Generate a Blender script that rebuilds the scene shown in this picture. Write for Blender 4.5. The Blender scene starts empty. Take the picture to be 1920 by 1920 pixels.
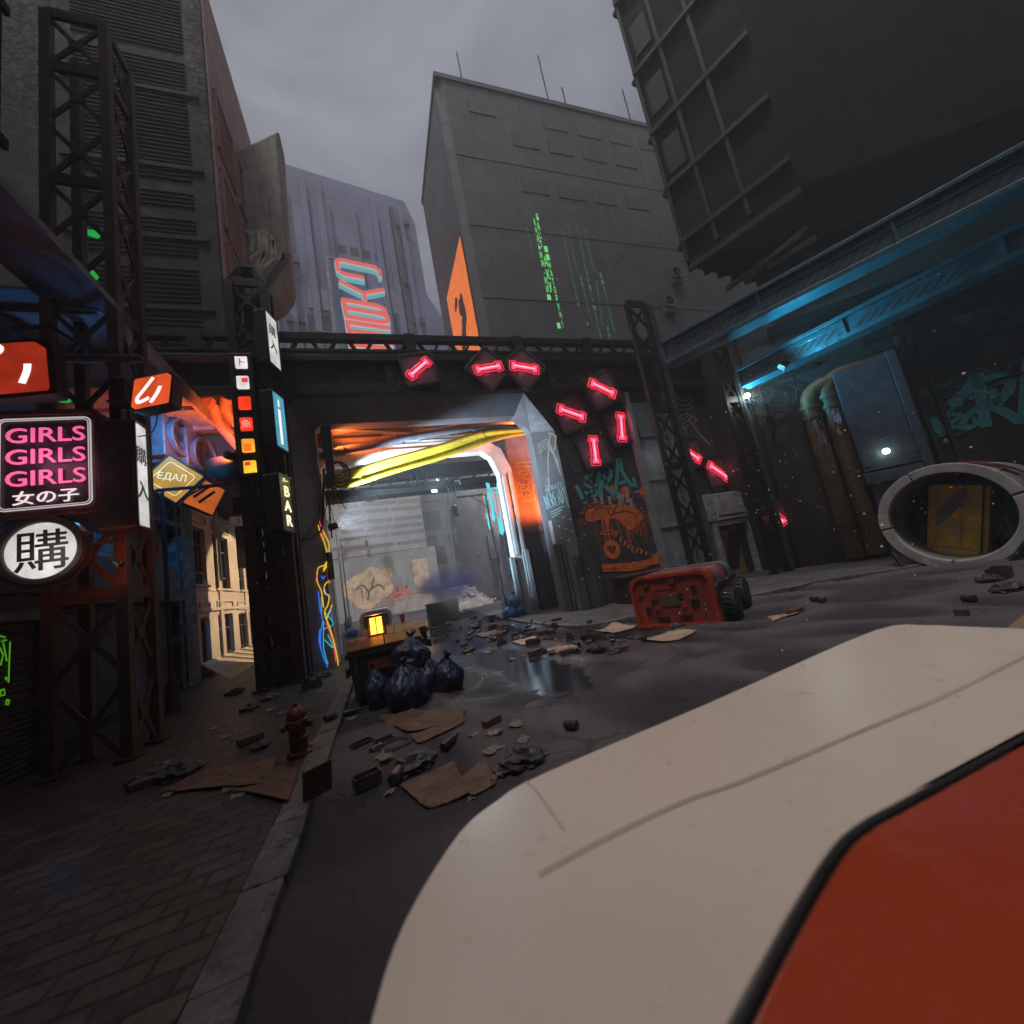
import bpy, bmesh, math, random
from mathutils import Vector as V, Matrix, noise
rnd = random.Random(11)
C = bpy.context.scene.collection
SC = bpy.context.scene
rad = math.radians

# ---------------------------------------------------------------- camera solve (rolled, wide lens)
H = 2.2
_th = rad(10.5); _h = 110.6; _a1 = -264.5
FPX = math.sqrt(4943.0 * _h)
_u = V((math.cos(_th), -math.sin(_th))); _d = V((math.sin(_th), math.cos(_th)))
_a2 = -(FPX * FPX + _h * _h) / _a1
def _n3(a):
    p = _u * a + _d * _h
    return V((p.x, p.y, FPX)).normalized()
CY = _n3(_a1); CX = _n3(_a2); CZ = CX.cross(CY)
CZ = -CZ if CZ.y > 0 else CZ
MC = Matrix((CX, CY, CZ))
EYE = V((0, 0, H))
def ray(px, py): return MC @ V((px - 960.0, py - 960.0, FPX))
def PG(px, py, z=0.0):
    d = ray(px, py); return EYE + d * ((z - H) / d.z)
def PY(px, py, y):
    d = ray(px, py); return EYE + d * (y / d.y)
def PX(px, py, x):
    d = ray(px, py); return EYE + d * (x / d.x)
def PP(px, py, o, n):
    d = ray(px, py); return EYE + d * ((V(o) - EYE).dot(n) / d.dot(n))

# ---------------------------------------------------------------- frames and mesh builder
X3, Y3, Z3 = V((1, 0, 0)), V((0, 1, 0)), V((0, 0, 1))
class Fr:
    def __init__(s, o, u, v=Z3):
        s.o = V(o); s.u = V(u).normalized(); s.v = V(v).normalized(); s.n = s.u.cross(s.v).normalized()
    def p(s, a, b, c=0.0): return s.o + s.u * a + s.v * b + s.n * c
    def inv(s, w):
        d = w - s.o; return (d.dot(s.u), d.dot(s.v))
    def spin(s, a):
        return Fr(s.o, s.u * math.cos(a) + s.v * math.sin(a), s.v * math.cos(a) - s.u * math.sin(a))
    def at(s, a, b, c=0.0): return Fr(s.p(a, b, c), s.u, s.v)
def FW(o): return Fr(o, X3)            # faces the camera side (-Y)
def FL(o): return Fr(o, Y3)            # faces +X
def FR(o): return Fr(o, -Y3)           # faces -X
ORG = {}
class MB:
    def __init__(s): s.v = []; s.f = []; s.m = []; s.sm = []
    def add(s, vs, fs, mi=0, smooth=False):
        b = len(s.v); s.v.extend(V(x) for x in vs)
        for f in fs:
            s.f.append([b + i for i in f]); s.m.append(mi); s.sm.append(smooth)
        return s
    def fbox(s, fr, u0, u1, v0, v1, n0, n1, mi=0):
        vs = [fr.p(a, b, c) for c in (n0, n1) for b in (v0, v1) for a in (u0, u1)]
        return s.add(vs, [(0, 2, 3, 1), (4, 5, 7, 6), (0, 1, 5, 4), (2, 6, 7, 3), (0, 4, 6, 2), (1, 3, 7, 5)], mi)
    def box(s, x0, x1, y0, y1, z0, z1, mi=0):
        return s.fbox(Fr((0, 0, 0), X3, Y3), x0, x1, y0, y1, z0, z1, mi)
    def bar(s, p, q, w, h=None, up=Z3, mi=0):
        h = h or w; p = V(p); q = V(q); d = q - p; L = d.length
        if L < 1e-6: return s
        d.normalize(); up = V(up)
        if abs(d.dot(up)) > .98: up = X3 if abs(d.x) < .9 else Y3
        a = d.cross(up).normalized(); b = a.cross(d).normalized()
        vs = [o + a * i * w / 2 + b * j * h / 2 for o in (p, q) for (i, j) in ((-1, -1), (1, -1), (1, 1), (-1, 1))]
        return s.add(vs, [(3, 2, 1, 0), (4, 5, 6, 7), (0, 1, 5, 4), (1, 2, 6, 5), (2, 3, 7, 6), (3, 0, 4, 7)], mi)
    def tube(s, pts, r, n=8, caps=True, mi=0, closed=False):
        pts = [V(p) for p in pts]; k = len(pts); rs = r if isinstance(r, (list, tuple)) else [r] * k
        vs = []; a = None
        for i, p in enumerate(pts):
            if closed: t = pts[(i + 1) % k] - pts[i - 1]
            else: t = pts[min(i + 1, k - 1)] - pts[max(i - 1, 0)]
            t = t.normalized() if t.length > 1e-9 else Z3
            if a is None: a = t.cross(Z3 if abs(t.z) < .9 else X3).normalized()
            else:
                a = a - t * a.dot(t)
                a = a.normalized() if a.length > 1e-6 else t.cross(Z3 if abs(t.z) < .9 else X3).normalized()
            b = t.cross(a)
            vs += [p + (a * math.cos(6.28318 * j / n) + b * math.sin(6.28318 * j / n)) * rs[i] for j in range(n)]
        fs = []
        for i in range(k if closed else k - 1):
            i2 = (i + 1) % k
            for j in range(n):
                j2 = (j + 1) % n; fs.append((i * n + j, i * n + j2, i2 * n + j2, i2 * n + j))
        s.add(vs, fs, mi, True)
        if caps and not closed:
            b = len(s.v) - k * n
            s.f.append([b + j for j in range(n)][::-1]); s.m.append(mi); s.sm.append(False)
            s.f.append([b + (k - 1) * n + j for j in range(n)]); s.m.append(mi); s.sm.append(False)
        return s
    def prism(s, fr, poly, n0, n1, mi=0):
        k = len(poly); vs = [fr.p(a, b, n0) for a, b in poly] + [fr.p(a, b, n1) for a, b in poly]
        ar = sum(poly[i][0] * poly[(i + 1) % k][1] - poly[(i + 1) % k][0] * poly[i][1] for i in range(k))
        o = list(range(k)) if ar > 0 else list(range(k))[::-1]
        fs = [o[::-1], [k + i for i in o]] + [[o[i], o[(i + 1) % k], k + o[(i + 1) % k], k + o[i]] for i in range(k)]
        return s.add(vs, fs, mi)
    def ring(s, fr, outer, inner, n0, n1, mi=0):
        k = len(outer)
        vs = [fr.p(a, b, c) for c in (n0, n1) for L in (outer, inner) for a, b in L]
        fs = []
        for i in range(k):
            j = (i + 1) % k
            fs += [(2 * k + i, 2 * k + j, 3 * k + j, 3 * k + i), (j, i, k + i, k + j), (i, j, 2 * k + j, 2 * k + i), (k + j, k + i, 3 * k + i, 3 * k + j)]
        return s.add(vs, fs, mi)
    def stroke(s, fr, pts, w, n0=.004, n1=.007, mi=0, taper=None):
        k = len(pts); L = []; Rr = []
        for i in range(k):
            a = pts[max(i - 1, 0)]; b = pts[min(i + 1, k - 1)]
            dx, dy = b[0] - a[0], b[1] - a[1]; l = math.hypot(dx, dy) or 1
            ww = w * (taper[i] if taper else 1) / 2
            L.append((pts[i][0] - dy / l * ww, pts[i][1] + dx / l * ww)); Rr.append((pts[i][0] + dy / l * ww, pts[i][1] - dx / l * ww))
        vs = [fr.p(a, b, n1) for a, b in L] + [fr.p(a, b, n1) for a, b in Rr]
        return s.add(vs, [(k + i, k + i + 1, i + 1, i) for i in range(k - 1)], mi)
    def disc(s, fr, a, b, r, n1=.006, k=14, mi=0, jit=0, ry=None):
        ry = ry or r
        return s.add([fr.p(a + math.cos(6.2832 * i / k) * r * (1 + jit * rnd.uniform(-1, 1)), b + math.sin(6.2832 * i / k) * ry * (1 + jit * rnd.uniform(-1, 1)), n1) for i in range(k)], [list(range(k))], mi)
    def lathe(s, c, prof, n=16, axis=None, mi=0, smooth=True):
        fr = axis or Fr(c, X3, Y3); k = len(prof)
        vs = [fr.p(math.cos(6.28318 * j / n) * r, math.sin(6.28318 * j / n) * r, z) for r, z in prof for j in range(n)]
        fs = [(i * n + j, i * n + (j + 1) % n, (i + 1) * n + (j + 1) % n, (i + 1) * n + j) for i in range(k - 1) for j in range(n)]
        s.add(vs, fs, mi, smooth)
        b = len(s.v) - k * n
        if prof[0][0] > 1e-4: s.f.append([b + j for j in range(n)][::-1]); s.m.append(mi); s.sm.append(False)
        if prof[-1][0] > 1e-4: s.f.append([b + (k - 1) * n + j for j in range(n)]); s.m.append(mi); s.sm.append(False)
        return s
    def text(s, fr, txt, size, n0=.003, ext=.002, bold=0.0, sx=1.0, shear=0.0, mi=0, center=True):
        cu = bpy.data.curves.new('t', 'FONT'); cu.body = txt; cu.size = 1.0; cu.offset = bold; cu.extrude = ext / max(size, 1e-6)
        cu.align_x = 'CENTER' if center else 'LEFT'; cu.shear = shear; cu.resolution_u = 3
        o = bpy.data.objects.new('t', cu); C.objects.link(o)
        dg = bpy.context.evaluated_depsgraph_get(); me = o.evaluated_get(dg).to_mesh()
        vs = [fr.p(v.co.x * size * sx, v.co.y * size, n0 + v.co.z * size + ext) for v in me.vertices]
        s.add(vs, [list(p.vertices) for p in me.polygons], mi)
        o.evaluated_get(dg).to_mesh_clear(); bpy.data.objects.remove(o); bpy.data.curves.remove(cu)
        return s
    def build(s, name, mat, parent=None, bevel=0, bseg=2, sharp=35, label=None):
        me = bpy.data.meshes.new(name)
        o0 = ORG.get(parent.name, V((0, 0, 0))) if parent else V((0, 0, 0))
        me.from_pydata([tuple(v - o0) for v in s.v], [], s.f); me.update()
        ob = bpy.data.objects.new(name, me); C.objects.link(ob)
        for m in (mat if isinstance(mat, (list, tuple)) else [mat]): me.materials.append(m)
        me.polygons.foreach_set('material_index', s.m)
        me.polygons.foreach_set('use_smooth', s.sm)
        if any(s.sm): me.set_sharp_from_angle(angle=rad(sharp))
        if parent: ob.parent = parent
        ORG[ob.name] = o0
        if bevel:
            b = ob.modifiers.new('b', 'BEVEL'); b.width = bevel; b.segments = bseg; b.limit_method = 'ANGLE'; b.angle_limit = rad(40)
            b.harden_normals = False
        if label: ob['label'] = label
        return ob
def thing(name, label, cat, loc=(0, 0, 0), group=None):
    o = bpy.data.objects.new(name, None); C.objects.link(o); o.empty_display_size = .2
    o.location = loc; o['label'] = label; o['category'] = cat
    if group: o['group'] = group
    ORG[o.name] = V(loc); return o
def tag(o, label, cat, group=None):
    o['label'] = label; o['category'] = cat
    if group: o['group'] = group
    return o
def setting(o, kind='structure'): o['kind'] = kind; return o
def recenter(o, c):
    c = V(c); o.data.transform(Matrix.Translation(-c)); o.location = c; ORG[o.name] = c; return o
def dup(root, loc, rotz=0.0, label=None, scale=1.0, rot=None):
    def cp(o, par):
        c = o.copy(); C.objects.link(c)
        if par: c.parent = par
        for ch in list(o.children): cp(ch, c)
        return c
    r = cp(root, None); r.location = loc
    r.rotation_euler = rot if rot else (0, 0, rotz); r.scale = (scale,) * 3
    if label: r['label'] = label
    return r

# ---------------------------------------------------------------- materials
def nt(m):
    m.use_nodes = True; t = m.node_tree; t.nodes.clear(); return t
def nd(t, ty, **k):
    n = t.nodes.new(ty)
    for a, b in k.items():
        if a.startswith('i_'):
            key = a[2:]; n.inputs[int(key) if key.isdigit() else key.replace('_', ' ')].default_value = b
        else: setattr(n, a, b)
    return n
def mixc(t, fac, a, b, bt='MIX'):
    n = nd(t, 'ShaderNodeMix', data_type='RGBA', blend_type=bt)
    for s, x in ((0, fac), (6, a), (7, b)):
        if hasattr(x, 'is_output'): t.links.new(x, n.inputs[s])
        else: n.inputs[s].default_value = x if s == 0 else (*x, 1)
    return n.outputs[2]
def mth(t, op, a, b=0.0, clamp=False):
    n = nd(t, 'ShaderNodeMath', operation=op, use_clamp=clamp)
    for s, x in ((0, a), (1, b)):
        if hasattr(x, 'is_output'): t.links.new(x, n.inputs[s])
        else: n.inputs[s].default_value = x
    return n.outputs[0]
def ramp(t, fac, lo, hi):
    n = nd(t, 'ShaderNodeMapRange', interpolation_type='SMOOTHSTEP')
    n.inputs[1].default_value = lo; n.inputs[2].default_value = hi
    t.links.new(fac, n.inputs[0]); return n.outputs[0]
def nz(t, vec, scale, detail=6, rough=.6, dist=0.0):
    n = nd(t, 'ShaderNodeTexNoise'); n.inputs['Scale'].default_value = scale; n.inputs['Detail'].default_value = detail
    n.inputs['Roughness'].default_value = rough; n.inputs['Distortion'].default_value = dist
    t.links.new(vec, n.inputs['Vector']); return n.outputs['Fac']
def mapv(t, vec, sc=(1, 1, 1), loc=(0, 0, 0)):
    n = nd(t, 'ShaderNodeMapping'); n.inputs['Scale'].default_value = sc; n.inputs['Location'].default_value = loc
    t.links.new(vec, n.inputs['Vector']); return n.outputs[0]
MATS = {}
def mat(name, col, rough=.6, metal=0.0, var=.35, scale=1.6, col2=None, amt2=.5, bump=.15, bscale=30, streak=.35, scol=None, rvar=.2, spec=.5, coat=0.0, obj=False):
    """weathered surface: large blotches, rain streaks, fine grain; col2 = second colour in patches (rust, worn paint)"""
    if name in MATS: return MATS[name]
    m = bpy.data.materials.new(name); t = nt(m)
    out = nd(t, 'ShaderNodeOutputMaterial'); p = nd(t, 'ShaderNodeBsdfPrincipled')
    t.links.new(p.outputs[0], out.inputs[0])
    pos = nd(t, 'ShaderNodeTexCoord').outputs['Object'] if obj else nd(t, 'ShaderNodeNewGeometry').outputs['Position']
    n1 = nz(t, pos, scale, 8, .65); n2 = nz(t, pos, scale * 9, 5, .7)
    lo = tuple(c * (1 - var) for c in col); hi = tuple(min(1, c * (1 + var)) for c in col)
    c = mixc(t, ramp(t, n1, .3, .7), lo, hi)
    c = mixc(t, mth(t, 'MULTIPLY', ramp(t, n2, .45, .75), var * .8), c, tuple(x * .55 for x in col))
    if streak:
        sv = nz(t, mapv(t, pos, (7, 7, .35)), 1.3, 6, .6)
        c = mixc(t, mth(t, 'MULTIPLY', ramp(t, sv, .5, .72), streak), c, scol or tuple(x * .35 for x in col))
    if col2:
        n3 = nz(t, mapv(t, pos, (1, 1, 1), (5, 3, 9)), scale * 2.3, 9, .7, .4)
        c = mixc(t, ramp(t, n3, .62 - amt2 * .25, .68 - amt2 * .2), c, col2)
    t.links.new(c, p.inputs['Base Color'])
    r = nd(t, 'ShaderNodeMapRange'); t.links.new(n2, r.inputs[0]); r.inputs[1].default_value = .3; r.inputs[2].default_value = .7
    r.inputs[3].default_value = max(.03, rough - rvar); r.inputs[4].default_value = min(1, rough + rvar)
    t.links.new(r.outputs[0], p.inputs['Roughness'])
    p.inputs['Metallic'].default_value = metal; p.inputs['Specular IOR Level'].default_value = spec
    if coat: p.inputs['Coat Weight'].default_value = coat; p.inputs['Coat Roughness'].default_value = .15
    if bump:
        b = nd(t, 'ShaderNodeBump'); b.inputs['Strength'].default_value = bump; b.inputs['Distance'].default_value = .02
        nb = nz(t, pos, bscale, 6, .7); t.links.new(nb, b.inputs['Height']); t.links.new(b.outputs[0], p.inputs['Normal'])
    MATS[name] = m; return m
def glow(name, col, s, base=None):
    if name in MATS: return MATS[name]
    m = bpy.data.materials.new(name); t = nt(m)
    out = nd(t, 'ShaderNodeOutputMaterial'); p = nd(t, 'ShaderNodeBsdfPrincipled'); t.links.new(p.outputs[0], out.inputs[0])
    p.inputs['Base Color'].default_value = (*(base or tuple(c * .6 for c in col)), 1); p.inputs['Roughness'].default_value = .35
    p.inputs['Emission Color'].default_value = (*col, 1); p.inputs['Emission Strength'].default_value = s
    MATS[name] = m; return m
def glowpanel(name, col, s, dirt=.35):
    """backlit acrylic with uneven tubes behind and grime on the face"""
    if name in MATS: return MATS[name]
    m = glow(name, col, s, tuple(c * .22 for c in col)); t = m.node_tree; p = [n for n in t.nodes if n.type == 'BSDF_PRINCIPLED'][0]
    pos = nd(t, 'ShaderNodeNewGeometry').outputs['Position']
    a = nz(t, pos, 2.2, 5, .6); b = nz(t, pos, 14, 5, .7)
    k = mth(t, 'MULTIPLY', mth(t, 'ADD', mth(t, 'MULTIPLY', ramp(t, a, .25, .75), .5), .6), mth(t, 'SUBTRACT', 1.0, mth(t, 'MULTIPLY', ramp(t, b, .52, .8), dirt)))
    t.links.new(mth(t, 'MULTIPLY', k, s), p.inputs['Emission Strength']); return m
def lamp(kind, name, loc, energy, col, size=.2, target=None, spot=60, blend=.4):
    l = bpy.data.lights.new(name, kind); l.energy = energy; l.color = col
    o = bpy.data.objects.new(name, l); C.objects.link(o); o.location = loc
    if kind == 'POINT': l.shadow_soft_size = size
    if kind == 'SPOT': l.spot_size = rad(spot); l.spot_blend = blend; l.shadow_soft_size = size
    if kind == 'AREA': l.size = size
    if target is not None: o.rotation_euler = (V(target) - V(loc)).to_track_quat('-Z', 'Y').to_euler()
    return o
def arc(c, r, a0, a1, n=8, fr=None, ry=None):
    ry = ry or r
    return [(c[0] + math.cos(rad(a0 + (a1 - a0) * i / n)) * r, c[1] + math.sin(rad(a0 + (a1 - a0) * i / n)) * ry) for i in range(n + 1)]
def rrect(u0, u1, v0, v1, r, n=4):
    return arc((u1 - r, v0 + r), r, -90, 0, n) + arc((u1 - r, v1 - r), r, 0, 90, n) + arc((u0 + r, v1 - r), r, 90, 180, n) + arc((u0 + r, v0 + r), r, 180, 270, n)
def spline(pts, n=6):
    out = []; k = len(pts)
    for i in range(k - 1):
        p0, p1, p2, p3 = pts[max(i - 1, 0)], pts[i], pts[i + 1], pts[min(i + 2, k - 1)]
        for j in range(n):
            s = j / n
            out.append(tuple(.5 * (2 * p1[a] + (p2[a] - p0[a]) * s + (2 * p0[a] - 5 * p1[a] + 4 * p2[a] - p3[a]) * s * s + (3 * p1[a] - p0[a] - 3 * p2[a] + p3[a]) * s ** 3) for a in range(len(p1))))
    out.append(tuple(pts[-1])); return out
LET = {'A': [[(0, 0), (.3, 1), (.6, 0)], [(.12, .38), (.5, .4)]], 'B': [[(0, 0), (.02, 1), (.4, .85), (.42, .62), (.05, .52), (.5, .4), (.5, .12), (0, 0)]],
       'E': [[(.5, 1), (0, .95), (.02, .03), (.52, 0)], [(0, .5), (.4, .53)]], 'R': [[(0, 0), (0, 1), (.45, .9), (.45, .6), (.03, .5), (.55, 0)]],
       'D': [[(0, 0), (0, 1), (.4, .8), (.5, .4), (.3, .05), (0, 0)]], 'Y': [[(0, 1), (.28, .5), (.55, 1.05)], [(.28, .5), (.2, -.5)]],
       'L': [[(0, 1), (0, 0), (.45, .05)]], 'W': [[(0, 1), (.18, 0), (.35, .7), (.5, 0), (.7, 1)]], 'S': [[(.5, .95), (.1, .85), (.12, .6), (.5, .4), (.42, .1), (0, 0)]],
       'T': [[(0, 1), (.6, 1)], [(.3, 1), (.3, 0)]], 'U': [[(0, 1), (.05, .1), (.4, .1), (.5, 1)]], 'P': [[(0, 0), (0, 1), (.5, .8), (.03, .45)]], 'N': [[(0, 0), (.02, 1), (.48, 0), (.5, 1)]],
       'M': [[(0, 0), (.1, 1), (.35, .4), (.6, 1), (.7, 0)]], 'C': [[(.5, .85), (.15, .95), (0, .5), (.15, .05), (.5, .15)]], 'G': [[(.5, .85), (.1, .9), (0, .4), (.2, 0), (.5, .1), (.5, .45), (.3, .45)]], 'I': [[(.1, 0), (.1, 1)]], 'F': [[(0, 0), (0, 1), (.5, 1)], [(0, .55), (.35, .55)]], 'O': [[(.25, 1), (0, .5), (.25, 0), (.5, .5), (.25, 1)]], 'K': [[(0, 0), (0, 1)], [(.5, 1), (.03, .5), (.5, 0)]]}
def hand(mb, fr, txt, h, w, x=0, y=0, sp=.72, jit=.04, mi=0, n1=.006, xs=1.0):
    for ch in txt:
        if ch != ' ':
            for st in LET[ch]:
                mb.stroke(fr, [(x + (a + rnd.uniform(-jit, jit)) * h * .95 * xs, y + (b + rnd.uniform(-jit, jit)) * h) for a, b in st], w, mi=mi, n1=n1)
        x += sp * h * xs * (.45 if ch in 'I ' else 1.0 if ch not in 'WM' else 1.25)
    return x
def wild(mb, fr, sc, w, mi=0, seed=1, n1=.006):
    """angular brush tag: exclamation mark, slashes and a big looped letter, ending in a second exclamation mark"""
    S = [([(0, 1.2), (.25, .35)], 1.0), ([(.3, .22), (.34, .05)], 1.1),
         ([(.45, .75), (.95, .45), (1.25, .5), (1.15, 1.0), (.7, .5)], .8), ([(.5, 1.25), (1.0, .9), (1.5, 1.2)], .7),
         (spline([(.7, 1.5), (1.3, 1.9), (1.75, 2.4), (1.55, 1.2), (1.45, .3)], 5), 1.1),
         (spline([(1.5, 1.9), (2.1, 2.15), (2.5, 1.8), (2.2, 1.3), (1.75, 1.15), (2.05, .75), (2.35, .2)], 5), 1.0),
         ([(1.95, 1.7), (2.0, 1.0)], .9),
         (spline([(2.4, .1), (2.75, 1.2), (3.2, 2.5), (3.3, 1.6), (3.75, .7)], 5), 1.0), ([(2.7, .95), (3.35, 1.1)], .7),
         ([(3.95, 1.3), (3.95, .65)], 1.0), ([(3.9, .45), (3.92, .3)], 1.2)]
    for pts, k in S:
        mb.stroke(fr, [(a * sc, b * sc) for a, b in pts], w * k, mi=mi, n1=n1)
def scrib(mb, fr, n, wd, ht, w, seed, mi=0, n1=.006):
    q = random.Random(seed)
    for i in range(n):
        a, b = q.uniform(0, wd), q.uniform(0, ht)
        pts = [(a, b)]
        for k in range(q.randint(2, 4)):
            a += q.uniform(-.3, .35) * wd; b += q.uniform(-.35, .3) * ht
            pts.append((min(max(a, 0), wd), min(max(b, 0), ht)))
        mb.stroke(fr, spline(pts, 4), w * q.uniform(.6, 1.2), mi=mi, n1=n1)
def drips(mb, fr, u0, u1, v, L, w, n, seed, mi=0, n1=.006):
    q = random.Random(seed)
    for i in range(n):
        a = q.uniform(u0, u1); vv = v + q.uniform(-.2, .2); l = L * q.uniform(.3, 1)
        mb.stroke(fr, [(a, vv), (a + q.uniform(-.01, .01), vv - l * .6), (a, vv - l)], w * q.uniform(.6, 1.3), mi=mi, n1=n1, taper=[1.4, 1, .8])
def spray(mb, fr, a, b, r, n, seed, mi=0, n1=.0055, core=True):
    q = random.Random(seed)
    if core: mb.disc(fr, a, b, r * .72, n1, 18, mi, .08)
    for i in range(n):
        t = q.uniform(0, 6.283); d = r * (.6 + abs(q.gauss(0, .3)))
        mb.disc(fr, a + math.cos(t) * d, b + math.sin(t) * d, r * q.uniform(.02, .11), n1 + .0004, 6, mi)
def sag(p, q, d, n=10):
    p = V(p); q = V(q); return [p.lerp(q, i / n) - Z3 * d * 4 * (i / n) * (1 - i / n) for i in range(n + 1)]
# ---------------------------------------------------------------- materials used all over
CONC = mat('concrete_dark', (.105, .10, .105), .75, 0, .3, .9, bump=.25, bscale=18, streak=.45)
PANEL = mat('painted_steel_panel', (.075, .072, .078), .55, .1, .35, 1.1, col2=(.12, .085, .07), amt2=.1, bump=.2, bscale=40, streak=.5, spec=.3)
FRAME = mat('portal_concrete', (.12, .119, .135), .6, 0, .25, .8, bump=.15, bscale=25, streak=.35)
STEEL = mat('black_steel', (.02, .02, .022), .5, .3, .4, 3, col2=(.085, .05, .035), amt2=.2, bump=.25, bscale=60, streak=.2, spec=.25)
STEELB = mat('blue_grey_steel', (.085, .095, .115), .45, .35, .4, 2.5, col2=(.05, .035, .03), amt2=.25, bump=.2, bscale=50)
RUST = mat('rusted_steel', (.05, .032, .026), .6, .25, .5, 5, col2=(.10, .045, .028), amt2=.5, bump=.8, bscale=38)
BLK = mat('black_plastic', (.018, .018, .02), .42, 0, .3, 4, bump=.06)
WALLD = mat('dark_wall', (.036, .034, .036), .75, 0, .35, .7, bump=.3, bscale=14, streak=.5, spec=.2)
WHITE = mat('white_painted_steel', (.62, .64, .66), .38, 0, .12, 1.2, bump=.08, bscale=30, streak=.3, scol=(.3, .31, .32))
RUBBER = mat('cable_rubber', (.014, .014, .015), .5, 0, .2, 5, bump=0, streak=0)
RUBR = mat('red_cable_rubber', (.16, .03, .02), .45, 0, .2, 5, bump=0, streak=0)
def facade(name, col, rough, brick=None, axis='x', bw=.6, bh=.3, mort=.012, mcol=None, off=.5):
    """wall with courses or panel joints in the plane of the wall"""
    m = mat(name, col, rough, 0, .3, .9, bump=0, streak=.4)
    t = m.node_tree; p = [n for n in t.nodes if n.type == 'BSDF_PRINCIPLED'][0]
    pos = nd(t, 'ShaderNodeNewGeometry').outputs['Position']; s = nd(t, 'ShaderNodeSeparateXYZ'); t.links.new(pos, s.inputs[0])
    c = nd(t, 'ShaderNodeCombineXYZ'); t.links.new(s.outputs['X' if axis == 'x' else 'Y'], c.inputs[0]); t.links.new(s.outputs['Z' if axis in 'xy' else 'Y'], c.inputs[1])
    if axis == 'g':
        t.links.new(s.outputs['X'], c.inputs[0])
    wob = nd(t, 'ShaderNodeTexNoise'); wob.inputs['Scale'].default_value = 5; t.links.new(pos, wob.inputs['Vector'])
    av = nd(t, 'ShaderNodeVectorMath', operation='SCALE'); t.links.new(wob.outputs['Color'], av.inputs[0]); av.inputs['Scale'].default_value = .03
    ad = nd(t, 'ShaderNodeVectorMath', operation='ADD'); t.links.new(c.outputs[0], ad.inputs[0]); t.links.new(av.outputs[0], ad.inputs[1])
    b = nd(t, 'ShaderNodeTexBrick'); b.offset = off; t.links.new(ad.outputs[0], b.inputs['Vector'])
    b.inputs['Scale'].default_value = 1; b.inputs['Brick Width'].default_value = bw; b.inputs['Row Height'].default_value = bh; b.inputs['Mortar Size'].default_value = mort
    b.inputs['Mortar Smooth'].default_value = .2
    b.inputs['Color1'].default_value = (.55, .55, .56, 1); b.inputs['Color2'].default_value = (1.35, 1.3, 1.25, 1); b.inputs['Mortar'].default_value = (.25, .25, .25, 1)
    old = p.inputs['Base Color'].links[0].from_socket
    t.links.new(mixc(t, 1.0, old, b.outputs['Color'], 'MULTIPLY'), p.inputs['Base Color'])
    n = nz(t, pos, 16, 6, .7)
    hgt = mth(t, 'ADD', mth(t, 'MULTIPLY', n, .35), mth(t, 'SUBTRACT', 1.0, b.outputs['Fac']))
    bm = nd(t, 'ShaderNodeBump'); bm.inputs['Strength'].default_value = .5; bm.inputs['Distance'].default_value = .03
    t.links.new(hgt, bm.inputs['Height']); t.links.new(bm.outputs[0], p.inputs['Normal'])
    return m

# ---------------------------------------------------------------- road: one sheet with sand drifts and puddles
PUD = []
for px, py, rx, ry in ((1014, 1262, .7, 2.0), (935, 1235, .65, 1.6), (860, 1275, .5, .9), (865, 1205, 1.6, 2.8), (950, 1190, .8, 2.2), (800, 1175, 1.2, 6), (1150, 1195, .4, .5)):
    p = PG(px, py); PUD.append((p.x, p.y, rx, ry))
def wet(x, y):
    return max([0.0] + [1 - math.hypot((x - a) / (rx * 1.5), (y - b) / (ry * 1.5)) for a, b, rx, ry in PUD])
def gh(x, y):
    if y > 26 or y < -3 or x > 24 or x < -1.3: return 0.0
    n1 = noise.noise(V((x * .55 + y * .25, y * .38 - x * .12, 3.3))); n2 = noise.noise(V((x * 1.7, y * 1.1 + x * .5, 7.7)))
    rid = (1 - abs(n1) * 2.2); h = .11 * max(0, rid) ** 1.6 + .02 * n2
    k = max(0.0, 1 - 4 * wet(x, y)) * min(1, max(0, (x + .95) / .7)) * min(1, max(0, (25 - y) / 8))
    return h * k
def axis_pts(a, b, fine0, fine1, st, cs):
    L = []; x = a
    while x < b: L.append(x); x += st if fine0 <= x < fine1 else cs
    return L + [b]
xs = axis_pts(-120, 160, -1.2, 18, .14, 6.0); ys = axis_pts(-20, 320, 1.4, 20, .14, 6.0)
mb = MB(); nx = len(xs)
mb.add([(x, y, gh(x, y)) for y in ys for x in xs], [(j * nx + i, j * nx + i + 1, (j + 1) * nx + i + 1, (j + 1) * nx + i) for j in range(len(ys) - 1) for i in range(nx - 1)], 0, True)
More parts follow.
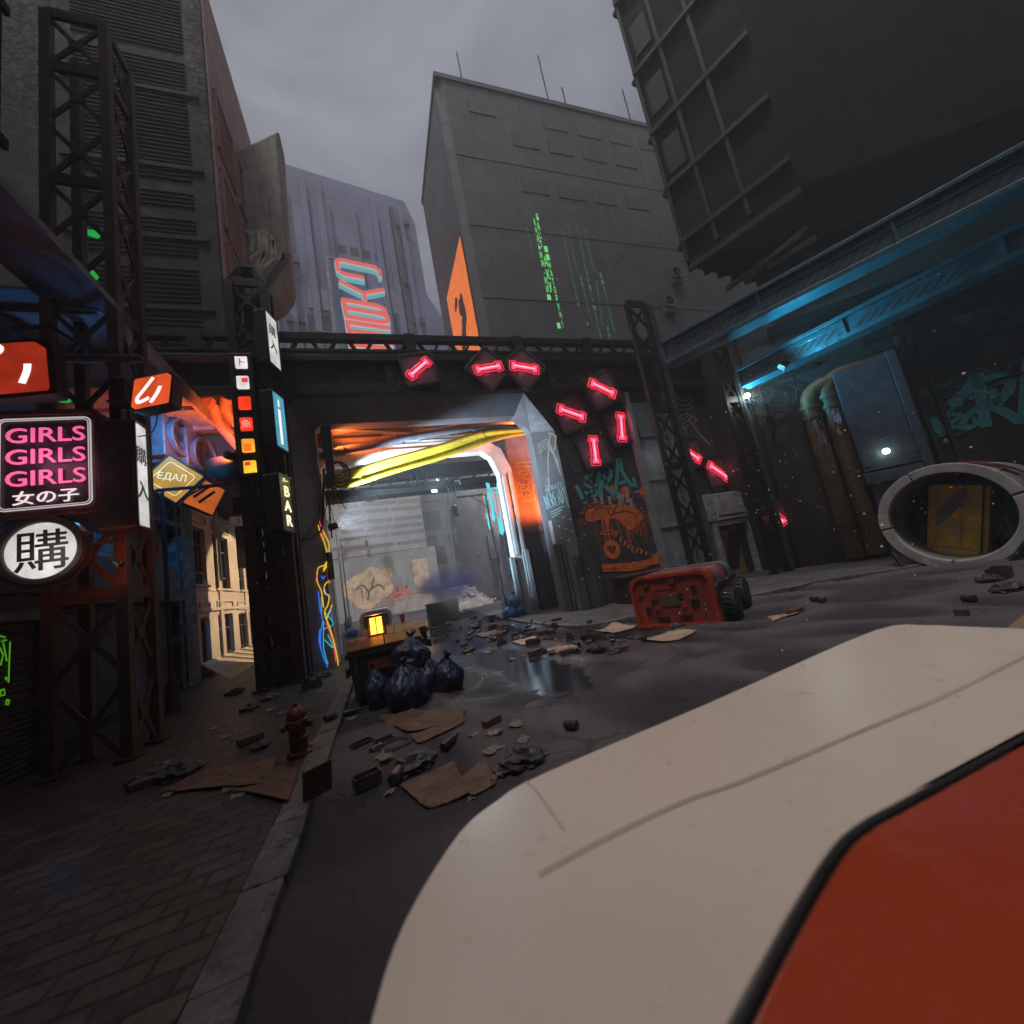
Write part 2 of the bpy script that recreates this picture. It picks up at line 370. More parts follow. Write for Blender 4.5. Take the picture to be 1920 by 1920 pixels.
def road_mat():
    m = bpy.data.materials.new('wet_sandy_asphalt'); t = nt(m); out = nd(t, 'ShaderNodeOutputMaterial'); p = nd(t, 'ShaderNodeBsdfPrincipled'); t.links.new(p.outputs[0], out.inputs[0])
    pos = nd(t, 'ShaderNodeNewGeometry').outputs['Position']; s = nd(t, 'ShaderNodeSeparateXYZ'); t.links.new(pos, s.inputs[0])
    n1 = nz(t, pos, .7, 8, .6); n2 = nz(t, pos, 24, 8, .85); n3 = nz(t, pos, 2.4, 8, .65, .5)
    c = mixc(t, ramp(t, n1, .3, .7), (.029, .026, .038), (.066, .058, .078))
    c = mixc(t, ramp(t, n2, .46, .62), c, (.016, .013, .017))
    c = mixc(t, mth(t, 'MULTIPLY', ramp(t, s.outputs['Z'], .015, .09), .55), c, (.15, .125, .132))
    vo = nd(t, 'ShaderNodeTexVoronoi', feature='DISTANCE_TO_EDGE'); vo.inputs['Scale'].default_value = .55
    vw = nd(t, 'ShaderNodeVectorMath', operation='MULTIPLY_ADD'); nw = nd(t, 'ShaderNodeTexNoise'); nw.inputs['Scale'].default_value = 2.5; nw.inputs['Detail'].default_value = 6; t.links.new(pos, nw.inputs['Vector'])
    t.links.new(nw.outputs['Color'], vw.inputs[0]); vw.inputs[1].default_value = (.9, .9, 0); t.links.new(pos, vw.inputs[2]); t.links.new(vw.outputs[0], vo.inputs['Vector'])
    crk = mth(t, 'MULTIPLY', mth(t, 'SUBTRACT', 1.0, ramp(t, vo.outputs['Distance'], .004, .022)), ramp(t, n1, .45, .6)); c = mixc(t, mth(t, 'MULTIPLY', crk, .4), c, (.008, .007, .008))
    w = None
    for a, b, rx, ry in PUD:
        dx = mth(t, 'DIVIDE', mth(t, 'SUBTRACT', s.outputs['X'], a), rx); dy = mth(t, 'DIVIDE', mth(t, 'SUBTRACT', s.outputs['Y'], b), ry)
        k = mth(t, 'SUBTRACT', 1.0, mth(t, 'SQRT', mth(t, 'ADD', mth(t, 'MULTIPLY', dx, dx), mth(t, 'MULTIPLY', dy, dy))))
        w = k if w is None else mth(t, 'MAXIMUM', w, k)
    wn = mth(t, 'ADD', mth(t, 'MAXIMUM', w, -.6), mth(t, 'MULTIPLY', mth(t, 'SUBTRACT', n3, .42), 1.5))
    pud = ramp(t, wn, .1, .2); damp = ramp(t, wn, -.35, .15)
    bx_ = mth(t, 'DIVIDE', mth(t, 'SUBTRACT', s.outputs['X'], 4.2), 6.5); by_ = mth(t, 'DIVIDE', mth(t, 'SUBTRACT', s.outputs['Y'], 15.0), 11.0)
    bw = mth(t, 'SUBTRACT', 1.0, mth(t, 'SQRT', mth(t, 'ADD', mth(t, 'MULTIPLY', bx_, bx_), mth(t, 'MULTIPLY', by_, by_)))); bw = ramp(t, mth(t, 'ADD', bw, mth(t, 'MULTIPLY', mth(t, 'SUBTRACT', nz(t, pos, .9, 7, .6, .8), .5), 1.6)), -.05, .5)
    c = mixc(t, mth(t, 'MULTIPLY', mth(t, 'MAXIMUM', damp, mth(t, 'MULTIPLY', bw, .6)), .6), c, (.018, .017, .022)); t.links.new(c, p.inputs['Base Color'])
    r = mth(t, 'SUBTRACT', mth(t, 'SUBTRACT', .82, mth(t, 'MULTIPLY', mth(t, 'MAXIMUM', damp, mth(t, 'MULTIPLY', bw, 1.15)), .48)), mth(t, 'MULTIPLY', pud, .325), True)
    t.links.new(r, p.inputs['Roughness']); p.inputs['Specular IOR Level'].default_value = .5
    b = nd(t, 'ShaderNodeBump'); b.inputs['Distance'].default_value = .02
    t.links.new(mth(t, 'SUBTRACT', .9, mth(t, 'MULTIPLY', mth(t, 'MAXIMUM', pud, mth(t, 'MULTIPLY', bw, .55)), .87)), b.inputs['Strength'])
    t.links.new(mth(t, 'SUBTRACT', mth(t, 'ADD', n2, mth(t, 'MULTIPLY', nz(t, pos, 9, 6, .7), 1.5)), mth(t, 'MULTIPLY', crk, 1.5)), b.inputs['Height']); t.links.new(b.outputs[0], p.inputs['Normal'])
    return m
setting(mb.build('road', road_mat(), sharp=180))
# left pavement: brick laid pavers, granite kerb
PAVE = facade('pavers', (.055, .046, .046), .55, axis='g', bw=.42, bh=.21, mort=.02)
setting(MB().box(-14, -1.36, -6, 60, -.2, .13).build('pavement', PAVE))
KERB = mat('kerb_stone', (.125, .12, .12), .7, 0, .4, 2.5, bump=.5, bscale=25, streak=0, col2=(.05, .045, .045), amt2=.4)
mb = MB(); y = -6.0
while y < 60:
    L = rnd.uniform(.85, 1.0); mb.box(-1.355 + rnd.uniform(-.006, .006), -1.03 + rnd.uniform(-.012, .012), y, y + L - .012, -.2, .142 + rnd.uniform(-.006, .006)); y += L
setting(mb.build('kerb', KERB, bevel=.018))
# right pavement
kp = [PG(*q, .14) for q in ((940, 1158), (1000, 1167), (1090, 1172), (1205, 1152), (1435, 1110), (1560, 1084), (1690, 1065))]
kp = spline([(p.x, p.y) for p in kp], 6) + [(21, 7.0), (30, 4.0)]
mb = MB(); mb.prism(Fr((0, 0, 0), X3, Y3), kp + [(60, 4), (60, 60), (kp[0][0] + 1.2, 60)], -.2, .125)
setting(mb.build('pavement_far_side', mat('pavement_slab', (.085, .08, .08), .7, 0, .35, 1.2, bump=.35, bscale=16, streak=0)))
mb = MB()
for i in range(len(kp) - 1):
    a, b = V((*kp[i], 0)), V((*kp[i + 1], 0)); d = (b - a).normalized(); nn = V((-d.y, d.x, 0))
    mb.bar(a + d * .01 + nn * .1 + Z3 * -.02, b - d * .01 + nn * .1 + Z3 * -.02, .26, .33)
setting(mb.build('kerb_far_side', KERB, bevel=.02))

# ---------------------------------------------------------------- sky, sun, haze
w = bpy.data.worlds.new('World'); SC.world = w; w.use_nodes = True; t = w.node_tree; t.nodes.clear()
SUN_EL, SUN_ROT = rad(72), rad(222)
sky = nd(t, 'ShaderNodeTexSky', sky_type='NISHITA'); sky.sun_disc = False; sky.sun_elevation = SUN_EL; sky.sun_rotation = SUN_ROT
sky.air_density = 1.0; sky.dust_density = 4.0; sky.ozone_density = 2.0
hs = nd(t, 'ShaderNodeHueSaturation'); hs.inputs['Saturation'].default_value = .45
bg = nd(t, 'ShaderNodeBackground'); bg.inputs['Strength'].default_value = .088; out = nd(t, 'ShaderNodeOutputWorld')
cl = nz(t, mapv(t, nd(t, 'ShaderNodeTexCoord').outputs['Generated'], (1, 1, 2.5)), 2.2, 7, .6, .5); cm = nd(t, 'ShaderNodeMapRange'); t.links.new(cl, cm.inputs[0]); cm.inputs[1].default_value = .3; cm.inputs[2].default_value = .7; cm.inputs[3].default_value = .6; cm.inputs[4].default_value = 1.5
t.links.new(sky.outputs[0], hs.inputs['Color']); t.links.new(cm.outputs[0], hs.inputs['Value']); t.links.new(hs.outputs[0], bg.inputs['Color']); t.links.new(bg.outputs[0], out.inputs['Surface'])
sl = bpy.data.lights.new('sun', 'SUN'); sl.energy = 1.15; sl.angle = rad(9); sl.color = (1, .93, .85)
so = bpy.data.objects.new('sun', sl); C.objects.link(so)
sd = V((math.sin(SUN_ROT) * math.cos(SUN_EL), math.cos(SUN_ROT) * math.cos(SUN_EL), math.sin(SUN_EL)))
so.rotation_euler = sd.to_track_quat('Z', 'Y').to_euler()
HAZE_DENS = .0035
m = bpy.data.materials.new('haze_air'); t = nt(m); out = nd(t, 'ShaderNodeOutputMaterial'); pv = nd(t, 'ShaderNodeVolumePrincipled')
pv.inputs['Color'].default_value = (.86, .86, .90, 1); pv.inputs['Density'].default_value = HAZE_DENS; pv.inputs['Anisotropy'].default_value = .2
t.links.new(pv.outputs[0], out.inputs['Volume'])
hz = MB().box(-60, 70, -25, 100, -1.5, 92).build('haze', m); hz['kind'] = 'stuff'

# ---------------------------------------------------------------- camera
cd = bpy.data.cameras.new('camera'); cam = bpy.data.objects.new('camera', cd); C.objects.link(cam)
cd.sensor_width = 36; cd.sensor_fit = 'HORIZONTAL'; cd.lens = FPX / 1920 * 36; cd.clip_start = .02; cd.clip_end = 2000
cx = MC @ V((1, 0, 0)); cy = MC @ V((0, -1, 0)); cz = MC @ V((0, 0, -1))
mw = Matrix(((cx.x, cy.x, cz.x, 0), (cx.y, cy.y, cz.y, 0), (cx.z, cy.z, cz.z, H), (0, 0, 0, 1))); cam.matrix_world = mw
cd.dof.use_dof = True; cd.dof.focus_distance = 13; cd.dof.aperture_fstop = 1.1
SC.camera = cam
SC.view_settings.view_transform = 'Standard'; SC.view_settings.look = 'None'; SC.view_settings.exposure = 0; SC.view_settings.gamma = 1
cyc = SC.cycles; cyc.use_denoising = True
cyc.max_bounces = 6; cyc.diffuse_bounces = 3; cyc.glossy_bounces = 3; cyc.volume_bounces = 0; cyc.transparent_max_bounces = 8
cyc.sample_clamp_indirect = 4; cyc.caustics_reflective = False; cyc.caustics_refractive = False
try: cyc.denoiser = 'OPENIMAGEDENOISE'
except Exception: pass
# ---------------------------------------------------------------- gateway building spanning the street
YF = 15.0
gate = thing('gateway_building', 'dark concrete gateway building with a chamfered opening the street passes through', 'gateway building', (2.5, YF, 0))
XL, XR, XI0, XI1 = -2.45, 7.95, -1.72, 7.2
f = FW((0, YF, 0))
# front wall with the funnel-shaped opening cut out
outer = [(XL, 0), (XL, 9.5), (XL + .3, 9.78), (6.85, 9.78), (XR, 7.95), (XR, 0)]
mb = MB()
mb.fbox(f, -3.4, XL, 0, 9.78, -.5, 0)
mb.fbox(f, XR, 17.0, 0, 9.78, -.5, -.22)
mb.prism(f, [(XR, 7.95), (XR, 9.78), (6.85, 9.78)], -.5, 0)
# panel joints on the right wing: real plates standing a little proud
for (a, b, z0, z1) in ((7.99, 10.4, 2.75, 5.95), (7.99, 10.4, 5.98, 9.75), (10.43, 12.0, 2.75, 5.95), (10.43, 12.0, 5.98, 9.75), (7.99, 10.4, .1, 2.72), (10.43, 12.0, .1, 2.72), (14.2, 16.9, 4.6, 9.7)):
    mb.fbox(f, a, b, z0, z1, -.21, -.18)
mb.build('wall', PANEL, gate, bevel=.012)
lint = MB()
lint.fbox(f, -8.2, 17.2, 9.8, 10.15, -.5, .32); lint.fbox(f, -8.2, 17.2, 10.16, 11.05, -.5, .2); lint.fbox(f, -8.2, 17.2, 11.06, 11.3, -.5, .42); lint.fbox(f, -8.2, 17.2, 11.31, 11.5, -.5, .28)
for x in (-2.2, -.6, 1.5, 3.35, 4.3, 6.6, 8.8, 11): lint.fbox(f, x, x + .85, 10.2, 11.0, .2, .245)
for x in (1.1, 3.05, 8.1): lint.fbox(f, x, x + .3, 10.16, 11.04, .2, .3)
lint.build('lintel', STEEL, gate, bevel=.015)
mb = MB()
mb.fbox(f, -8.2, 17.2, 12.02, 12.28, .0, .3); mb.fbox(f, -8.2, 17.2, 11.51, 11.62, 0, .3)
x = -8.0; k = 0
while x < 17:
    for dx in ((0, .34), (.62, .28)):
        mb.bar(f.p(x + dx[0] + (.25 if k % 2 == 0 else 0), 11.6, .15), f.p(x + dx[0] + (0 if k % 2 == 0 else .25), 12.05, .15), .09, .2, up=-Y3); k += 1
    x += 1.32
for x in (-5.2, 2.02, 6.7, 10.2): mb.fbox(f, x, x + .42, 11.5, 12.3, -.02, .36)
mb.build('parapet_truss', STEEL, gate)
# funnel faces
fo = [(XL, 0, 0), (XL, 0, 9.5), (XL + .3, 0, 9.78), (6.85, 0, 9.78), (XR, 0, 7.95), (XR, 0, 0)]
YI = .85
fi = [(XI0, YI, 0), (XI0, YI, 8.85), (XI0 + .25, YI, 9.1), (6.55, YI, 9.1), (XI1, YI, 8.25), (XI1, YI, 0)]
def P0(q): return V((q[0], YF + q[1], q[2]))
mb = MB()
for i in range(5):
    a, b, c_, d_ = P0(fo[i]), P0(fo[i + 1]), P0(fi[i + 1]), P0(fi[i])
    mb.add([a, b, c_, d_], [(0, 3, 2, 1)])
for i in range(5):
    a, b = P0(fi[i]), P0(fi[i + 1]); mb.add([a, b, b + Y3 * .45, a + Y3 * .45], [(0, 3, 2, 1)])
mb.build('portal_funnel', FRAME, gate)
# white strip on the right inner edge, buttress plates at the foot of the right pillar
nr = (P0(fi[5]) - P0(fo[5])); nr.z = 0; L = nr.length
frR = Fr(P0(fi[5]), -nr)       # right funnel face: u runs from the inner edge out to the front edge, faces the street
frLw = Fr(P0(fo[0]), P0(fi[0]) - P0(fo[0]))   # left funnel face: u from the front edge inwards
mb = MB()
mb.fbox(frR, .1, .38, 0, 3.0, .0, .16); mb.fbox(frR, .45, .56, 0, 2.95, 0, .1); mb.fbox(frR, L - .3, L + .05, 0, 2.4, 0, .2)
mb.fbox(FW((XR, YF, 0)), -.02, .5, 0, 3.05, -.18, .12); mb.fbox(FW((XR, YF, 0)), .55, .75, 0, 2.9, -.18, .02)
mb.build('pillar_buttress', PANEL, gate, bevel=.02)
mb = MB(); mb.fbox(frR, .0, .16, 3.05, 4.1, .0, .02); mb.build('white_strip', WHITE, gate)
# room behind the funnel, its ceiling and its right recess wall
Y1, Y2 = YF + 1.3, 18.7
mb = MB()
mb.box(-3.4, -1.75, Y1, Y1 + .2, 0, 10.6); mb.box(7.2, 9.6, Y1, Y1 + .2, 0, 10.6); mb.box(-1.75, 7.2, Y1, Y1 + .2, 9.1, 10.6)
mb.box(-3.6, -3.4, Y1, Y2 + .3, 0, 10.6); mb.box(9.6, 9.8, Y1, Y2 + .3, 0, 10.6)
mb.build('passage_side_wall', FRAME, gate)
CEIL = mat('ceiling_sheet', (.35, .33, .33), .5, 0, .25, 1.2, bump=.1, streak=0)
mb = MB(); mb.box(-3.4, 9.6, Y1 + .2, Y2 + .3, 10.45, 10.6)
for x in (-1.6, .3, 2.2, 4.1, 6, 7.9): mb.box(x, x + 1.8, Y1 + .4, Y2 - .1, 10.41, 10.45)
mb.build('passage_ceiling', CEIL, gate, bevel=.01)
RECW = mat('recess_wall_paint', (.34, .20, .19), .6, 0, .3, .8, bump=.15, bscale=20, streak=.35, scol=(.12, .03, .025))
mb = MB(); mb.box(6.95, 9.6, Y2, Y2 + .3, 4.0, 10.45); mb.build('recess_wall_painted', RECW, gate)
mb = MB(); mb.box(6.95, 9.6, Y2 + .01, Y2 + .3, 0, 3.98); mb.box(7.15, 7.75, Y2 - .2, Y2, 0, 3.0); mb.box(6.95, 9.6, Y2 - .12, Y2, .05, 1.5); mb.box(-3.4, -2.1, Y2, Y2 + .3, 0, 10.45)
mb.box(-2.1, 6.95, Y2 + .01, Y2 + .3, 9.3, 10.45)
mb.build('recess_wall_bare', FRAME, gate, bevel=.01)
# beams and pipes under the ceiling
BEAM = mat('brown_beam_steel', (.17, .13, .10), .55, .1, .35, 2.5, bump=.15, col2=(.10, .10, .05), amt2=.3)
mb = MB()
for a, b in (((-3, 16.6, 9.55), (8.5, 16.6, 9.75)), ((-2.6, 16.7, 9.5), (3.4, 18.4, 9.5)), ((.9, 18.5, 9.55), (6.5, 16.7, 9.6)), ((-3, 18.35, 9.35), (8.5, 18.35, 9.35)), ((4.0, 18.4, 9.5), (9.3, 17.2, 9.5)), ((-2.2, 18.4, 9.6), (2.2, 16.7, 9.7))):
    mb.bar(a, b, .22, .2)
mb.build('ceiling_beam', BEAM, gate, bevel=.01)
PIPEM = mat('passage_pipe_paint', (.20, .19, .24), .4, .2, .3, 2, bump=.1, col2=(.22, .12, .08), amt2=.3)
def pw(px, py, y): return PY(px, py, y)
mb = MB(); pp = [pw(590, 862, 17.3), pw(640, 845, 17.3), pw(700, 834, 17.2), pw(800, 815, 17.05), pw(880, 806, 16.9), pw(950, 802, 16.8), pw(1030, 805, 16.75)]
mb.tube(spline([tuple(p) for p in pp], 4), .17, 14)
for q in (pw(640, 846, 17.3), pw(888, 806, 16.9)):
    mb.tube([q + V((-.12, 0, -.01)), q + V((.12, 0, .01))], .215, 14)
mb.build('grey_pipe', PIPEM, gate)
YEL = mat('yellow_conduit_paint', (.78, .62, .06), .35, 0, .15, 2, bump=.05, streak=.25, scol=(.25, .18, .05))
mb = MB()
for j in range(5):
    oy = (0, 7, 14, 22, 31)[j]; dy = (0, .12, .25, .3, .2)[j]
    pts = [pw(628, 884 + oy * .8, 17.4 + dy), pw(660, 882 + oy * .85, 17.4 + dy), pw(740, 860 + oy * .75, 17.2 + dy), pw(830, 835 + oy * .7, 16.95 + dy), pw(900, 813 + oy * .6, 16.8 + dy), pw(960, 806 + oy * .3, 16.75 + dy), pw(1010, 803 + oy * .2, 16.75 + dy)]
    mb.tube(spline([tuple(p) for p in pts], 4), .11, 12)
    for k in ((1, 4) if j < 4 else (1,)):
        p, q = pts[k], pts[k + 1]; mb.tube([p.lerp(q, .02 + j * .05), p.lerp(q, .07 + j * .05)], .132, 12)
mb.build('yellow_conduit', YEL, gate)
# second, white arch at the far end
arch = thing('inner_arch', 'white steel inner arch lit cold white at the far end of the passage', 'arch', (2.2, Y2, 0))
fa = FW((0, Y2 - .06, 0))
inn = [(-1.95, 0), (-1.95, 8.2), (-1.7, 8.42), (5.55, 8.42), (5.95, 8.1), (6.25, 7.2), (6.25, 0)]
out_ = [(-2.1, 0), (-2.1, 8.9), (-1.95, 9.1), (5.75, 9.1), (6.6, 8.5), (6.95, 7.4), (6.95, 0)]
mb = MB()
for i in range(6):
    for (o1, i1, n0, n1) in ((out_, inn, 0, .12),):
        a, b, c_, d_ = o1[i], o1[i + 1], i1[i + 1], i1[i]
        vs = [fa.p(*q, n) for n in (-.5, n1) for q in (a, b, c_, d_)]
        mb.add(vs, [(0, 1, 2, 3), (7, 6, 5, 4), (2, 6, 7, 3), (0, 4, 5, 1)])
mb.build('arch_frame', WHITE, arch, bevel=.02)
mb = MB()
mb.fbox(fa, 6.36, 6.52, 3.0, 7.1, .12, .2); mb.fbox(fa, 6.7, 6.85, 3.0, 7.2, .12, .17); mb.fbox(fa, -1.5, 5.2, 8.72, 8.84, .12, .18)
mb.build('arch_rib', WHITE, arch, bevel=.01)
mb = MB()
for u0, u1, z, n in ((6.0, 6.22, 2.9, .25), (6.27, 6.38, 2.75, .2), (6.66, 6.72, 3.1, .22), (6.76, 6.98, 3.15, .3)): mb.fbox(fa, u0, u1, 0, z, .0, n)
mb.build('arch_buttress', mat('blue_white_steel', (.40, .45, .5), .4, .2, .2, 2, bump=.1), arch, bevel=.012)
# graffiti on the gateway
TEAL = mat('teal_spray_paint', (.08, .42, .45), .6, 0, .25, 5, bump=0, streak=0)
TEALD = mat('faded_teal_spray_paint', (.05, .13, .14), .7, 0, .3, 5, bump=0, streak=0)
CYANP = mat('pale_cyan_paint', (.42, .72, .78), .6, 0, .2, 5, bump=0, streak=0)
SAND = mat('sand_paint', (.40, .38, .30), .7, 0, .3, 5, bump=0, streak=0)
ORAP = mat('orange_spray_paint', (.78, .17, .045), .6, 0, .25, 4, bump=0, streak=0)
DARKP = mat('dark_line_paint', (.05, .05, .055), .7, 0, .2, 4, bump=0, streak=0)
PALEP = mat('faded_pink_paint', (.45, .36, .34), .7, 0, .3, 5, bump=0, streak=0)
YELP = mat('yellow_green_paint', (.55, .52, .10), .6, 0, .2, 5, bump=0, streak=0)
mb = MB(); g = frR.at(.2, 4.55)
hand(mb, g, 'ALWAYS', .24, .02, -.02, .85, .8, .02, xs=.7); hand(mb, g.spin(.1), 'BEREADY', .62, .032, -.12, .1, .76, .02, xs=.33)
for k in range(3): mb.stroke(g, [(0, -.1 - k * .12), (.65 - k * .1, .02 - k * .12)], .035)
for k in range(7): mb.disc(g, .55 + .32 * math.sin(k * 2.1), -.45 - k * .17, .045, .006, 6)
mb.build('pale_graffiti', CYANP, gate)
mb = MB(); g = frR.at(.22, 6.2)
for k in range(4): mb.stroke(g, [(0, 1.0 + .12 * k), (.5, 1.15 + .12 * k), (.65, .7 + .1 * k), (.8, -.3 + .2 * k)], .035)
mb.stroke(g, [(.1, -.9), (.35, .6), (.7, 1.7)], .05); mb.stroke(g, [(.62, 1.75), (.95, 1.5), (.75, .9)], .06)
hand(mb, Fr(g.p(.1, -.9), V(g.u) * .3 + Z3, -g.u), 'ARTUP', .22, .025)
mb.build('sand_graffiti', SAND, gate)
mb = MB(); g = Fr(V((3.9, YF + .05, 9.735)), X3, V((0, YI, -.66)))
hand(mb, g, 'BE READY', .5, .05, 0, .15, .85); hand(mb, g, 'ALWAYS', .22, .025, 1.0, .8)
mb.build('faint_graffiti', TEALD, gate)
mb = MB(); g = Fr((7.85, Y2 - .002, 5.6), Z3, -X3)
hand(mb, g, 'BEREADY', .55, .06, 0, 0, .72, xs=.75); hand(mb, g, 'ALWAYS', .2, .03, .25, .68)
for k in range(9): mb.disc(g, 1.2 + .5 * math.sin(k * 1.7), -.35 - .08 * (k % 4), .04, .006, 6)
mb.stroke(g, [(2.1, .6), (2.1, -.45)], .05); mb.stroke(g, [(0, -.15), (.9, -.2)], .05)
mb.build('yellow_graffiti', YELP, gate)
gw = FW((0, YF + .17, 0))
def gq(px, py): p = PP(px, py, (0, YF + .17, 0), -Y3); return (p.x, p.z)
o1 = gq(1088, 948); o2 = gq(1200, 890); sc = (gq(1202, 945)[0] - gq(1086, 945)[0]) / 4.1
mb = MB(); wild(mb, gw.at(*o1), sc, .2); mb.build('teal_graffiti', TEAL, gate)
mb = MB(); q = gq(1070, 905); scrib(mb, gw.at(*q), 16, 1.6, 1.5, .035, 5); scrib(mb, gw.at(q[0] + .9, q[1] + .4), 8, 1.2, .7, .06, 9); mb.build('faint_teal_graffiti', TEALD, gate)
# orange sneaker stencil with drips
def gp(x, y): return gq(1060 + x / 6.4, 860 + y / 6.4)     # coordinates read off an enlarged view
o = MB()
def poly(pts, n1=.008): o.add([gw.p(*gp(*q), n1) for q in pts], [list(range(len(pts)))[::-1]])
sole_t = spline([(430, 1268), (620, 1258), (800, 1245), (960, 1215), (1130, 1168), (1170, 1235)], 5); sole_b = spline([(1165, 1248), (1000, 1282), (780, 1318), (445, 1322)], 5)
poly(sole_t + sole_b)
poly(spline([(440, 1332), (700, 1328), (985, 1296)], 4) + spline([(990, 1310), (800, 1345), (640, 1350), (450, 1356)], 4))
poly(spline([(1030, 1150), (1080, 1138), (1130, 1150), (1140, 1162), (1060, 1188), (1040, 1180)], 3))
for x, y in ((600, 915), (655, 975), (705, 1020), (750, 1055), (795, 1085), (848, 1110), (905, 1125), (962, 1140)):
    poly([(x + 4, y - 40), (x + 36, y - 22), (x + 14, y + 6), (x + 16, y + 28), (x - 12, y + 18), (x - 4, y - 8)])
c_ = gp(560, 1090); r_ = .42
o.ring(gw.at(*c_), arc((0, 0), r_, 0, 360, 24)[:-1], [(r_ * .62 * .062 * 16 * math.sin(t_) ** 3 / 1.0 * .85, r_ * .036 * (13 * math.cos(t_) - 5 * math.cos(2 * t_) - 2 * math.cos(3 * t_) - math.cos(4 * t_))) for t_ in [(rad(90) - rad(15 * k)) for k in range(24)]], .004, .008)
o.stroke(gw, [gp(*q) for q in spline([(415, 890), (520, 860), (620, 875), (540, 905), (430, 905), (415, 890)], 4)], .05)
mush = [(240, 740), (250, 640), (330, 590), (480, 560), (640, 545), (800, 570), (900, 640), (930, 720), (860, 790), (790, 860), (720, 830), (640, 740), (560, 720), (470, 730), (380, 740), (300, 760)]
poly(spline(mush + [mush[0]], 4), .0055)
poly([(470, 700), (545, 690), (520, 880), (490, 880)], .0052)
q = gp(930, 395); spray(o, gw, *q, .3, 40, 3); q = gp(570, 370); spray(o, gw, *q, .28, 30, 4); q = gp(720, 400); spray(o, gw, *q, .33, 30, 8)
for i, (x, y) in enumerate(((260, 700), (340, 640), (470, 590), (620, 560), (760, 580), (880, 660), (910, 720), (800, 820))):
    q = gp(x, y); spray(o, gw, *q, .4, 60, 20 + i, core=False)
a = gp(330, 760); b = gp(950, 760); drips(o, gw, a[0], b[0], a[1], 1.7, .022, 34, 2)
a = gp(520, 440); drips(o, gw, a[0], b[0], a[1], .9, .02, 12, 6)
o.build('orange_sneaker_graffiti', ORAP, gate)
o = MB()
for pts in ([(325, 690), (350, 620), (420, 590), (490, 600), (540, 680)], [(530, 690), (620, 650), (740, 630), (820, 660), (860, 700)], [(555, 690), (600, 600), (640, 480)], [(690, 580), (710, 470)], [(525, 830), (530, 720)]):
    o.stroke(gw, [gp(*q) for q in spline(pts, 5)], .045, n1=.0095)
o.build('dark_stencil_line', DARKP, gate)
o = MB(); q0 = gq(1115, 952)
for x, y, l in ((425, 440, 110), (520, 450, 90), (640, 400, 200), (680, 420, 150), (730, 340, 190), (780, 480, 110), (350, 470, 60)):
    o.stroke(gw, [gp(x, y), gp(x + 20, y + l)], .16, n1=.0088)
o.build('faded_pink_graffiti', PALEP, gate)
# switch cabinets, cable loom and cables on the left jamb
cab = thing('cable_cabinet', 'black switch cabinet with a tangle of looped cables on the left jamb of the passage', 'cabinet', (-1.7, YF + .3, 7))
fl = Fr(P0(fi[0]) - Y3 * .1, V((.35, 1, 0)))
c0 = PY(615, 835, 15.75)
mb = MB().box(c0.x - .2, c0.x + .16, 15.6, 15.95, c0.z - .55, c0.z + .75); mb.box(c0.x - .16, c0.x + .14, 15.58, 15.9, c0.z - 1.1, c0.z - .6); mb.build('cabinet_body', BLK, cab, bevel=.02)
mb = MB(); mb2 = MB()
for k in range(5):
    a = PY(618 + k * 3, 850 + 6 * k, 15.8); r_ = .28 + .07 * k
    mid = PY(632 + k, 880 + k * 3, 15.8)
    mb.tube([mid + V((math.cos(t_ * .4) * r_ * .75, .12 * math.sin(t_ * .9 + k), math.sin(t_ * .4) * r_)) for t_ in range(17)], .026 if k % 2 else .018, 6)
for pts, r_ in (([(606, 880), (604, 930), (602, 985), (590, 1005), (565, 1012)], .05), ([(600, 890), (596, 960), (575, 1000), (562, 1020)], .018), ([(610, 890), (616, 960), (620, 1010)], .03)):
    mb.tube(spline([tuple(PP(*q, P0(fo[0]) * .35 + P0(fi[0]) * .65, frLw.n) + frLw.n * .06) for q in pts], 5), r_, 6)
for k in range(7):
    a = PY(605 + k * 4, 880 + 6 * k, 15.8); b_ = PY(608 + 9 * (k % 4), 950 + 14 * (k % 3), 15.9)
    (mb2 if k % 2 else mb).tube([a, a.lerp(b_, .4) + V((.1 * math.sin(k * 2), 0, .05)), b_], .016, 6)
for pts in ([(612, 905), (630, 930), (650, 955)], [(620, 900), (645, 925), (640, 945)]):
    mb2.tube(spline([tuple(PY(*q, 15.75)) for q in pts], 5), .02, 6)
mb.build('black_cable', RUBBER, cab); mb2.build('red_cable', RUBR, cab)
mb = MB(); p0 = frLw; mb.fbox(p0, .95, 1.08, 0.2, 5.5, .0, .05); mb.build('lit_edge_strip', WHITE, gate)  # white strip standing in for the lit inner wall edge
mb = MB(); mb.fbox(p0, .93, 1.11, 3.1, 4.1, .05, .2); mb.build('junction_box', BLK, gate, bevel=.02)
# grey meter boxes left of the neon
mb = MB()
for z0, z1 in ((3.2, 3.75), (3.8, 4.3), (4.35, 4.8)): mb.fbox(FW((XL - .45, YF, 0)), 0, .38, z0, z1, 0, .16)
tag(recenter(mb.build('meter_box', mat('grey_box_paint', (.13, .13, .14), .5, 0, .3, 3, bump=.1), None, bevel=.015), (XL - .25, YF, 4)), 'grey metal meter boxes stacked on the wall behind the lit bar sign', 'meter box')
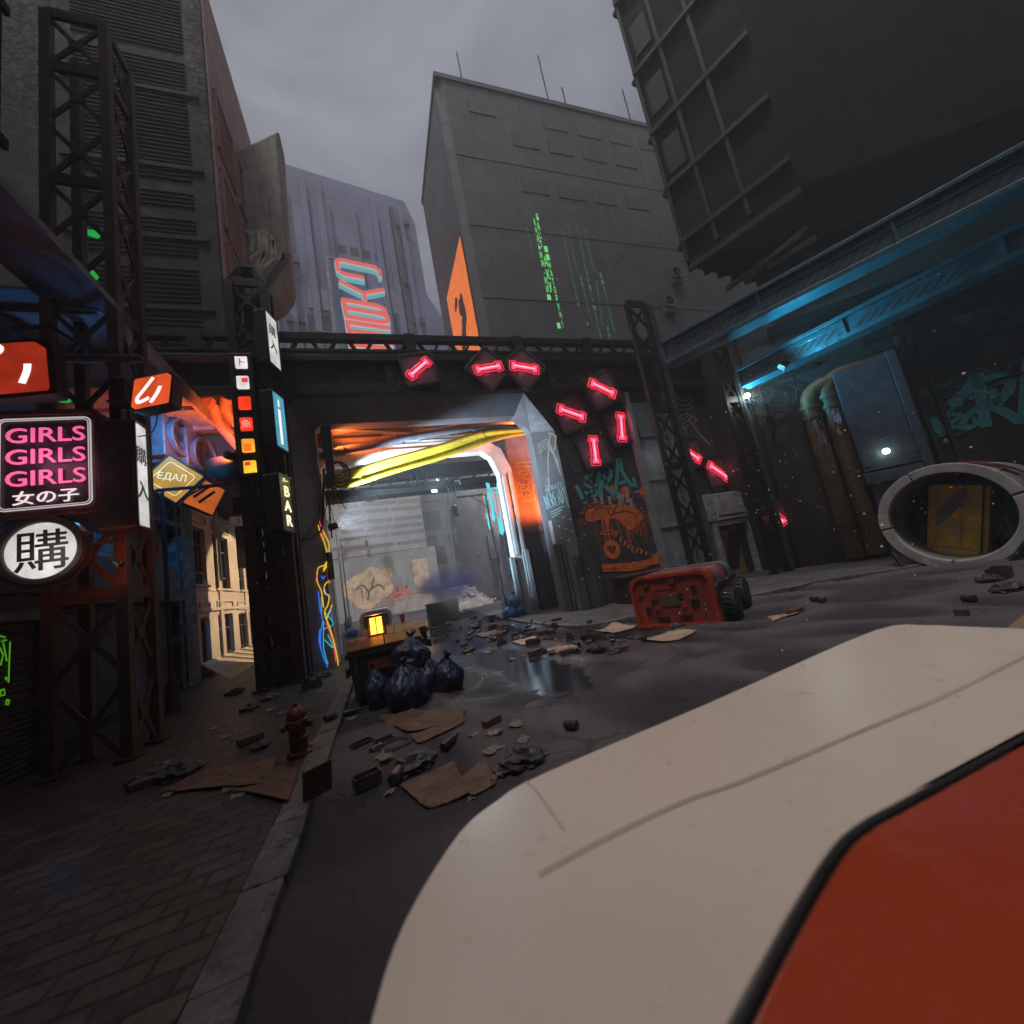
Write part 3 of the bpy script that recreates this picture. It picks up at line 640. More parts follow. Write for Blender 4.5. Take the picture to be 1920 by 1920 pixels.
# neon figure of two crossing legs on the left funnel face
neon = thing('neon_sign', 'tall neon of a pair of crossed legs in yellow, blue and pink tubes', 'neon sign', tuple(frLw.p(.5, 0)))
def nq(px, py): return frLw.inv(PP(px, py, frLw.o, frLw.n))
def ntube(nm, m, paths, r=.022):
    mb = MB()
    for pts in paths: mb.tube([frLw.p(*q, .07) for q in spline([nq(*q) for q in pts], 5)], r, 6)
    mb.build(nm, m, neon)
NY = glow('neon_yellow', (.85, .55, .04), .95, (.5, .35, .05)); NB = glow('neon_blue', (.03, .16, .75), .95, (.05, .1, .5)); NP = glow('neon_pink', (.85, .08, .14), .85); NC = glow('neon_teal', (.03, .5, .5), .9)
ntube('yellow_tube', NY, [[(594, 985), (598, 1000), (606, 1020), (612, 1045), (606, 1060), (594, 1066), (592, 1090), (600, 1110), (604, 1140)], [(604, 1068), (612, 1050), (614, 1020), (602, 995)],
                          [(614, 1090), (606, 1098), (606, 1112), (614, 1118), (612, 1135), (606, 1150), (618, 1185), (628, 1225), (632, 1252)], [(620, 1135), (610, 1160)], [(604, 1072), (610, 1062)]], .019)
ntube('pink_tube', NP, [[(596, 978), (603, 1000), (604, 1015)], [(612, 1065), (615, 1080), (616, 1095)], [(593, 1068), (590, 1090)], [(609, 1168), (622, 1205), (627, 1240)]], .018)
ntube('blue_tube', NB, [[(594, 1110), (597, 1140), (602, 1165), (598, 1190), (600, 1220), (612, 1252)], [(600, 1080), (603, 1086), (607, 1080)], [(604, 1100), (610, 1118)], [(597, 1180), (596, 1205), (606, 1240)], [(617, 1140), (620, 1165)]], .02)
ntube('teal_tube', NC, [[(608, 1150), (622, 1170), (604, 1180)], [(606, 1200), (622, 1215), (612, 1190)], [(600, 1120), (600, 1150)], [(604, 1165), (604, 1215), (612, 1245)]], .016)
mb = MB(); scrib(mb, frLw.at(.25, 1.2), 10, .6, 2.0, .03, 31); mb.build('teal_wall_scrawl', TEALD, gate)
# pink neon bars on turned square plates
PLATE = mat('sign_plate', (.045, .04, .045), .4, 0, .25, 3, bump=.08); PLT2 = mat('plate_face', (.13, .10, .115), .35, 0, .25, 2, bump=.06)
NPK = glow('neon_hot_pink', (1.0, .10, .22), 1.0, (.6, .2, .3)); NCORE = glow('neon_core', (1, .42, .55), 1.3); NRD = glow('neon_red_glow', (1.0, .025, .05), .8)
BARS = [(785, 693, 58, 40, 'L', 'low on the lintel, nearest the tower with the bar sign', 8), (915, 692, 60, 10, 'L', 'on the lintel above the yellow conduits, tilted almost flat', 45), (982, 691, 60, -10, 'L', 'on the lintel, right-hand one of the touching pair', 45),
        (1128, 730, 60, -28, 'U', 'high on the wall beside the black truss tower', 20), (1070, 776, 62, -22, 'W', 'beside the chamfered corner of the passage', 15), (1163, 802, 60, 80, 'W', 'upright, just under the highest one on the wall', 12), (1113, 846, 60, 84, 'W', 'upright, right above the teal tag', 12),
        (1292, 851, 54, -38, 'B', 'half hidden behind the black truss tower', 4), (1345, 885, 54, -38, 'B', 'right over the grey doorway', 5), (1457, 968, 50, -60, 'D', 'low in the dark, behind the far truss tower', 5)]
for i, (px, py, s_, ang, where, txt, rot) in enumerate(BARS):
    yv = {'L': YF - .46, 'U': YF - .3, 'W': YF + .14, 'B': YF + .1}.get(where)
    if where == 'D': c_ = PP(px, py, (16.6, 13.3, 0), V((-.707, -.707, 0))); fb = Fr(c_, V((.707, -.707, 0)))
    else: c_ = PY(px, py, yv); fb = FW(c_)
    d_ = (c_ - EYE).dot(MC @ V((0, 0, 1))); u_ = d_ / FPX * s_       # metres covered by the plate
    th = thing('neon_bar_sign', 'pink neon bar ' + txt, 'neon sign', tuple(c_), 'pink neon bars on the gateway')
    fr = fb.spin(rad(rot)); h_ = u_ * .56
    mb = MB().prism(fr, rrect(-h_, h_, -h_, h_, h_ * .16), -.06, .05); mb.ring(fr, rrect(-h_, h_, -h_, h_, h_ * .16), rrect(-h_ * .86, h_ * .86, -h_ * .86, h_ * .86, h_ * .1), .05, .1); mb.build('plate', PLATE, th, bevel=.008)
    mb = MB().prism(fr, rrect(-h_ * .84, h_ * .84, -h_ * .84, h_ * .84, h_ * .1), .05, .062); mb.build('plate_face', PLT2, th)
    ft = Fr(c_, fb.u * math.cos(rad(ang)) + fb.v * math.sin(rad(ang)), fb.v * math.cos(rad(ang)) - fb.u * math.sin(rad(ang)))
    l_ = u_ * .42 * (1 if where != 'D' else .8); w_ = u_ * .055
    bone = [(-l_, -w_ * 2), (-l_ + w_ * 2.2, -w_ * 2), (-l_ + w_ * 2.6, -w_), (l_ - w_ * 2.6, -w_), (l_ - w_ * 2.2, -w_ * 2), (l_, -w_ * 2), (l_, w_ * 2), (l_ - w_ * 2.2, w_ * 2), (l_ - w_ * 2.6, w_), (-l_ + w_ * 2.6, w_), (-l_ + w_ * 2.2, w_ * 2), (-l_, w_ * 2)]
    mb = MB().prism(ft, bone, .075, .12); mb.build('bar_tube', NPK, th, bevel=.012); mb = MB().tube([ft.p(-l_ + w_ * 1.2, 0, .122), ft.p(l_ - w_ * 1.2, 0, .122)], w_ * .4, 6); mb.build('bar_core', NCORE, th); lamp('POINT', 'neon_bar_light', c_ + fr.n * .4, 5, (1, .12, .25), .15)
    e = w_ * 1.2
    ol = [(-l_ - e, -w_ * 2 - e * .6), (-l_ + w_ * 2.2, -w_ * 2 - e), (-l_ + w_ * 3.2, -w_ - e), (l_ - w_ * 3.2, -w_ - e), (l_ - w_ * 2.2, -w_ * 2 - e), (l_ + e, -w_ * 2 - e * .6), (l_ + e, w_ * 2 + e * .6), (l_ - w_ * 2.2, w_ * 2 + e), (l_ - w_ * 3.2, w_ + e), (-l_ + w_ * 3.2, w_ + e), (-l_ + w_ * 2.2, w_ * 2 + e), (-l_ - e, w_ * 2 + e * .6)]
    mb = MB().tube([ft.p(a, b, .08) for a, b in ol], w_ * .42, 6, closed=True); mb.build('outline_tube', NRD, th)
# ---------------------------------------------------------------- left side of the street
def lattice(nm, label, x0, x1, y0, y1, z0, z1, pw_, step, m, m2=None, rotz=0, cap=0.0, brace=.1, group=None, faces='FBLR', flat=False):
    t = thing(nm, label, 'truss tower', ((x0 + x1) / 2, (y0 + y1) / 2, z0), group)
    for (x, y) in ((x0, y0), (x1, y0)) if flat else ((x0, y0), (x1, y0), (x0, y1), (x1, y1)):
        MB().bar((x, y, z0), (x, y, z1), pw_, up=Y3).bar((x, y, z0), (x, y, z0 + .08), pw_ * 1.7, up=Y3).build('post', m, t, bevel=.012)
    mb = MB(); n = max(1, round((z1 - z0) / step)); h = (z1 - z0) / n
    F = {'F': ((x0, y0), (x1, y0)), 'B': ((x0, y1), (x1, y1)), 'L': ((x0, y0), (x0, y1)), 'R': ((x1, y0), (x1, y1))}
    for k in faces:
        (ax, ay), (bx, by) = F[k]; nrm = Y3 if k in 'FB' else X3
        for i in range(n):
            a, b = z0 + i * h, z0 + (i + 1) * h
            mb.bar((ax, ay, a), (bx, by, b - .1), brace, brace * .5, up=nrm); mb.bar((bx, by, a), (ax, ay, b - .1), brace, brace * .45, up=nrm)
            if i % 2 == 1 or i == n - 1: mb.bar((ax, ay, b), (bx, by, b), brace * 2.6, brace * .9, up=nrm)
            mb.bar(((ax + bx) / 2 - (bx - ax) * .12, (ay + by) / 2 - (by - ay) * .12, (a + b) / 2 - .05), ((ax + bx) / 2 + (bx - ax) * .12, (ay + by) / 2 + (by - ay) * .12, (a + b) / 2 - .05), brace * 2.4, brace * .7, up=nrm)
    mb.build('bracing', m2 or m, t)
    if cap:
        mb = MB(); cx_, cy_ = (x0 + x1) / 2, (y0 + y1) / 2
        for (x, y) in ((x0, y0), (x1, y0), (x0, y1), (x1, y1)): mb.bar((x, y, z1), (cx_ + (x - cx_) * .45, cy_ + (y - cy_) * .45, z1 + cap), pw_ * .8)
        mb.box(cx_ - .3, cx_ + .3, cy_ - .3, cy_ + .3, z1 + cap, z1 + cap + .1); mb.build('cap', m, t, bevel=.01)
    return t
lattice('lattice_tower', 'rusty black truss tower carrying the pink neon and round signs', -5.75, -4.68, 9.65, 10.6, .13, 17, .19, 1.5, RUST, brace=.095, faces='FR')
lattice('lattice_tower', 'black truss tower with a pointed cap carrying the bar sign', -3.65, -2.62, 13.95, 14.75, .13, 13.6, .26, 1.3, STEEL, cap=.7, brace=.12)
mb = MB(); mb.box(-3.35, -2.85, 14.15, 14.55, .13, 13.4)
tag(recenter(mb.build('riser_duct', STEEL, None, bevel=.02), (-3.1, 14.3, .13)), 'black square duct rising inside the truss tower with the bar sign', 'duct')
# --- corner shop with roller shutter
XS = -6.6
shop = thing('shop_building', 'dark corner shop with a green-tagged roller shutter behind the rusty tower', 'building', (-6, 5, 0))
BRK = facade('dark_brick', (.06, .052, .05), .75, axis='y', bw=.5, bh=.25)
s1 = PX(78, 1300, XS); YE = max(9.6, s12 + .3) if (s12 := PX(78, 1300, XS).y) else 9.6; zt = PX(70, 1163, XS).z
mb = MB(); mb.box(-14, XS, s1.y, YE, 0, 9.2); mb.box(-14, XS, -8, 1.5, 0, 9.2); mb.box(-14, XS, 1.5, s1.y, zt, 9.2); mb.box(XS - .6, XS - .3, 1.5, s1.y, 0, zt)
mb.box(XS, XS + .1, s1.y + .1, YE - .05, .1, .7); mb.box(XS, XS + .12, -8, YE + .02, 3.5, 3.7); mb.box(XS, XS + .08, s1.y, YE - .02, 5.4, 9.0)
mb.build('wall', BRK, shop, bevel=.01)
mb = MB(); mb.box(XS - .02, XS + .1, s1.y - .02, s1.y + .12, .13, zt + .1); mb.box(XS - .02, XS + .1, 1.5, s1.y - .02, zt, zt + .18); mb.build('shutter_frame', STEELB, shop, bevel=.01)
mb = MB(); z = .15
while z < zt:
    fl_ = None; mb.prism(Fr((XS - .16, 1.5, z), X3, Z3), [(0, 0), (.05, .02), (.06, .06), (.03, .095), (0, .1)], -(s1.y - 1.5), 0); z += .1
mb.build('shutter', mat('shutter_slats', (.07, .07, .075), .45, .3, .3, 2, bump=.1), shop)
GRN = mat('lime_paint', (.25, .62, .03), .5, 0, .2, 4, bump=0, streak=0); GRNG = glow('lime_paint_glow', (.16, .75, .02), .35, (.25, .6, .03))  # emission added to the lime graffiti, which is no lamp
mb = MB(); g = FL((XS - .09, 0, 0))
def sq(px, py): p = PX(px, py, XS - .09); return (p.y, p.z)
for pts in ([(12, 1200), (0, 1203), (10, 1195), (-4, 1192)], [(-6, 1205), (5, 1228), (0, 1248)], [(5, 1205), (12, 1240)], [(18, 1203), (15, 1280)], [(9, 1272), (12, 1276), (11, 1270), (9, 1272)], [(0, 1295), (7, 1292), (8, 1303), (0, 1305), (0, 1295)], [(12, 1312), (17, 1314), (14, 1322), (10, 1320), (12, 1312)], [(-30, 1235), (-28, 1290)], [(-40, 1220), (-20, 1225), (-35, 1250)]):
    mb.stroke(g, [sq(*q) for q in pts], .035)
mb.build('lime_graffiti', GRNG, shop)
# upper storeys of the corner shop with blue-lit awning
mb = MB(); mb.box(-14, -6.2, -8, 9.2, 9.2, 30)
for z in (12.5, 16, 19.5, 23): mb.box(-6.2, -6.1, -8, 9.25, z, z + .25)
mb.build('upper_storey', WALLD, shop, bevel=.02)
AWN = mat('awning_sheet', (.10, .105, .13), .5, .1, .3, 1.5, bump=.1, streak=.3)
mb = MB(); mb.prism(Fr((-5.6, 5.5, 9.1), X3, Z3), [(0, 0), (1.3, -.35), (1.3, -.2), (0, .2)], -3.6, 0); mb.build('awning', AWN, shop, bevel=.01)
# --- signs on the rusty tower
girls = thing('neon_sign', 'square neon sign reading GIRLS three times in pink above white characters', 'neon sign', (-5.4, 9.2, 4.7))
f = FW((0, 9.18, 0)); x0, x1, z0, z1 = -6.22, -4.8, 4.78, 6.62
SB = mat('sign_box_black', (.028, .026, .028), .38, .2, .35, 3, col2=(.07, .04, .03), amt2=.15, bump=.12)
mb = MB(); mb.prism(f, rrect(x0 - .1, x1 + .1, z0 - .1, z1 + .1, .16), -.34, -.02); mb.ring(f, rrect(x0 - .1, x1 + .1, z0 - .1, z1 + .1, .16), rrect(x0, x1, z0, z1, .1), -.02, .06); mb.build('sign_box', mat('sign_frame_oxide', (.085, .036, .03), .35, .3, .4, 4, col2=(.03, .02, .02), amt2=.3, bump=.2), girls, bevel=.012)
mb = MB().prism(f, rrect(x0, x1, z0, z1, .1), -.02, -.01); mb.build('sign_face', mat('sign_face_dark', (.045, .04, .045), .3, 0, .3, 3, bump=.05), girls)
NW = glow('neon_white', (1, .82, .86), .9, (.3, .3, .3)); NPT = glow('neon_soft_pink', (.9, .13, .34), .95, (.5, .2, .3))
mb = MB(); e = .06
mb.tube([f.p(a, b, .03) for a, b in rrect(x0 + e, x1 - e, z0 + e, z1 - e, .1, 5)], .013, 6, closed=True); e = .095
mb.tube([f.p(a, b, .03) for a, b in rrect(x0 + e, x1 - e, z0 + e, z1 - e, .08, 5)], .008, 6, closed=True); mb.build('border_tube', glow('neon_dim_white', (1, .85, .85), .5, (.2, .2, .2)), girls)
mb = MB()
for k in range(3): mb.text(f.at(-5.5, 6.1 - k * .41), 'GIRLS', .40, .02, .012, .004, 1.12)
mb.build('pink_lettering', NPT, girls)
mb = MB(); mb.text(f.at(-5.5, 4.95), '女の子', .27, .02, .01, .004, 1.15); mb.build('white_lettering', NW, girls)
WP = glowpanel('lit_white_acrylic', (1, .97, .95), .72, .3)
INK = mat('sign_ink', (.015, .013, .015), .5, 0, .1, 3, bump=0, streak=0)
c_ = PY(79, 1032, 9.2); rs = thing('round_sign', 'round white lit sign with one bold black character below the pink neon', 'sign', tuple(c_)); fr = FW(c_)
R_ = .50
mb = MB(); mb.ring(fr, arc((0, 0), R_ * 1.25, 0, 360, 40)[:-1], arc((0, 0), R_, 0, 360, 40)[:-1], -.18, .07); mb.prism(fr, arc((0, 0), R_ * 1.2, 0, 360, 40)[:-1], -.2, -.1); mb.build('rim', SB, rs, bevel=.03)
MB().prism(fr, arc((0, 0), R_, 0, 360, 40)[:-1], -.1, .0).build('sign_face', WP, rs)
MB().text(fr.at(0, -.29), '購', .78, .004, .004, .004).build('black_lettering', INK, rs)
mb = MB(); mb.tube([fr.p(a, b, .02) for a, b in arc((0, 0), R_ * 1.42, 0, 360, 40)[:-1]], .012, 6, closed=True); mb.tube([fr.p(-.62, 0), fr.p(-.95, 0)], .03); mb.tube([fr.p(.6, 0), fr.p(1.05, .02)], .03); mb.tube([fr.p(.95, .015), fr.p(1.0, .015)], .05); mb.build('hoop', STEEL, rs)
# horizontal sign pole
a, b = PY(-60, 673, 9.25), PY(264, 673, 9.25)
mb = MB().tube([a, b], .085, 14).tube([b, b + V((.03, 0, 0))], .06, 14); tag(recenter(mb.build('sign_pole', RUST), a), 'thick horizontal sign pole running across the rusty tower', 'pole')
def face_sign(nm, label, fr, w_, h_, d_, face, parts, cat='sign', r=.03, rim=.05):
    """box sign: w x h face centred on fr, d deep behind it"""
    t = thing(nm, label, cat, tuple(fr.o))
    mb = MB(); mb.prism(fr, rrect(-w_ / 2 - rim, w_ / 2 + rim, -h_ / 2 - rim, h_ / 2 + rim, r + rim), -d_, -.02); mb.ring(fr, rrect(-w_ / 2 - rim, w_ / 2 + rim, -h_ / 2 - rim, h_ / 2 + rim, r + rim), rrect(-w_ / 2, w_ / 2, -h_ / 2, h_ / 2, r), -.02, .03); mb.build('sign_box', SB, t, bevel=.01)
    MB().prism(fr, rrect(-w_ / 2, w_ / 2, -h_ / 2, h_ / 2, r), -.02, 0).build('sign_face', face, t)
    for nm2, m, fn in parts:
        mb = MB(); fn(mb, fr); mb.build(nm2, m, t)
    return t
# vertical white sign (face looks down the side of the street)
def xsign(px0, py0, px1, py1, x):
    a, b = PX(px0, py0, x), PX(px1, py1, x); return Fr(V((x, (a.y + b.y) / 2, (a.z + b.z) / 2)), Y3), abs(b.y - a.y), abs(a.z - b.z)
a = PX(251, 790, -4.2); b = PX(281, 990, -4.2); cz_ = PX(262, 985, -4.2)
fr = Fr(V((-4.2, (a.y + b.y) / 2, (a.z + cz_.z) / 2)), Y3); W_, H_ = b.y - a.y, a.z - cz_.z
def vtxt(mb, fr, chars, size, y0, dy, bold=.0, sx=1.0):
    for i, ch in enumerate(chars): mb.text(fr.at(0, y0 - i * dy), ch, size, .004, .003, .02 if ch == '入' else .003, sx)
face_sign('hanging_sign', 'tall white lit sign with two black characters beside the pink neon', fr, W_, H_, .55, WP, [('black_lettering', INK, lambda mb, g: vtxt(mb, g, '購入', W_ * .95, H_ * .12, H_ * .34, .003))])
# orange lozenge sign with white strokes
ORP = glowpanel('lit_orange_acrylic', (1, .12, .03), .85, .3); ORD = glowpanel('lit_deep_orange_acrylic', (.85, .06, .02), .42, .4)
WST = glow('white_sign_stroke', (1, .95, .92), 1.1)
c_ = PY(284, 733, 9.0); fr = Fr(c_, V((.8, -.25, .04)), V((.12, 0, 1)))
def octo(w_, h_, c): return [(-w_ + c, -h_), (w_ - c * .3, -h_), (w_, -h_ + c * .3), (w_, h_ - c), (w_ - c, h_), (-w_ + c * .3, h_), (-w_, h_ - c * .3), (-w_, -h_ + c)]
t = thing('lozenge_sign', 'small orange lit sign with two curved white strokes at the end of the pole', 'sign', tuple(c_))
u_ = .36; MB().prism(fr, octo(u_ * 1.12, u_ * 1.02, .09), -.28, -.01).build('sign_box', SB, t, bevel=.015); MB().prism(fr, octo(u_, u_ * .9, .07), -.01, .01).build('sign_face', ORP, t)
mb = MB(); mb.stroke(fr, spline([(.02, .28), (-.12, .08), (-.25, -.1), (-.22, -.2), (-.08, -.17), (-.02, -.14)], 5), .075, n1=.016); mb.stroke(fr, spline([(.18, .06), (.13, -.08), (.02, -.26)], 5), .08, n1=.016); mb.build('white_stroke', WST, t)
mb = MB(); mb.tube(spline([tuple(fr.p(-.3, -.35, -.1)), tuple(fr.p(.15, -.55, 0)), tuple(fr.p(.1, -.9, 0)), tuple(fr.p(-.35, -.8, -.2))], 6), .012, 6); mb.build('loose_wire', RUBBER, t)
c_ = PY(18, 690, 8.7); fr = Fr(c_, V((.97, -.06, .06)), V((-.06, 0, 1)))
t = thing('orange_panel_sign', 'large deep orange lit panel with white strokes cut by the edge of the picture', 'sign', tuple(c_))
MB().prism(fr, octo(.62, .56, .16), -.3, -.01).build('sign_box', SB, t, bevel=.02); MB().prism(fr, octo(.52, .48, .14), -.01, .01).build('sign_face', ORD, t)
mb = MB(); mb.stroke(fr, spline([(.26, .05), (.24, -.1), (.16, -.32)], 5), .11, n1=.016); mb.stroke(fr, spline([(-.3, .5), (-.1, .38), (-.22, .25)], 5), .12, n1=.016); mb.stroke(fr, spline([(-.4, -.05), (-.3, -.25)], 3), .1, n1=.016); mb.build('white_stroke', WST, t)
MB().tube([c_ + V((.1, -.1, .7)), c_ + V((.5, .1, .9)), c_ + V((.75, .5, .75)), c_ + V((.7, .9, .7))], .035, 8).tube([PY(-40, 705, 9.0), PY(70, 683, 9.3)], .05, 8).build('bracket', STEEL, t)
# dark lantern under the pole
def lantern(mb_, mg, c, s, top=True):
    c = V(c); mb_.box(c.x - .17 * s, c.x + .17 * s, c.y - .17 * s, c.y + .17 * s, c.z + .26 * s, c.z + .32 * s); mb_.box(c.x - .2 * s, c.x + .2 * s, c.y - .2 * s, c.y + .2 * s, c.z - .32 * s, c.z - .26 * s)
    mb_.lathe((c.x, c.y, c.z + .32 * s), [(.2 * s, 0), (.06 * s, .12 * s), (.03 * s, .2 * s)], 8)
    for i in (-1, 1):
        for j in (-1, 1): mb_.bar(c + V((.15 * s * i, .15 * s * j, -.28 * s)), c + V((.15 * s * i, .15 * s * j, .28 * s)), .035 * s, up=Y3)
    if mg: mg.box(c.x - .13 * s, c.x + .13 * s, c.y - .13 * s, c.y + .13 * s, c.z - .26 * s, c.z + .26 * s)
c_ = PY(227, 738, 9.4); t = thing('lantern', 'dark unlit lantern hanging from the thick sign pole', 'lantern', tuple(c_))
mb = MB(); mg = MB(); lantern(mb, mg, c_, .8); mb.tube([c_ + Z3 * .4, V((c_.x, c_.y, a.z if False else 7.75))], .02); mb.build('lantern_frame', RUST, t); mg.build('lantern_glass', mat('smoked_glass', (.02, .016, .016), .6, 0, .2, 3, bump=0, spec=.1), t)
# small lit poster seen through the tower, green glints
fr = Fr(PY(190, 652, 13.2), V((.5, .8, 0)))
PST = glowpanel('lit_poster_white', (.55, .75, .9), .9, .5)
face_sign('lit_poster', 'small lit poster with pale blue flames and an orange edge seen through the rusty tower', fr, .8, 1.4, .1, PST, [('poster_print', glow('poster_orange', (1, .35, .02), 1.0), lambda mb, g: (mb.stroke(g, [(-.35, -.6), (-.1, -.45), (.35, -.62)], .16), mb.stroke(g, [(-.36, .6), (-.34, -.4)], .06), mb.stroke(g, [(-.1, -.6), (.1, .0)], .05))), ('poster_dark_print', INK, lambda mb, g: (mb.stroke(g, [(-.15, .55), (0, -.1), (.12, .3)], .09), mb.stroke(g, [(.12, .3), (.2, -.5)], .07)))])
GG = glow('green_sign_glow', (.03, .8, .12), .4)
for i, (px, py, y, w_, h_, lab) in enumerate(((176, 438, 12.5, .28, .24, 'small green lit arrow panel at the top of the rusty tower'), (174, 516, 12.5, .22, .3, 'small green lit wedge panel below the green arrow panel'), (116, 748, 12.8, .5, .2, 'green lit strip behind the tower above the pink neon'))):
    p = PY(px, py, y); fr = FW(p); mb = MB(); mb.prism(fr, [(-w_ / 2, -h_ * .2), (w_ * .2, -h_ / 2), (w_ / 2, 0), (w_ * .1, h_ / 2), (-w_ / 2, h_ / 2)], -.05, 0); tag(recenter(mb.build('green_panel', GG, None), p), lab, 'lit panel')
# --- canopy, overhanging block, street facade
row = thing('street_building', 'dark building with blue-lit brick corner, canopy and fan units left of the street', 'building', (-8, 14, 0))
BLB = facade('block_masonry', (.12, .125, .13), .7, axis='y', bw=.62, bh=.36, mort=.018)
mb = MB(); mb.box(-14, -7.8, 9.5, 19.2, 0, 9.3)
bp = PX(322, 1000, -7.6).y; bq = PX(356, 1000, -7.6).y; BLUE_AT = V((-7.5, (bp + bq) / 2, 4.8))
mb.box(-7.8, -7.5, bp, bq, 0, 9.2); mb.box(-7.8, -7.42, bq - 1.3, bq - .3, 0, 9.2)
mb.build('wall', BLB, row, bevel=.012)
mb = MB(); mb.box(-7.8, -7.3, 9.6, bp, 3.4, 3.7); mb.box(-7.8, -7.45, 9.6, bp - .2, 3.7, 4.8); mb.box(-7.8, -7.3, 9.6, bp, 6.3, 6.5)
for y in (10.4, 12.4, 14.4): mb.box(-7.8, -7.6, y, y + 1.3, .3, 3.2)
mb.build('shop_front', mat('shop_front_wood', (.06, .045, .04), .6, 0, .3, 2, bump=.15), row, bevel=.02)
CANP = mat('canopy_paint', (.30, .23, .25), .5, 0, .3, 1.2, col2=(.28, .07, .05), amt2=.25, bump=.1)
mb = MB(); mb.box(-7.9, -5.05, 9.5, 17.2, 9.52, 9.6); mb.box(-5.05, -4.95, 9.5, 17.25, 9.25, 9.75)
for y in (10, 11.6, 13.2, 14.8, 16.4): mb.box(-7.8, -5.05, y, y + .12, 9.36, 9.52)
mb.build('canopy', CANP, row, bevel=.012)
blk = thing('louvred_block', 'dark louvred block overhanging the street above the canopy', 'building', (-7, 17.4, 8))
xr = PY(424, 640, 17.3).x
mb = MB(); mb.box(-16, xr, 17.4, 27, 8.4, 34); mb.build('wall', WALLD, blk, bevel=.03)
mb = MB(); f = FW((0, 17.4, 0)); z = 12.2
while z < 32:
    mb.fbox(f, -9.6, xr - .8, z, z + .045, 0, .05); z += .21
    if rnd.random() < .08: z += .5
for z in (12, 15.2, 18.5, 22, 26): mb.fbox(f, -10, xr - .35, z - .25, z - .05, 0, .1)
mb.build('louvre', WALLD, blk)
PINKLIT = mat('pink_lit_panel_paint', (.36, .20, .18), .6, .1, .25, 1.4, bump=.1, streak=.4)  # pink light on this side is put into the cladding and shutter colour
mb = MB(); mb.box(xr, xr + .08, 17.5, 27, 8.4, 34); mb.build('pink_lit_side', PINKLIT, blk)
mb = MB()
for z in (11.5, 15.5, 19.5, 24):
    for y in (18.0, 21.0, 24.0):
        mb.box(xr + .08, xr + .2, y, y + .12, z, z + 3.4); mb.box(xr + .08, xr + .2, y + 2.3, y + 2.42, z, z + 3.4); mb.box(xr + .08, xr + .2, y, y + 2.42, z, z + .12); mb.box(xr + .08, xr + .2, y, y + 2.42, z + 3.3, z + 3.42)
        for k in range(16): mb.box(xr + .08, xr + .14, y + .12, y + 2.3, z + .2 + k * .19, z + .27 + k * .19)
mb.build('side_shutter', PINKLIT, blk)
# rounded concrete pod with pale tags above the bar tower
pod = thing('concrete_pod', 'rounded concrete pod with pale tags jutting out high above the bar tower', 'building', (-4, 22, 14))
PODM = mat('stained_pod_concrete', (.27, .245, .21), .7, 0, .35, 1.0, bump=.2, bscale=16, streak=.65, scol=(.09, .08, .075))
fr = Fr(V((-9, 22, 0)), X3)
def pq(px, py): p = PY(px, py, 21.97); return (p.x + 9, p.z)
prof = [pq(*q) for q in ((400, 300), (522, 240), (527, 330), (534, 420), (540, 470), (545, 515), (541, 533), (522, 556), (506, 566), (470, 548), (440, 508), (416, 440))]
MB().prism(fr, prof, -1.8, 0).build('pod_body', PODM, pod, bevel=.22, bseg=4)
mb = MB(); g = fr.at(0, 0, .025)
def pq(px, py): p = PY(px, py, 21.97); return (p.x + 9, p.z)
for pts in ([(486, 430), (487, 470), (470, 483), (451, 517)], [(494, 430), (494, 475), (486, 490), (473, 513)], [(499, 432), (500, 465), (492, 485), (486, 508)], [(509, 440), (518, 480), (495, 500), (482, 519)], [(509, 480), (512, 450)], [(456, 440), (467, 447), (474, 443), (472, 470), (454, 463), (456, 440)], [(528, 475), (524, 488), (533, 484), (528, 475)], [(450, 425), (456, 430), (475, 440)]):
    mb.stroke(g, [pq(*q) for q in pts], .17, n1=.0)
for i, pts in enumerate(([(410, 421), (414, 434)], [(408, 424), (418, 420)], [(419, 420), (424, 436)], [(425, 422), (428, 440), (434, 424)], [(437, 446), (442, 428), (448, 436), (440, 440)])): mb.stroke(g, [pq(*q) for q in pts], .15, n1=.0)
mb.build('pale_graffiti', mat('chalk_paint', (.62, .58, .48), .7, bump=0, streak=.1), pod)
mb = MB(); mb.stroke(g, [pq(490, 545), pq(517, 510), pq(534, 486), pq(539, 474)], .42, n1=.0); mb.build('black_band', INK, pod)
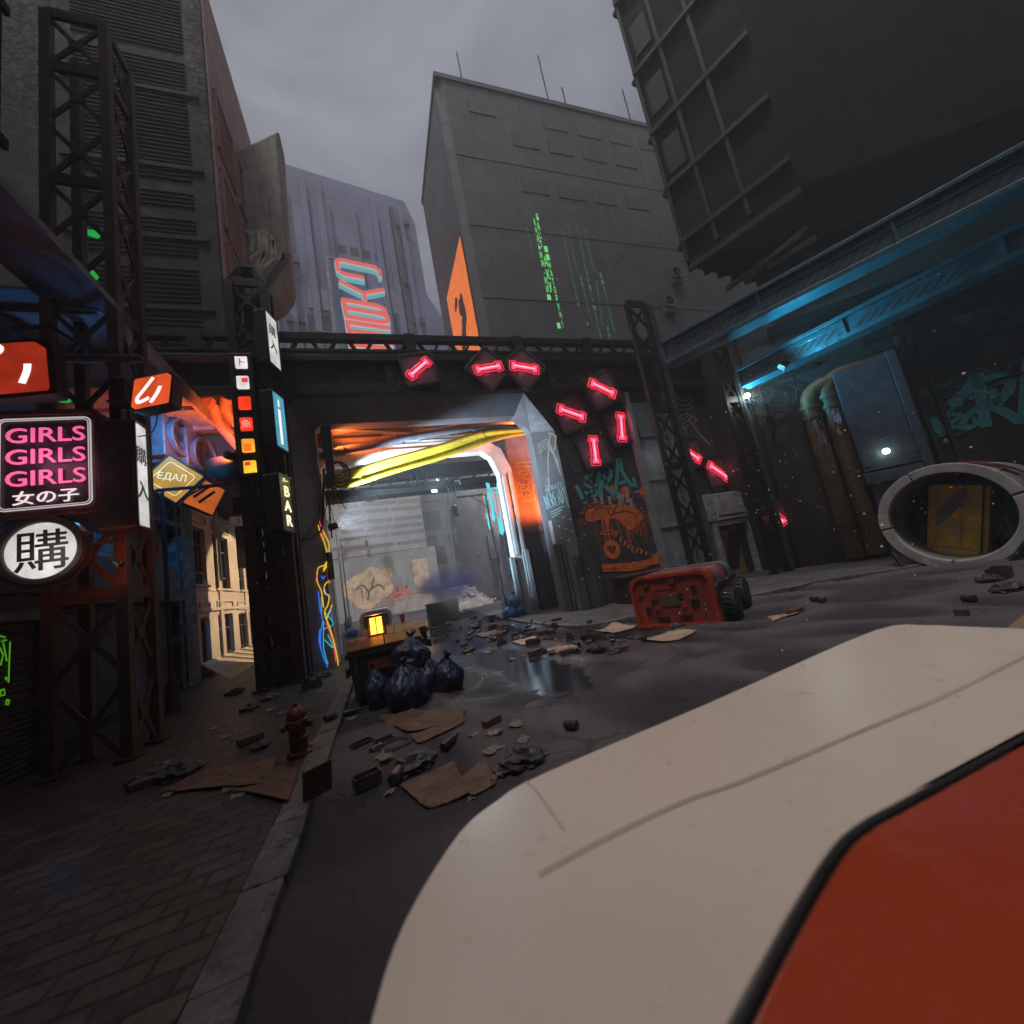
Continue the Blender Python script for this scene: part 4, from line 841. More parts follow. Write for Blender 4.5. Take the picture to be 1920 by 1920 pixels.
# fan units under the canopy
FANB = mat('fan_housing', (.13, .125, .14), .5, .3, .3, 2.5, bump=.1, col2=(.12, .06, .035), amt2=.3)
for i, (px, py, lab) in enumerate(((341, 822, 'round fan unit under the canopy, the one nearer the orange sign'), (381, 856, 'round fan unit under the canopy, the one nearer the bar tower'))):
    c_ = PX(px, py, -6.0 + .35 * i); t = thing('fan_unit', lab, 'fan unit', tuple(c_), 'fan units under the canopy'); fr = Fr(c_, V((.16, 1, 0)))
    r_ = .62
    mb = MB(); mb.fbox(fr, -.8, .8, -.85, .85, -1.0, -.06); mb.ring(fr, arc((0, 0), r_ * 1.15, 0, 360, 32)[:-1], arc((0, 0), r_, 0, 360, 32)[:-1], -.06, .14); mb.build('housing', FANB, t, bevel=.03)
    mb = MB()
    for k in range(5):
        a_ = rad(72 * k + 20 * i); mb.add([fr.p(math.cos(a_ + w_) * q, math.sin(a_ + w_) * q, n_) for w_, q, n_ in ((0, .1, -.02), (-.15, r_ * .92, .02), (.45, r_ * .92, -.04), (.35, .1, -.04))], [(0, 1, 2, 3)])
    mb.lathe(None, [(.14, -.05), (.14, .04), (.06, .08)], 12, Fr(fr.o, fr.u, fr.v)); mb.build('blade', BLK, t)
    mb = MB()
    for q in (.25, .45, .63): mb.tube([fr.p(a, b, .1) for a, b in arc((0, 0), q, 0, 360, 24)[:-1]], .01, 5, closed=True)
    mb.build('guard', STEEL, t)
    MB().bar(fr.p(-.6, -.95, -.5), fr.p(.6, -.95, -.5), .2, .12).bar(fr.p(0, .8, -.5), fr.p(0, 1.3, -.5), .12).build('bracket', FANB, t)
# thick orange-lit pipes
OPIPE = mat('terracotta_pipe', (.42, .20, .12), .5, .1, .2, 2, bump=.1, streak=.3)
for i, (pts, r_, lab) in enumerate((([(380, 748), (398, 752), (412, 790), (452, 838)], .24, 'thick terracotta pipe with an elbow below the canopy'), ([(430, 742), (425, 765), (445, 795), (470, 822)], .2, 'thinner terracotta pipe beside the elbowed one'))):
    P_ = [PY(px, py, 14.9 + .5 * k * (1 if i else 1)) for k, (px, py) in enumerate(pts)]
    mb = MB().tube(spline([tuple(p) for p in P_], 5), r_, 14); mb.tube([P_[0] - (P_[1] - P_[0]).normalized() * .05, P_[0] + (P_[1] - P_[0]).normalized() * .2], r_ * 1.3, 16)
    mb.tube([P_[2], P_[2].lerp(P_[3], .1)], r_ * 1.25, 14); tag(recenter(mb.build('pipe', OPIPE), P_[0]), lab, 'pipe')
# awning lip right under the pipes
c_ = PY(428, 880, 15.6); mb = MB(); mb.lathe(c_ + V((0, 0, -.55)), [(.1, .0), (.4, .1), (.62, .45), (.64, .8)], 20); tag(recenter(mb.build('duct_bell', mat('brown_duct', (.05, .026, .02), .5, .1, .2, 2, bump=.1), None), c_), 'brown bell-shaped duct mouth behind the strip of lit squares', 'duct')
# yellow diamond sign
YP = glowpanel('lit_yellow_acrylic', (1, .45, .04), .62, .3); CRM = glow('cream_sign_line', (1, .8, .45), .75)
c_ = PY(324, 898, 14.3); fr0 = Fr(c_, V((.93, .2, -.12))); fr = fr0.spin(rad(38)); fr = Fr(c_, fr0.u * .80 + fr0.v * -.60, fr0.u * .62 + fr0.v * .78)
def dia(mb, g):
    mb.tube([g.p(a, b, .01) for a, b in rrect(-.4, .4, -.4, .4, .09)], .014, 5, closed=True)
def dtx(mb, g):
    d_ = V((.97, .15, -.20)); u_ = (d_ - g.n * d_.dot(g.n)).normalized(); mb.text(Fr(g.p(.0, -.05, .004), u_, g.n.cross(u_)), 'ЕДАЛ', .30, .004, .004, .004, .85)
face_sign('diamond_sign', 'yellow diamond sign with pale lettering hanging by the lamp post', fr, 1.07, 1.07, .25, YP, [('border_line', CRM, dia), ('lettering', CRM, dtx)])
# orange sign with black slashes further down the street
c_ = PY(384, 930, 16.2); fr = Fr(c_, V((.55, .75, -.35)), V((.45, .1, 1)))
face_sign('slashed_sign', 'orange diamond sign with black slashes in front of the beige facade', fr, 1.0, 1.0, .25, glowpanel('lit_amber_acrylic', (1, .2, .03), .55, .4), [('black_slash', INK, lambda mb, g: (mb.stroke(g, [(-.3, -.2), (.0, .4)], .09), mb.stroke(g, [(-.08, -.3), (.22, .3)], .1), mb.stroke(g, [(-.42, .1), (-.28, .36)], .14)))])
# spoked round sign below the white sign
c_ = PY(264, 1028, 10.6); fr = Fr(c_, V((.75, .65, 0))); mb = MB(); mb.tube([fr.p(a, b) for a, b in arc((0, 0), .3, 0, 360, 24)[:-1]], .03, 6, closed=True)
for k in range(5): mb.bar(fr.p(0, -.2), fr.p(*arc((0, 0), .29, 20 + 35 * k, 20 + 35 * k, 1)[0]), .025)
mb.bar(fr.p(0, .3), fr.p(0, .6), .04); tag(recenter(mb.build('wheel_emblem', mat('red_emblem_paint', (.28, .06, .04), .4, .2, .2, 3, bump=.05)), c_), 'red spoked wheel emblem hanging under the tall white sign', 'emblem')
# --- beige house with multi-pane windows
hs_ = thing('beige_house', 'beige house with tall multi-pane windows in the patch of warm light', 'building', (-8, 25, 0))
BG = mat('beige_plaster', (.52, .42, .32), .75, 0, .18, .8, bump=.2, bscale=14, streak=.4, scol=(.26, .19, .13))
def yz(px, py): p = PX(px, py, -8.0); return p.y, p.z
WIN = [(412, 440, 1152, 1252), (450, 474, 1150, 1232), (379, 396, 1158, 1262), (360, 386, 985, 1095), (401, 429, 1002, 1103), (446, 468, 1004, 1106), (403, 427, 910, 968), (446, 470, 930, 975), (365, 385, 900, 950)]
rects = []
for a, b, c, d in WIN:
    y0 = yz(a, (c + d) / 2)[0]; y1 = yz(b, (c + d) / 2)[0]; z1 = yz(a, c)[1]; z0 = max(.2, yz(a, d)[1]); rects.append((y0, y1, z0, z1))
ys_ = sorted({19.2, 36.0} | {r[0] for r in rects} | {r[1] for r in rects}); zs_ = sorted({0.0, 13.0} | {r[2] for r in rects} | {r[3] for r in rects})
mb = MB()
for i in range(len(ys_) - 1):
    z_run = None
    for j in range(len(zs_) - 1):
        my, mz = (ys_[i] + ys_[i + 1]) / 2, (zs_[j] + zs_[j + 1]) / 2
        hole = any(r[0] < my < r[1] and r[2] < mz < r[3] for r in rects)
        if not hole and z_run is None: z_run = zs_[j]
        if z_run is not None and (hole or j == len(zs_) - 2):
            mb.box(-8.4, -8.0, ys_[i], ys_[i + 1], z_run, zs_[j] if hole else zs_[j + 1]); z_run = None
mb.box(-9.6, -9.2, 19.2, 36, 0, 13); mb.build('wall', BG, hs_)
mb = MB()
zl = yz(420, 1140)[1]; zu = yz(420, 1108)[1]
mb.box(-8.0, -7.9, 19.3, 35, zl - .1, zl + .05); mb.box(-8, -7.95, 19.3, 35, zu - .03, zu + .07)
for r in rects:
    mb.box(-8.0, -7.93, r[0] - .1, r[1] + .1, r[3] + .2, r[3] + .28); mb.box(-8, -7.93, r[0] - .1, r[1] + .1, r[3] + .62, r[3] + .7); mb.box(-8, -7.93, r[0] - .1, r[0] - .02, r[3] + .28, r[3] + .62); mb.box(-8, -7.93, r[1] + .02, r[1] + .1, r[3] + .28, r[3] + .62)
    mb.box(-8.05, -7.88, r[0] - .08, r[1] + .08, r[2] - .12, r[2] - .005)
for y in (21.2, 24.6, 28.6, 31.5): mb.box(-8, -7.92, y - .2, y + .2, .1, 12.5)
mb.build('moulding', BG, hs_, bevel=.01)
GLS = mat('dark_window_glass', (.03, .032, .036), .12, 0, .3, 3, bump=.02, streak=0); WFR = mat('window_frame_paint', (.09, .085, .08), .5, 0, .3, 3, bump=.05)
for r in rects:
    mb = MB(); k = 4
    for i in range(k + 1):
        y = r[0] + (r[1] - r[0]) * i / k; mb.box(-8.28, -8.2, y - .035, y + .035, r[2], r[3])
    for z in (r[2] + .04, r[2] + (r[3] - r[2]) * .22, r[2] + (r[3] - r[2]) * .72, r[3] - .04): mb.box(-8.29, -8.19, r[0], r[1], z - .04, z + .04)
    w_ = mb.build('window', WFR, hs_); MB().box(-8.34, -8.3, r[0], r[1], r[2], r[3]).build('pane', GLS, w_)
# fallen panels leaning at its foot
mb = MB(); p = [PG(402, 1266, .14), PG(434, 1278, .14), PG(484, 1240, .14), PG(478, 1231, .6)]
mb.add([V((-7.9, p[0].y, .75)), p[0] + V((.2, 0, 0)), p[1] + V((0, 0, .02)), p[2] + V((0, 0, .02)), V((-7.9, 30.5, .75))], [(0, 1, 2, 3, 4)]); mb.add([v - Z3 * .08 for v in mb.v], [(4, 3, 2, 1, 0)])
for k in range(5): mb.bar(V((-7.85, 23.8 + k * 1.4, .75)), V((-6.4, 24.2 + k * 1.25, .2)), .1, .08)
tag(recenter(mb.build('fallen_panel', BG, None), p[1]), 'fallen beige wall panels lying at the foot of the beige house', 'panel')
# vertical white sign on the house
a = PX(442, 990, -7.2); b = PX(450, 1066, -7.2); fr = Fr(V((-6.6, (a.y + b.y) / 2, (a.z + b.z) / 2)), V((.3, 1, 0)))
face_sign('hanging_sign', 'narrow white sign box standing out from the beige house', fr, .75, (a.z - b.z), .5, WP, [('black_lettering', INK, lambda mb, g: vtxt(mb, g, '購入', .42, 1.0, .6, .0))])
# --- street lamps
def street_lamp(label, base, z, arm, mtl, s=1.0, armdir=X3):
    t = thing('street_lamp', label, 'street lamp', tuple(base), 'street lamps'); b = V(base); top = b + Z3 * z
    mb = MB().lathe(b, [(.16 * s, 0), (.16 * s, .7 * s), (.1 * s, .8 * s), (.065 * s, 1.0 * s), (.05 * s, z - .4)], 12); mb.lathe(b, [(.2 * s, 0), (.2 * s, .12 * s)], 12); mb.tube([top - Z3 * .5, top], .045 * s, 10); mb.build('pole', mtl, t)
    e = top + armdir * arm
    mb = MB().bar(top - armdir * .15 * s, e + armdir * .12 * s, .07 * s, .09 * s); mb.tube(spline([tuple(top - Z3 * .85 * s), tuple(top + armdir * .18 * arm - Z3 * .42 * s), tuple(top + armdir * .5 * arm - Z3 * .04)], 6), .025 * s, 6); mb.build('arm', mtl, t)
    mb = MB(); mg = MB(); lantern(mb, mg, e - Z3 * .75 * s - armdir * .1, s * .85); mb.tube([e - armdir * .1, e - armdir * .1 - Z3 * .4 * s], .025 * s, 6)
    ln = mb.build('lantern', mtl, t); mg.build('lantern_glass', MATS['smoked_glass'], ln); return t
LMP = mat('lamp_post_paint', (.022, .024, .028), .6, 0, .3, 3, bump=.08, spec=.2)
b = PG(325, 1335, .13); zz = PY(303, 919, b.y).z - .13; ex = PY(452, 905, b.y).x - b.x
street_lamp('unlit lamp post standing on the pavement in front of the blue brick corner', b, zz, ex, LMP)
b = PG(652, 1190, .13); b = PG(652, 1186, .13); y_ = b.y; street_lamp('unlit street lamp just beyond the arch on the left, the taller of the two', b, PY(627, 977, y_).z - .13, PY(693, 975, y_).x - b.x, LMP)
b = PG(657, 1172, .13); y_ = b.y; street_lamp('unlit street lamp on the left beyond the arch, the farther one', b, PY(634, 1013, y_).z - .13, PY(688, 1008, y_).x - b.x, LMP)
b = V((PY(946, 1130, 21).x, 21, .12)); street_lamp('unlit street lamp just beyond the arch on the right, arm over the road', b, PY(916, 926, 21).z - .12, -(b.x - PY(852, 933, 21).x), LMP, 1.0)
b = V((PY(955, 1130, 30).x, 30, 0)); street_lamp('small unlit street lamp farthest away on the right side of the road', b, PY(930, 1022, 30).z, -(b.x - PY(898, 1026, 30).x), LMP, .9)
# --- signs on the bar tower
SU = V((math.sin(rad(16)), math.cos(rad(16)), 0)); SN = SU.cross(Z3)
def tsign(l0, l1, r0, r1, y):
    """face frame and size from the four face corners, on the turned plane through the left edge at depth y"""
    o = PY(*l0, y); A, B, Cc, D = [PP(*q, o, SN) for q in (l0, l1, r0, r1)]
    w = (Cc - A).dot(SU); zt = (A.z + Cc.z) / 2; zb = (B.z + D.z) / 2
    return Fr((A + B) / 2 * .5 + (Cc + D) / 2 * .5, SU), w, zt - zb
fr, W_, H_ = tsign((497, 582), (506, 675), (518, 604), (526, 698), 13.1)
face_sign('hanging_sign', 'white lit sign with two black characters at the top of the bar tower', fr, W_, H_, .35, WP, [('black_lettering', INK, lambda mb, g: vtxt(mb, g, '購入', W_ * .62, H_ * .12, H_ * .3, .003))])
fr, W_, H_ = tsign((509, 732), (519, 832), (531, 748), (541, 850), 13.1)
BLP = glowpanel('lit_blue_acrylic', (.10, .48, .68), .8, .25)
def bgrid(mb, g):
    for k in range(14): mb.stroke(g, [(-W_ * .46, -H_ * .45 + k * H_ * .068), (W_ * .46, -H_ * .45 + k * H_ * .068)], .01, n1=.004)
    for k in range(10): mb.disc(g, W_ * .33, -H_ * .4 + k * H_ * .07, .02, .006, 5)
face_sign('hanging_sign', 'pale blue lit sign with a white stripe above the bar sign', fr, W_, H_, .35, BLP, [('white_print', WST, lambda mb, g: (mb.stroke(g, [(0, -H_ * .42), (0, H_ * .22)], W_ * .2, n1=.006), mb.stroke(g, [(0, H_ * .27), (0, H_ * .4)], W_ * .12, n1=.006))), ('grid_print', glow('pale_blue_line', (.25, .6, .75), .8), bgrid)])
fr, W_, H_ = tsign((523, 888), (530, 988), (546, 900), (554, 1000), 13.1)
CR2 = glow('cream_letter_glow', (1, .83, .55), 1.25)
face_sign('bar_sign', 'black vertical sign with cream lit letters BAR', fr, W_, H_, .45, mat('sign_face_black', (.012, .012, .013), .35, 0, .2, 3, bump=0), [('lettering', CR2, lambda mb, g: ([mb.text(g.at(0, H_ * .12 - i * H_ * .27), ch, H_ * .28, .004, .01, .012, 1.15) for i, ch in enumerate('BAR')])), ('small_lettering', WST, lambda mb, g: mb.text(g.at(0, H_ * .385), 'バー', H_ * .1, .004, .005, .01))])
# strip of six lit squares
ys = 13.65; t0 = PY(453, 672, ys); t1 = PY(468, 884, ys)
st = thing('light_strip', 'vertical black strip of six lit squares in white, red, orange and yellow', 'sign', (t0.x, ys, t1.z)); f = FW((0, ys, 0)); xm = (t0.x + t1.x) / 2
mb = MB().fbox(f, xm - .33, xm + .33, t1.z - .15, t0.z + .15, -.3, -.03); mb.ring(f, rrect(xm - .33, xm + .33, t1.z - .15, t0.z + .15, .06), rrect(xm - .24, xm + .24, t1.z - .06, t0.z + .06, .03), -.03, .06); mb.build('sign_box', SB, st, bevel=.015)
cols = [('sq_white', (1, .93, .92), 1.0), ('sq_white', (1, .93, .92), 1.0), ('sq_red', (1, .05, .015), 1.2), ('sq_red', (1, .05, .015), 1.2), ('sq_amber', (1, .42, .03), 1.2), ('sq_yellow', (1, .62, .04), 1.2)]
mk = {'red': glow('red_mark', (1, .04, .02), .9), 'pale': glow('pale_red_mark', (1, .5, .4), .8), 'ora': glow('orange_mark', (1, .16, .02), 1.1), 'ink': mat('red_ink', (.3, .02, .02), .5, bump=0, streak=0)}
for i, (nm, c_, s_) in enumerate(cols):
    zz = t0.z - .13 - (t0.z - t1.z - .26) * i / 5
    o = MB().prism(f, rrect(xm - .17, xm + .17, zz - .22, zz + .22, .04), -.03, .02).build('lit_square', glowpanel(nm, c_, s_, .2), st)
    mb = MB()
    if i == 0: mb.stroke(f, [(xm - .1, zz + .2), (xm + .1, zz + .2)], .03, n1=.026); mb.text(f.at(xm, zz - .12), 'ト', .28, .022, .002); mb.build('mark', mk['ink'], o)
    if i == 1: mb.stroke(f, [(xm - .02, zz + .07), (xm + .15, zz + .07)], .15, n1=.026); mb.build('mark', mk['red'], o)
    if i == 3: mb.text(f.at(xm, zz - .11), '魚', .3, .022, .002, .003); mb.build('mark', mk['pale'], o)
    if i == 4: mb.stroke(f, [(xm - .02, zz - .18), (xm - .02, zz + .06)], .2, n1=.026); mb.build('mark', mk['ora'], o)
    if i == 5: mb.stroke(f, [(xm - .13, zz + .12), (xm + .02, zz + .12)], .12, n1=.026); mb.build('mark', mk['red'], o)
# ---------------------------------------------------------------- right side
lattice('lattice_tower', 'tall black truss tower in front of the wall of pink neon bars', 12.25, 13.2, 13.6, 13.9, .12, 13.4, .2, 1.35, STEEL, brace=.12, faces='F', flat=True)
mb = MB().box(13.32, 13.62, 13.5, 13.85, .12, 13.4); tag(recenter(mb.build('tower_flange', STEELB, None, bevel=.01), (13.47, 13.6, .12)), 'blue-grey steel channel bolted along the right edge of the tall truss tower', 'steel channel')
b0 = PG(1462, 1096, .12); a0 = PY(1374, 700, b0.y)
xb = PY(1430, 900, 12.6).x
lattice('lattice_tower', 'second black truss tower standing right of the grey doorway', xb - .85, xb - .05, 12.6, 12.8, .12, 10.6, .18, 1.3, STEEL, brace=.11, faces='F', flat=True)
mb = MB().box(xb + .06, xb + .3, 12.5, 12.85, .12, 10.6); tag(recenter(mb.build('tower_flange', STEELB, None, bevel=.01), (xb + .2, 12.6, .12)), 'blue-grey steel channel along the truss tower right of the doorway', 'steel channel')
# diagonal wall
DO, DU = V((16.9, 12.75, 0)), V((.7071, -.7071, 0)); fd = Fr(DO, DU)
dw = thing('industrial_wall', 'dark industrial wall running diagonally behind the big concrete pipe', 'wall', tuple(DO))
mb = MB(); mb.fbox(fd, .2, 26, 0, 12.5, -.6, 0); mb.box(17.0, 17.35, 12.75, 15.3, 0, 12.4)
for u in (.25, 1.95, 3.65): mb.fbox(fd, u, u + 1.66, .1, 9.5, 0, .03)
ur_ = fd.inv(PP(1724, 745, DO, fd.n))[0]
for u in (ur_ - .15, ur_ + .35): mb.fbox(fd, u, u + .14, .1, 9.5, 0, .22)
mb.fbox(fd, .2, 26, 9.6, 10.1, 0, .3); mb.fbox(fd, 7.4, 26, 5.85, 5.95, 0, .08)
for u in (8, 10.4, 12.8, 15.2): mb.fbox(fd, u, u + 2.36, .2, 5.8, 0, .025)
mb.build('wall', WALLD, dw, bevel=.015)
mb = MB(); mb.prism(Fr(DO + Z3 * .12, -fd.n, Z3), [(0, 0), (-2.0, 0), (-1.3, .12), (-.7, .4), (-.3, .95), (0, 1.9)], 3.2, 9.0); mb.build('flared_base', CONC, dw)
def dq(px, py, off=0.0): p = PP(px, py, DO + fd.n * off, fd.n); return fd.inv(p)
mb = MB(); q = dq(1762, 835, .03); q2 = dq(1935, 800, .03); sc = (q2[0] - q[0]) / 2.6; wild(mb, fd.at(q[0], q[1], .03), sc, .3)
q = dq(1765, 790, .03); q2 = dq(1840, 745, .03); g = fd.at(*q, .03); w_ = q2[0] - q[0]
for pts in ([(0, 0), (.3, .22), (.45, .1), (.2, .3)], [(.3, .35), (.5, .75), (.55, .45), (.35, .45)], [(.55, .95), (.7, .8), (1.0, .85)], [(.75, .6), (1.1, .65)], [(.1, -.15), (.5, .0), (.8, .05)]): mb.stroke(g, [(a * w_, b * w_ * .8) for a, b in pts], .12)
mb.build('teal_graffiti', mat('dark_teal_spray', (.06, .34, .37), .6, 0, .25, 5, bump=0, streak=0), dw)
mb = MB(); q = dq(1735, 780, .03); scrib(mb, fd.at(*q, .03), 16, 3.2, 1.3, .05, 41); q = dq(1735, 830, .03); scrib(mb, fd.at(*q, .03), 10, 1.5, .9, .05, 43); mb.build('faint_teal_graffiti', TEALD, dw)
# large duct panel with a small round lamp
A = [dq(1571, 700, .9), dq(1667, 660, .9), dq(1716, 862, .9), dq(1612, 893, .9)]
u0, u1 = (A[0][0] + A[3][0]) / 2, (A[1][0] + A[2][0]) / 2; v1 = (A[0][1] + A[1][1]) / 2; v0 = (A[2][1] + A[3][1]) / 2
dp = thing('wall_duct', 'large blue-grey duct panel on the diagonal wall with a small round lamp at its foot', 'duct', tuple(fd.p(u0, v0, .9)))
DPM = mat('duct_panel_paint', (.055, .075, .11), .5, .2, .25, 2.2, col2=(.07, .06, .06), amt2=.12, bump=.15, streak=.5)
mb = MB(); mb.fbox(fd, u0, u1, v0, v1, .05, .9); mb.fbox(fd, u1 + .02, u1 + .3, v0 - .8, v1 + .15, .05, 1.0); mb.fbox(fd, u0, u1, v0 + .02, v0 + .75, .9, .95); mb.fbox(fd, u0 - .05, u1, v0 - .5, v0 - .06, .05, .98); mb.fbox(fd, u0 + .1, u1 - .05, .1, v0 - .55, .05, .8)
for a in (.08, .9): mb.fbox(fd, u0 + (u1 - u0) * a - .1, u0 + (u1 - u0) * a + .1, v0 + .2, v0 + .5, .95, .98)
mb.build('panel', DPM, dp, bevel=.02)
c_ = PP(1661, 846, DO + fd.n * .97, fd.n); fr = Fr(c_, DU); DLAMP = c_ + fd.n * .2
mb = MB().prism(fr, arc((0, 0), .12, 0, 360, 16)[:-1], 0, .04); o = mb.build('round_lamp', glow('lamp_mint', (.8, 1, .8), 4), dp)
MB().bar(fr.p(-.13, 0, .05), fr.p(.13, 0, .05), .02).bar(fr.p(0, -.13, .05), fr.p(0, .13, .05), .02).build('lamp_guard', BLK, o)
# two fat vertical pipes with elbows
PIPO = mat('ochre_pipe', (.07, .048, .02), .55, .1, .35, 2.5, col2=(.10, .045, .03), amt2=.35, bump=.25, streak=.4)
for i, (px, py, lab) in enumerate(((1516, 760, 'fat ochre standpipe with an elbow, left one of the pair'), (1549, 740, 'fat ochre standpipe with an elbow, right one next to the duct panel'))):
    u_, v_ = dq(px, py, .45); p0 = fd.p(u_, .3, .45 + .05 * i); zt_ = v_ + .45
    t = thing('standpipe', lab, 'pipe', tuple(p0), 'fat standpipes')
    pts = [p0, fd.p(u_, zt_ - .5, .5)] + [fd.p(u_ + .75 - math.cos(rad(k)) * .75, zt_ - .5 + math.sin(rad(k)) * .75, .5) for k in (20, 40, 60, 80, 90)] + [fd.p(u_ + 2.2, zt_ + .25, .5)]
    mb = MB().tube(pts, .31, 18)
    mb.build('pipe_run', PIPO, t)
    mb = MB()
    for v in (zt_ - .65, zt_ - 1.1, 1.6): MB().tube([fd.p(u_, v, .5), fd.p(u_, v + .16, .5)], .36, 18).build('flange', PIPO, t)
    mb = MB(); g = Fr(fd.p(u_, 0, .81), DU); scrib(mb, g.at(-.1, zt_ - 2.3), 12, .2, 1.1, .04, 60 + i); mb.build('pale_marking', mat('lilac_marking', (.28, .25, .42), .6, bump=0, streak=0), t)
# cables and small fittings between tower and pipes
cb = thing('cable_loop', 'loops of dark cable hanging on the wall beside the second truss tower', 'cable', tuple(fd.p(0, 6, .1)))
mb = MB()
for (px, py, r_, n_) in ((1440, 755, .75, .08), (1452, 790, .55, .1), (1430, 742, .45, .12), (1465, 745, .6, .15)):
    u_, v_ = dq(px, py, .2); mb.tube([fd.p(u_ + math.cos(t_ * .35) * r_ * (1 + .06 * math.sin(t_)), v_ + math.sin(t_ * .35) * r_ * .8, .15 + n_ + .05 * math.sin(t_ * .7)) for t_ in range(20)], .03, 6)
u_, v_ = dq(1440, 745, .2); mb.bar(fd.p(u_ - 1.5, v_ + .6, .15), fd.p(u_ + 2, v_ + .75, .15), .12); mb.bar(fd.p(u_ - .2, v_ - 1.6, .12), fd.p(u_ - .2, v_ + .6, .12), .14); mb.build('cable_run', RUBBER, cb)
# doorway
dr = thing('doorway', 'weathered pale grey doorway with a rounded hood and a yellow and black door', 'doorway', (15, 14.6, .12))
DG = mat('pale_grey_frame', (.50, .50, .51), .6, .1, .3, 2, col2=(.12, .11, .11), amt2=.25, bump=.2, streak=.5)
def eq(px, py): p = PY(px, py, 14.55); return p.x, p.z
l_, zt_ = eq(1316, 990); r_ = eq(1408, 985)[0]; ztop = eq(1370, 922)[1]; zh = eq(1360, 975)[1]
f = FW((0, 14.55, 0))
mb = MB(); mb.fbox(f, l_, l_ + .55, .12, ztop - 1.0, -.5, 0); mb.fbox(f, r_ - .28, r_ + .05, .12, zh, -.3, .12); mb.fbox(f, l_ + .56, l_ + .85, .12, zh, -.3, .12)
mb.fbox(f, l_ + .3, r_ + .1, zh + .02, zh + .45, -.3, .16); mb.fbox(f, l_ + .86, r_ - .3, zh - .25, zh - .01, -.3, .1)
mb.prism(f, [(l_ - .1, zh + .48)] + [(l_ - .1 + .6 - math.cos(rad(a)) * .6, ztop - .6 + math.sin(rad(a)) * .6) for a in (0, 25, 50, 75, 90)] + [(r_ + .1 - .6 + math.sin(rad(a)) * .6, ztop - .6 + math.cos(rad(a)) * .6) for a in (0, 25, 50, 75, 90)] + [(r_ + .1, zh + .48)], -.5, .1)
mb.build('door_frame', DG, dr, bevel=.02)
mb = MB()
for a in (l_ + .6, l_ + .8, r_ - .2, r_):
    for z in (zh + .1, zh + .36): mb.lathe(None, [(.035, 0), (.035, .03)], 8, Fr((a, 14.39, z), X3, Z3))
mb.fbox(f, l_ + 1.0, r_ - .4, zh + .2, zh + .25, .16, .18); mb.build('bolt', STEEL, dr)
MB().fbox(f, l_ + .86, r_ - .3, .14, zh - .26, -.28, -.2).build('door_leaf', mat('worn_yellow_door', (.28, .19, .05), .55, .1, .35, 2.5, col2=(.08, .06, .04), amt2=.35, bump=.2), dr)
mb = MB(); w_ = r_ - .3 - l_ - .86
for k in range(2): mb.add([f.p(l_ + .86 + a * w_, b, -.195) for a, b in ((.05, .4 + k * 1.9), (.45, 2.2 + k * 1.9), (.9, 2.2 + k * 1.9), (.5, .4 + k * 1.9))], [(0, 3, 2, 1)])
mb.fbox(f, r_ - .75, r_ - .31, .14, zh - .26, -.2, -.15); mb.build('black_stripe', BLK, dr)
# side panels behind the towers: cool grey lit wall plates
mb = MB(); mb.fbox(FW((0, YF + .2, 0)), 12.1, 14.1, .15, 9.2, -.2, .02); mb.fbox(FW((0, YF + .2, 0)), 11.95, 12.15, .12, 9.6, 0, .4); mb.fbox(FW((0, YF + .2, 0)), 14.15, 14.3, .12, 9.6, 0, .3)
for z in (2.9, 5.2, 7.4): mb.fbox(FW((0, YF + .2, 0)), 12.16, 14.14, z, z + .12, .02, .08)
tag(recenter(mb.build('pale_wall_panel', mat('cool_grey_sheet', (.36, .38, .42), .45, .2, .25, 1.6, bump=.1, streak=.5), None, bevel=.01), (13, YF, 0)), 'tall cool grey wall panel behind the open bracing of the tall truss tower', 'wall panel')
mb = MB(); g = FW((0, YF + .17, 0))
for k in range(4): mb.stroke(g, [gq(1264 + 3 * k, 748 + 10 * k), gq(1285 + 4 * k, 752 + 8 * k), gq(1293 + 3 * k, 745 + 8 * k)] , .06); mb.stroke(g, [gq(1290 + 6 * k, 772 + 4 * k), gq(1274 + 4 * k, 782 + 6 * k), gq(1278 + 3 * k, 820 + 5 * k)], .06)
mb.stroke(g, [gq(1290, 785), gq(1312, 815), gq(1332, 835)], .08); mb.stroke(g, [gq(1296, 780), gq(1308, 786), gq(1300, 797), gq(1290, 788), gq(1296, 780)], .06); mb.stroke(g, [gq(1349, 833), gq(1346, 840), gq(1352, 839), gq(1349, 833)], .03); mb.build('sand_graffiti', SAND, gate)
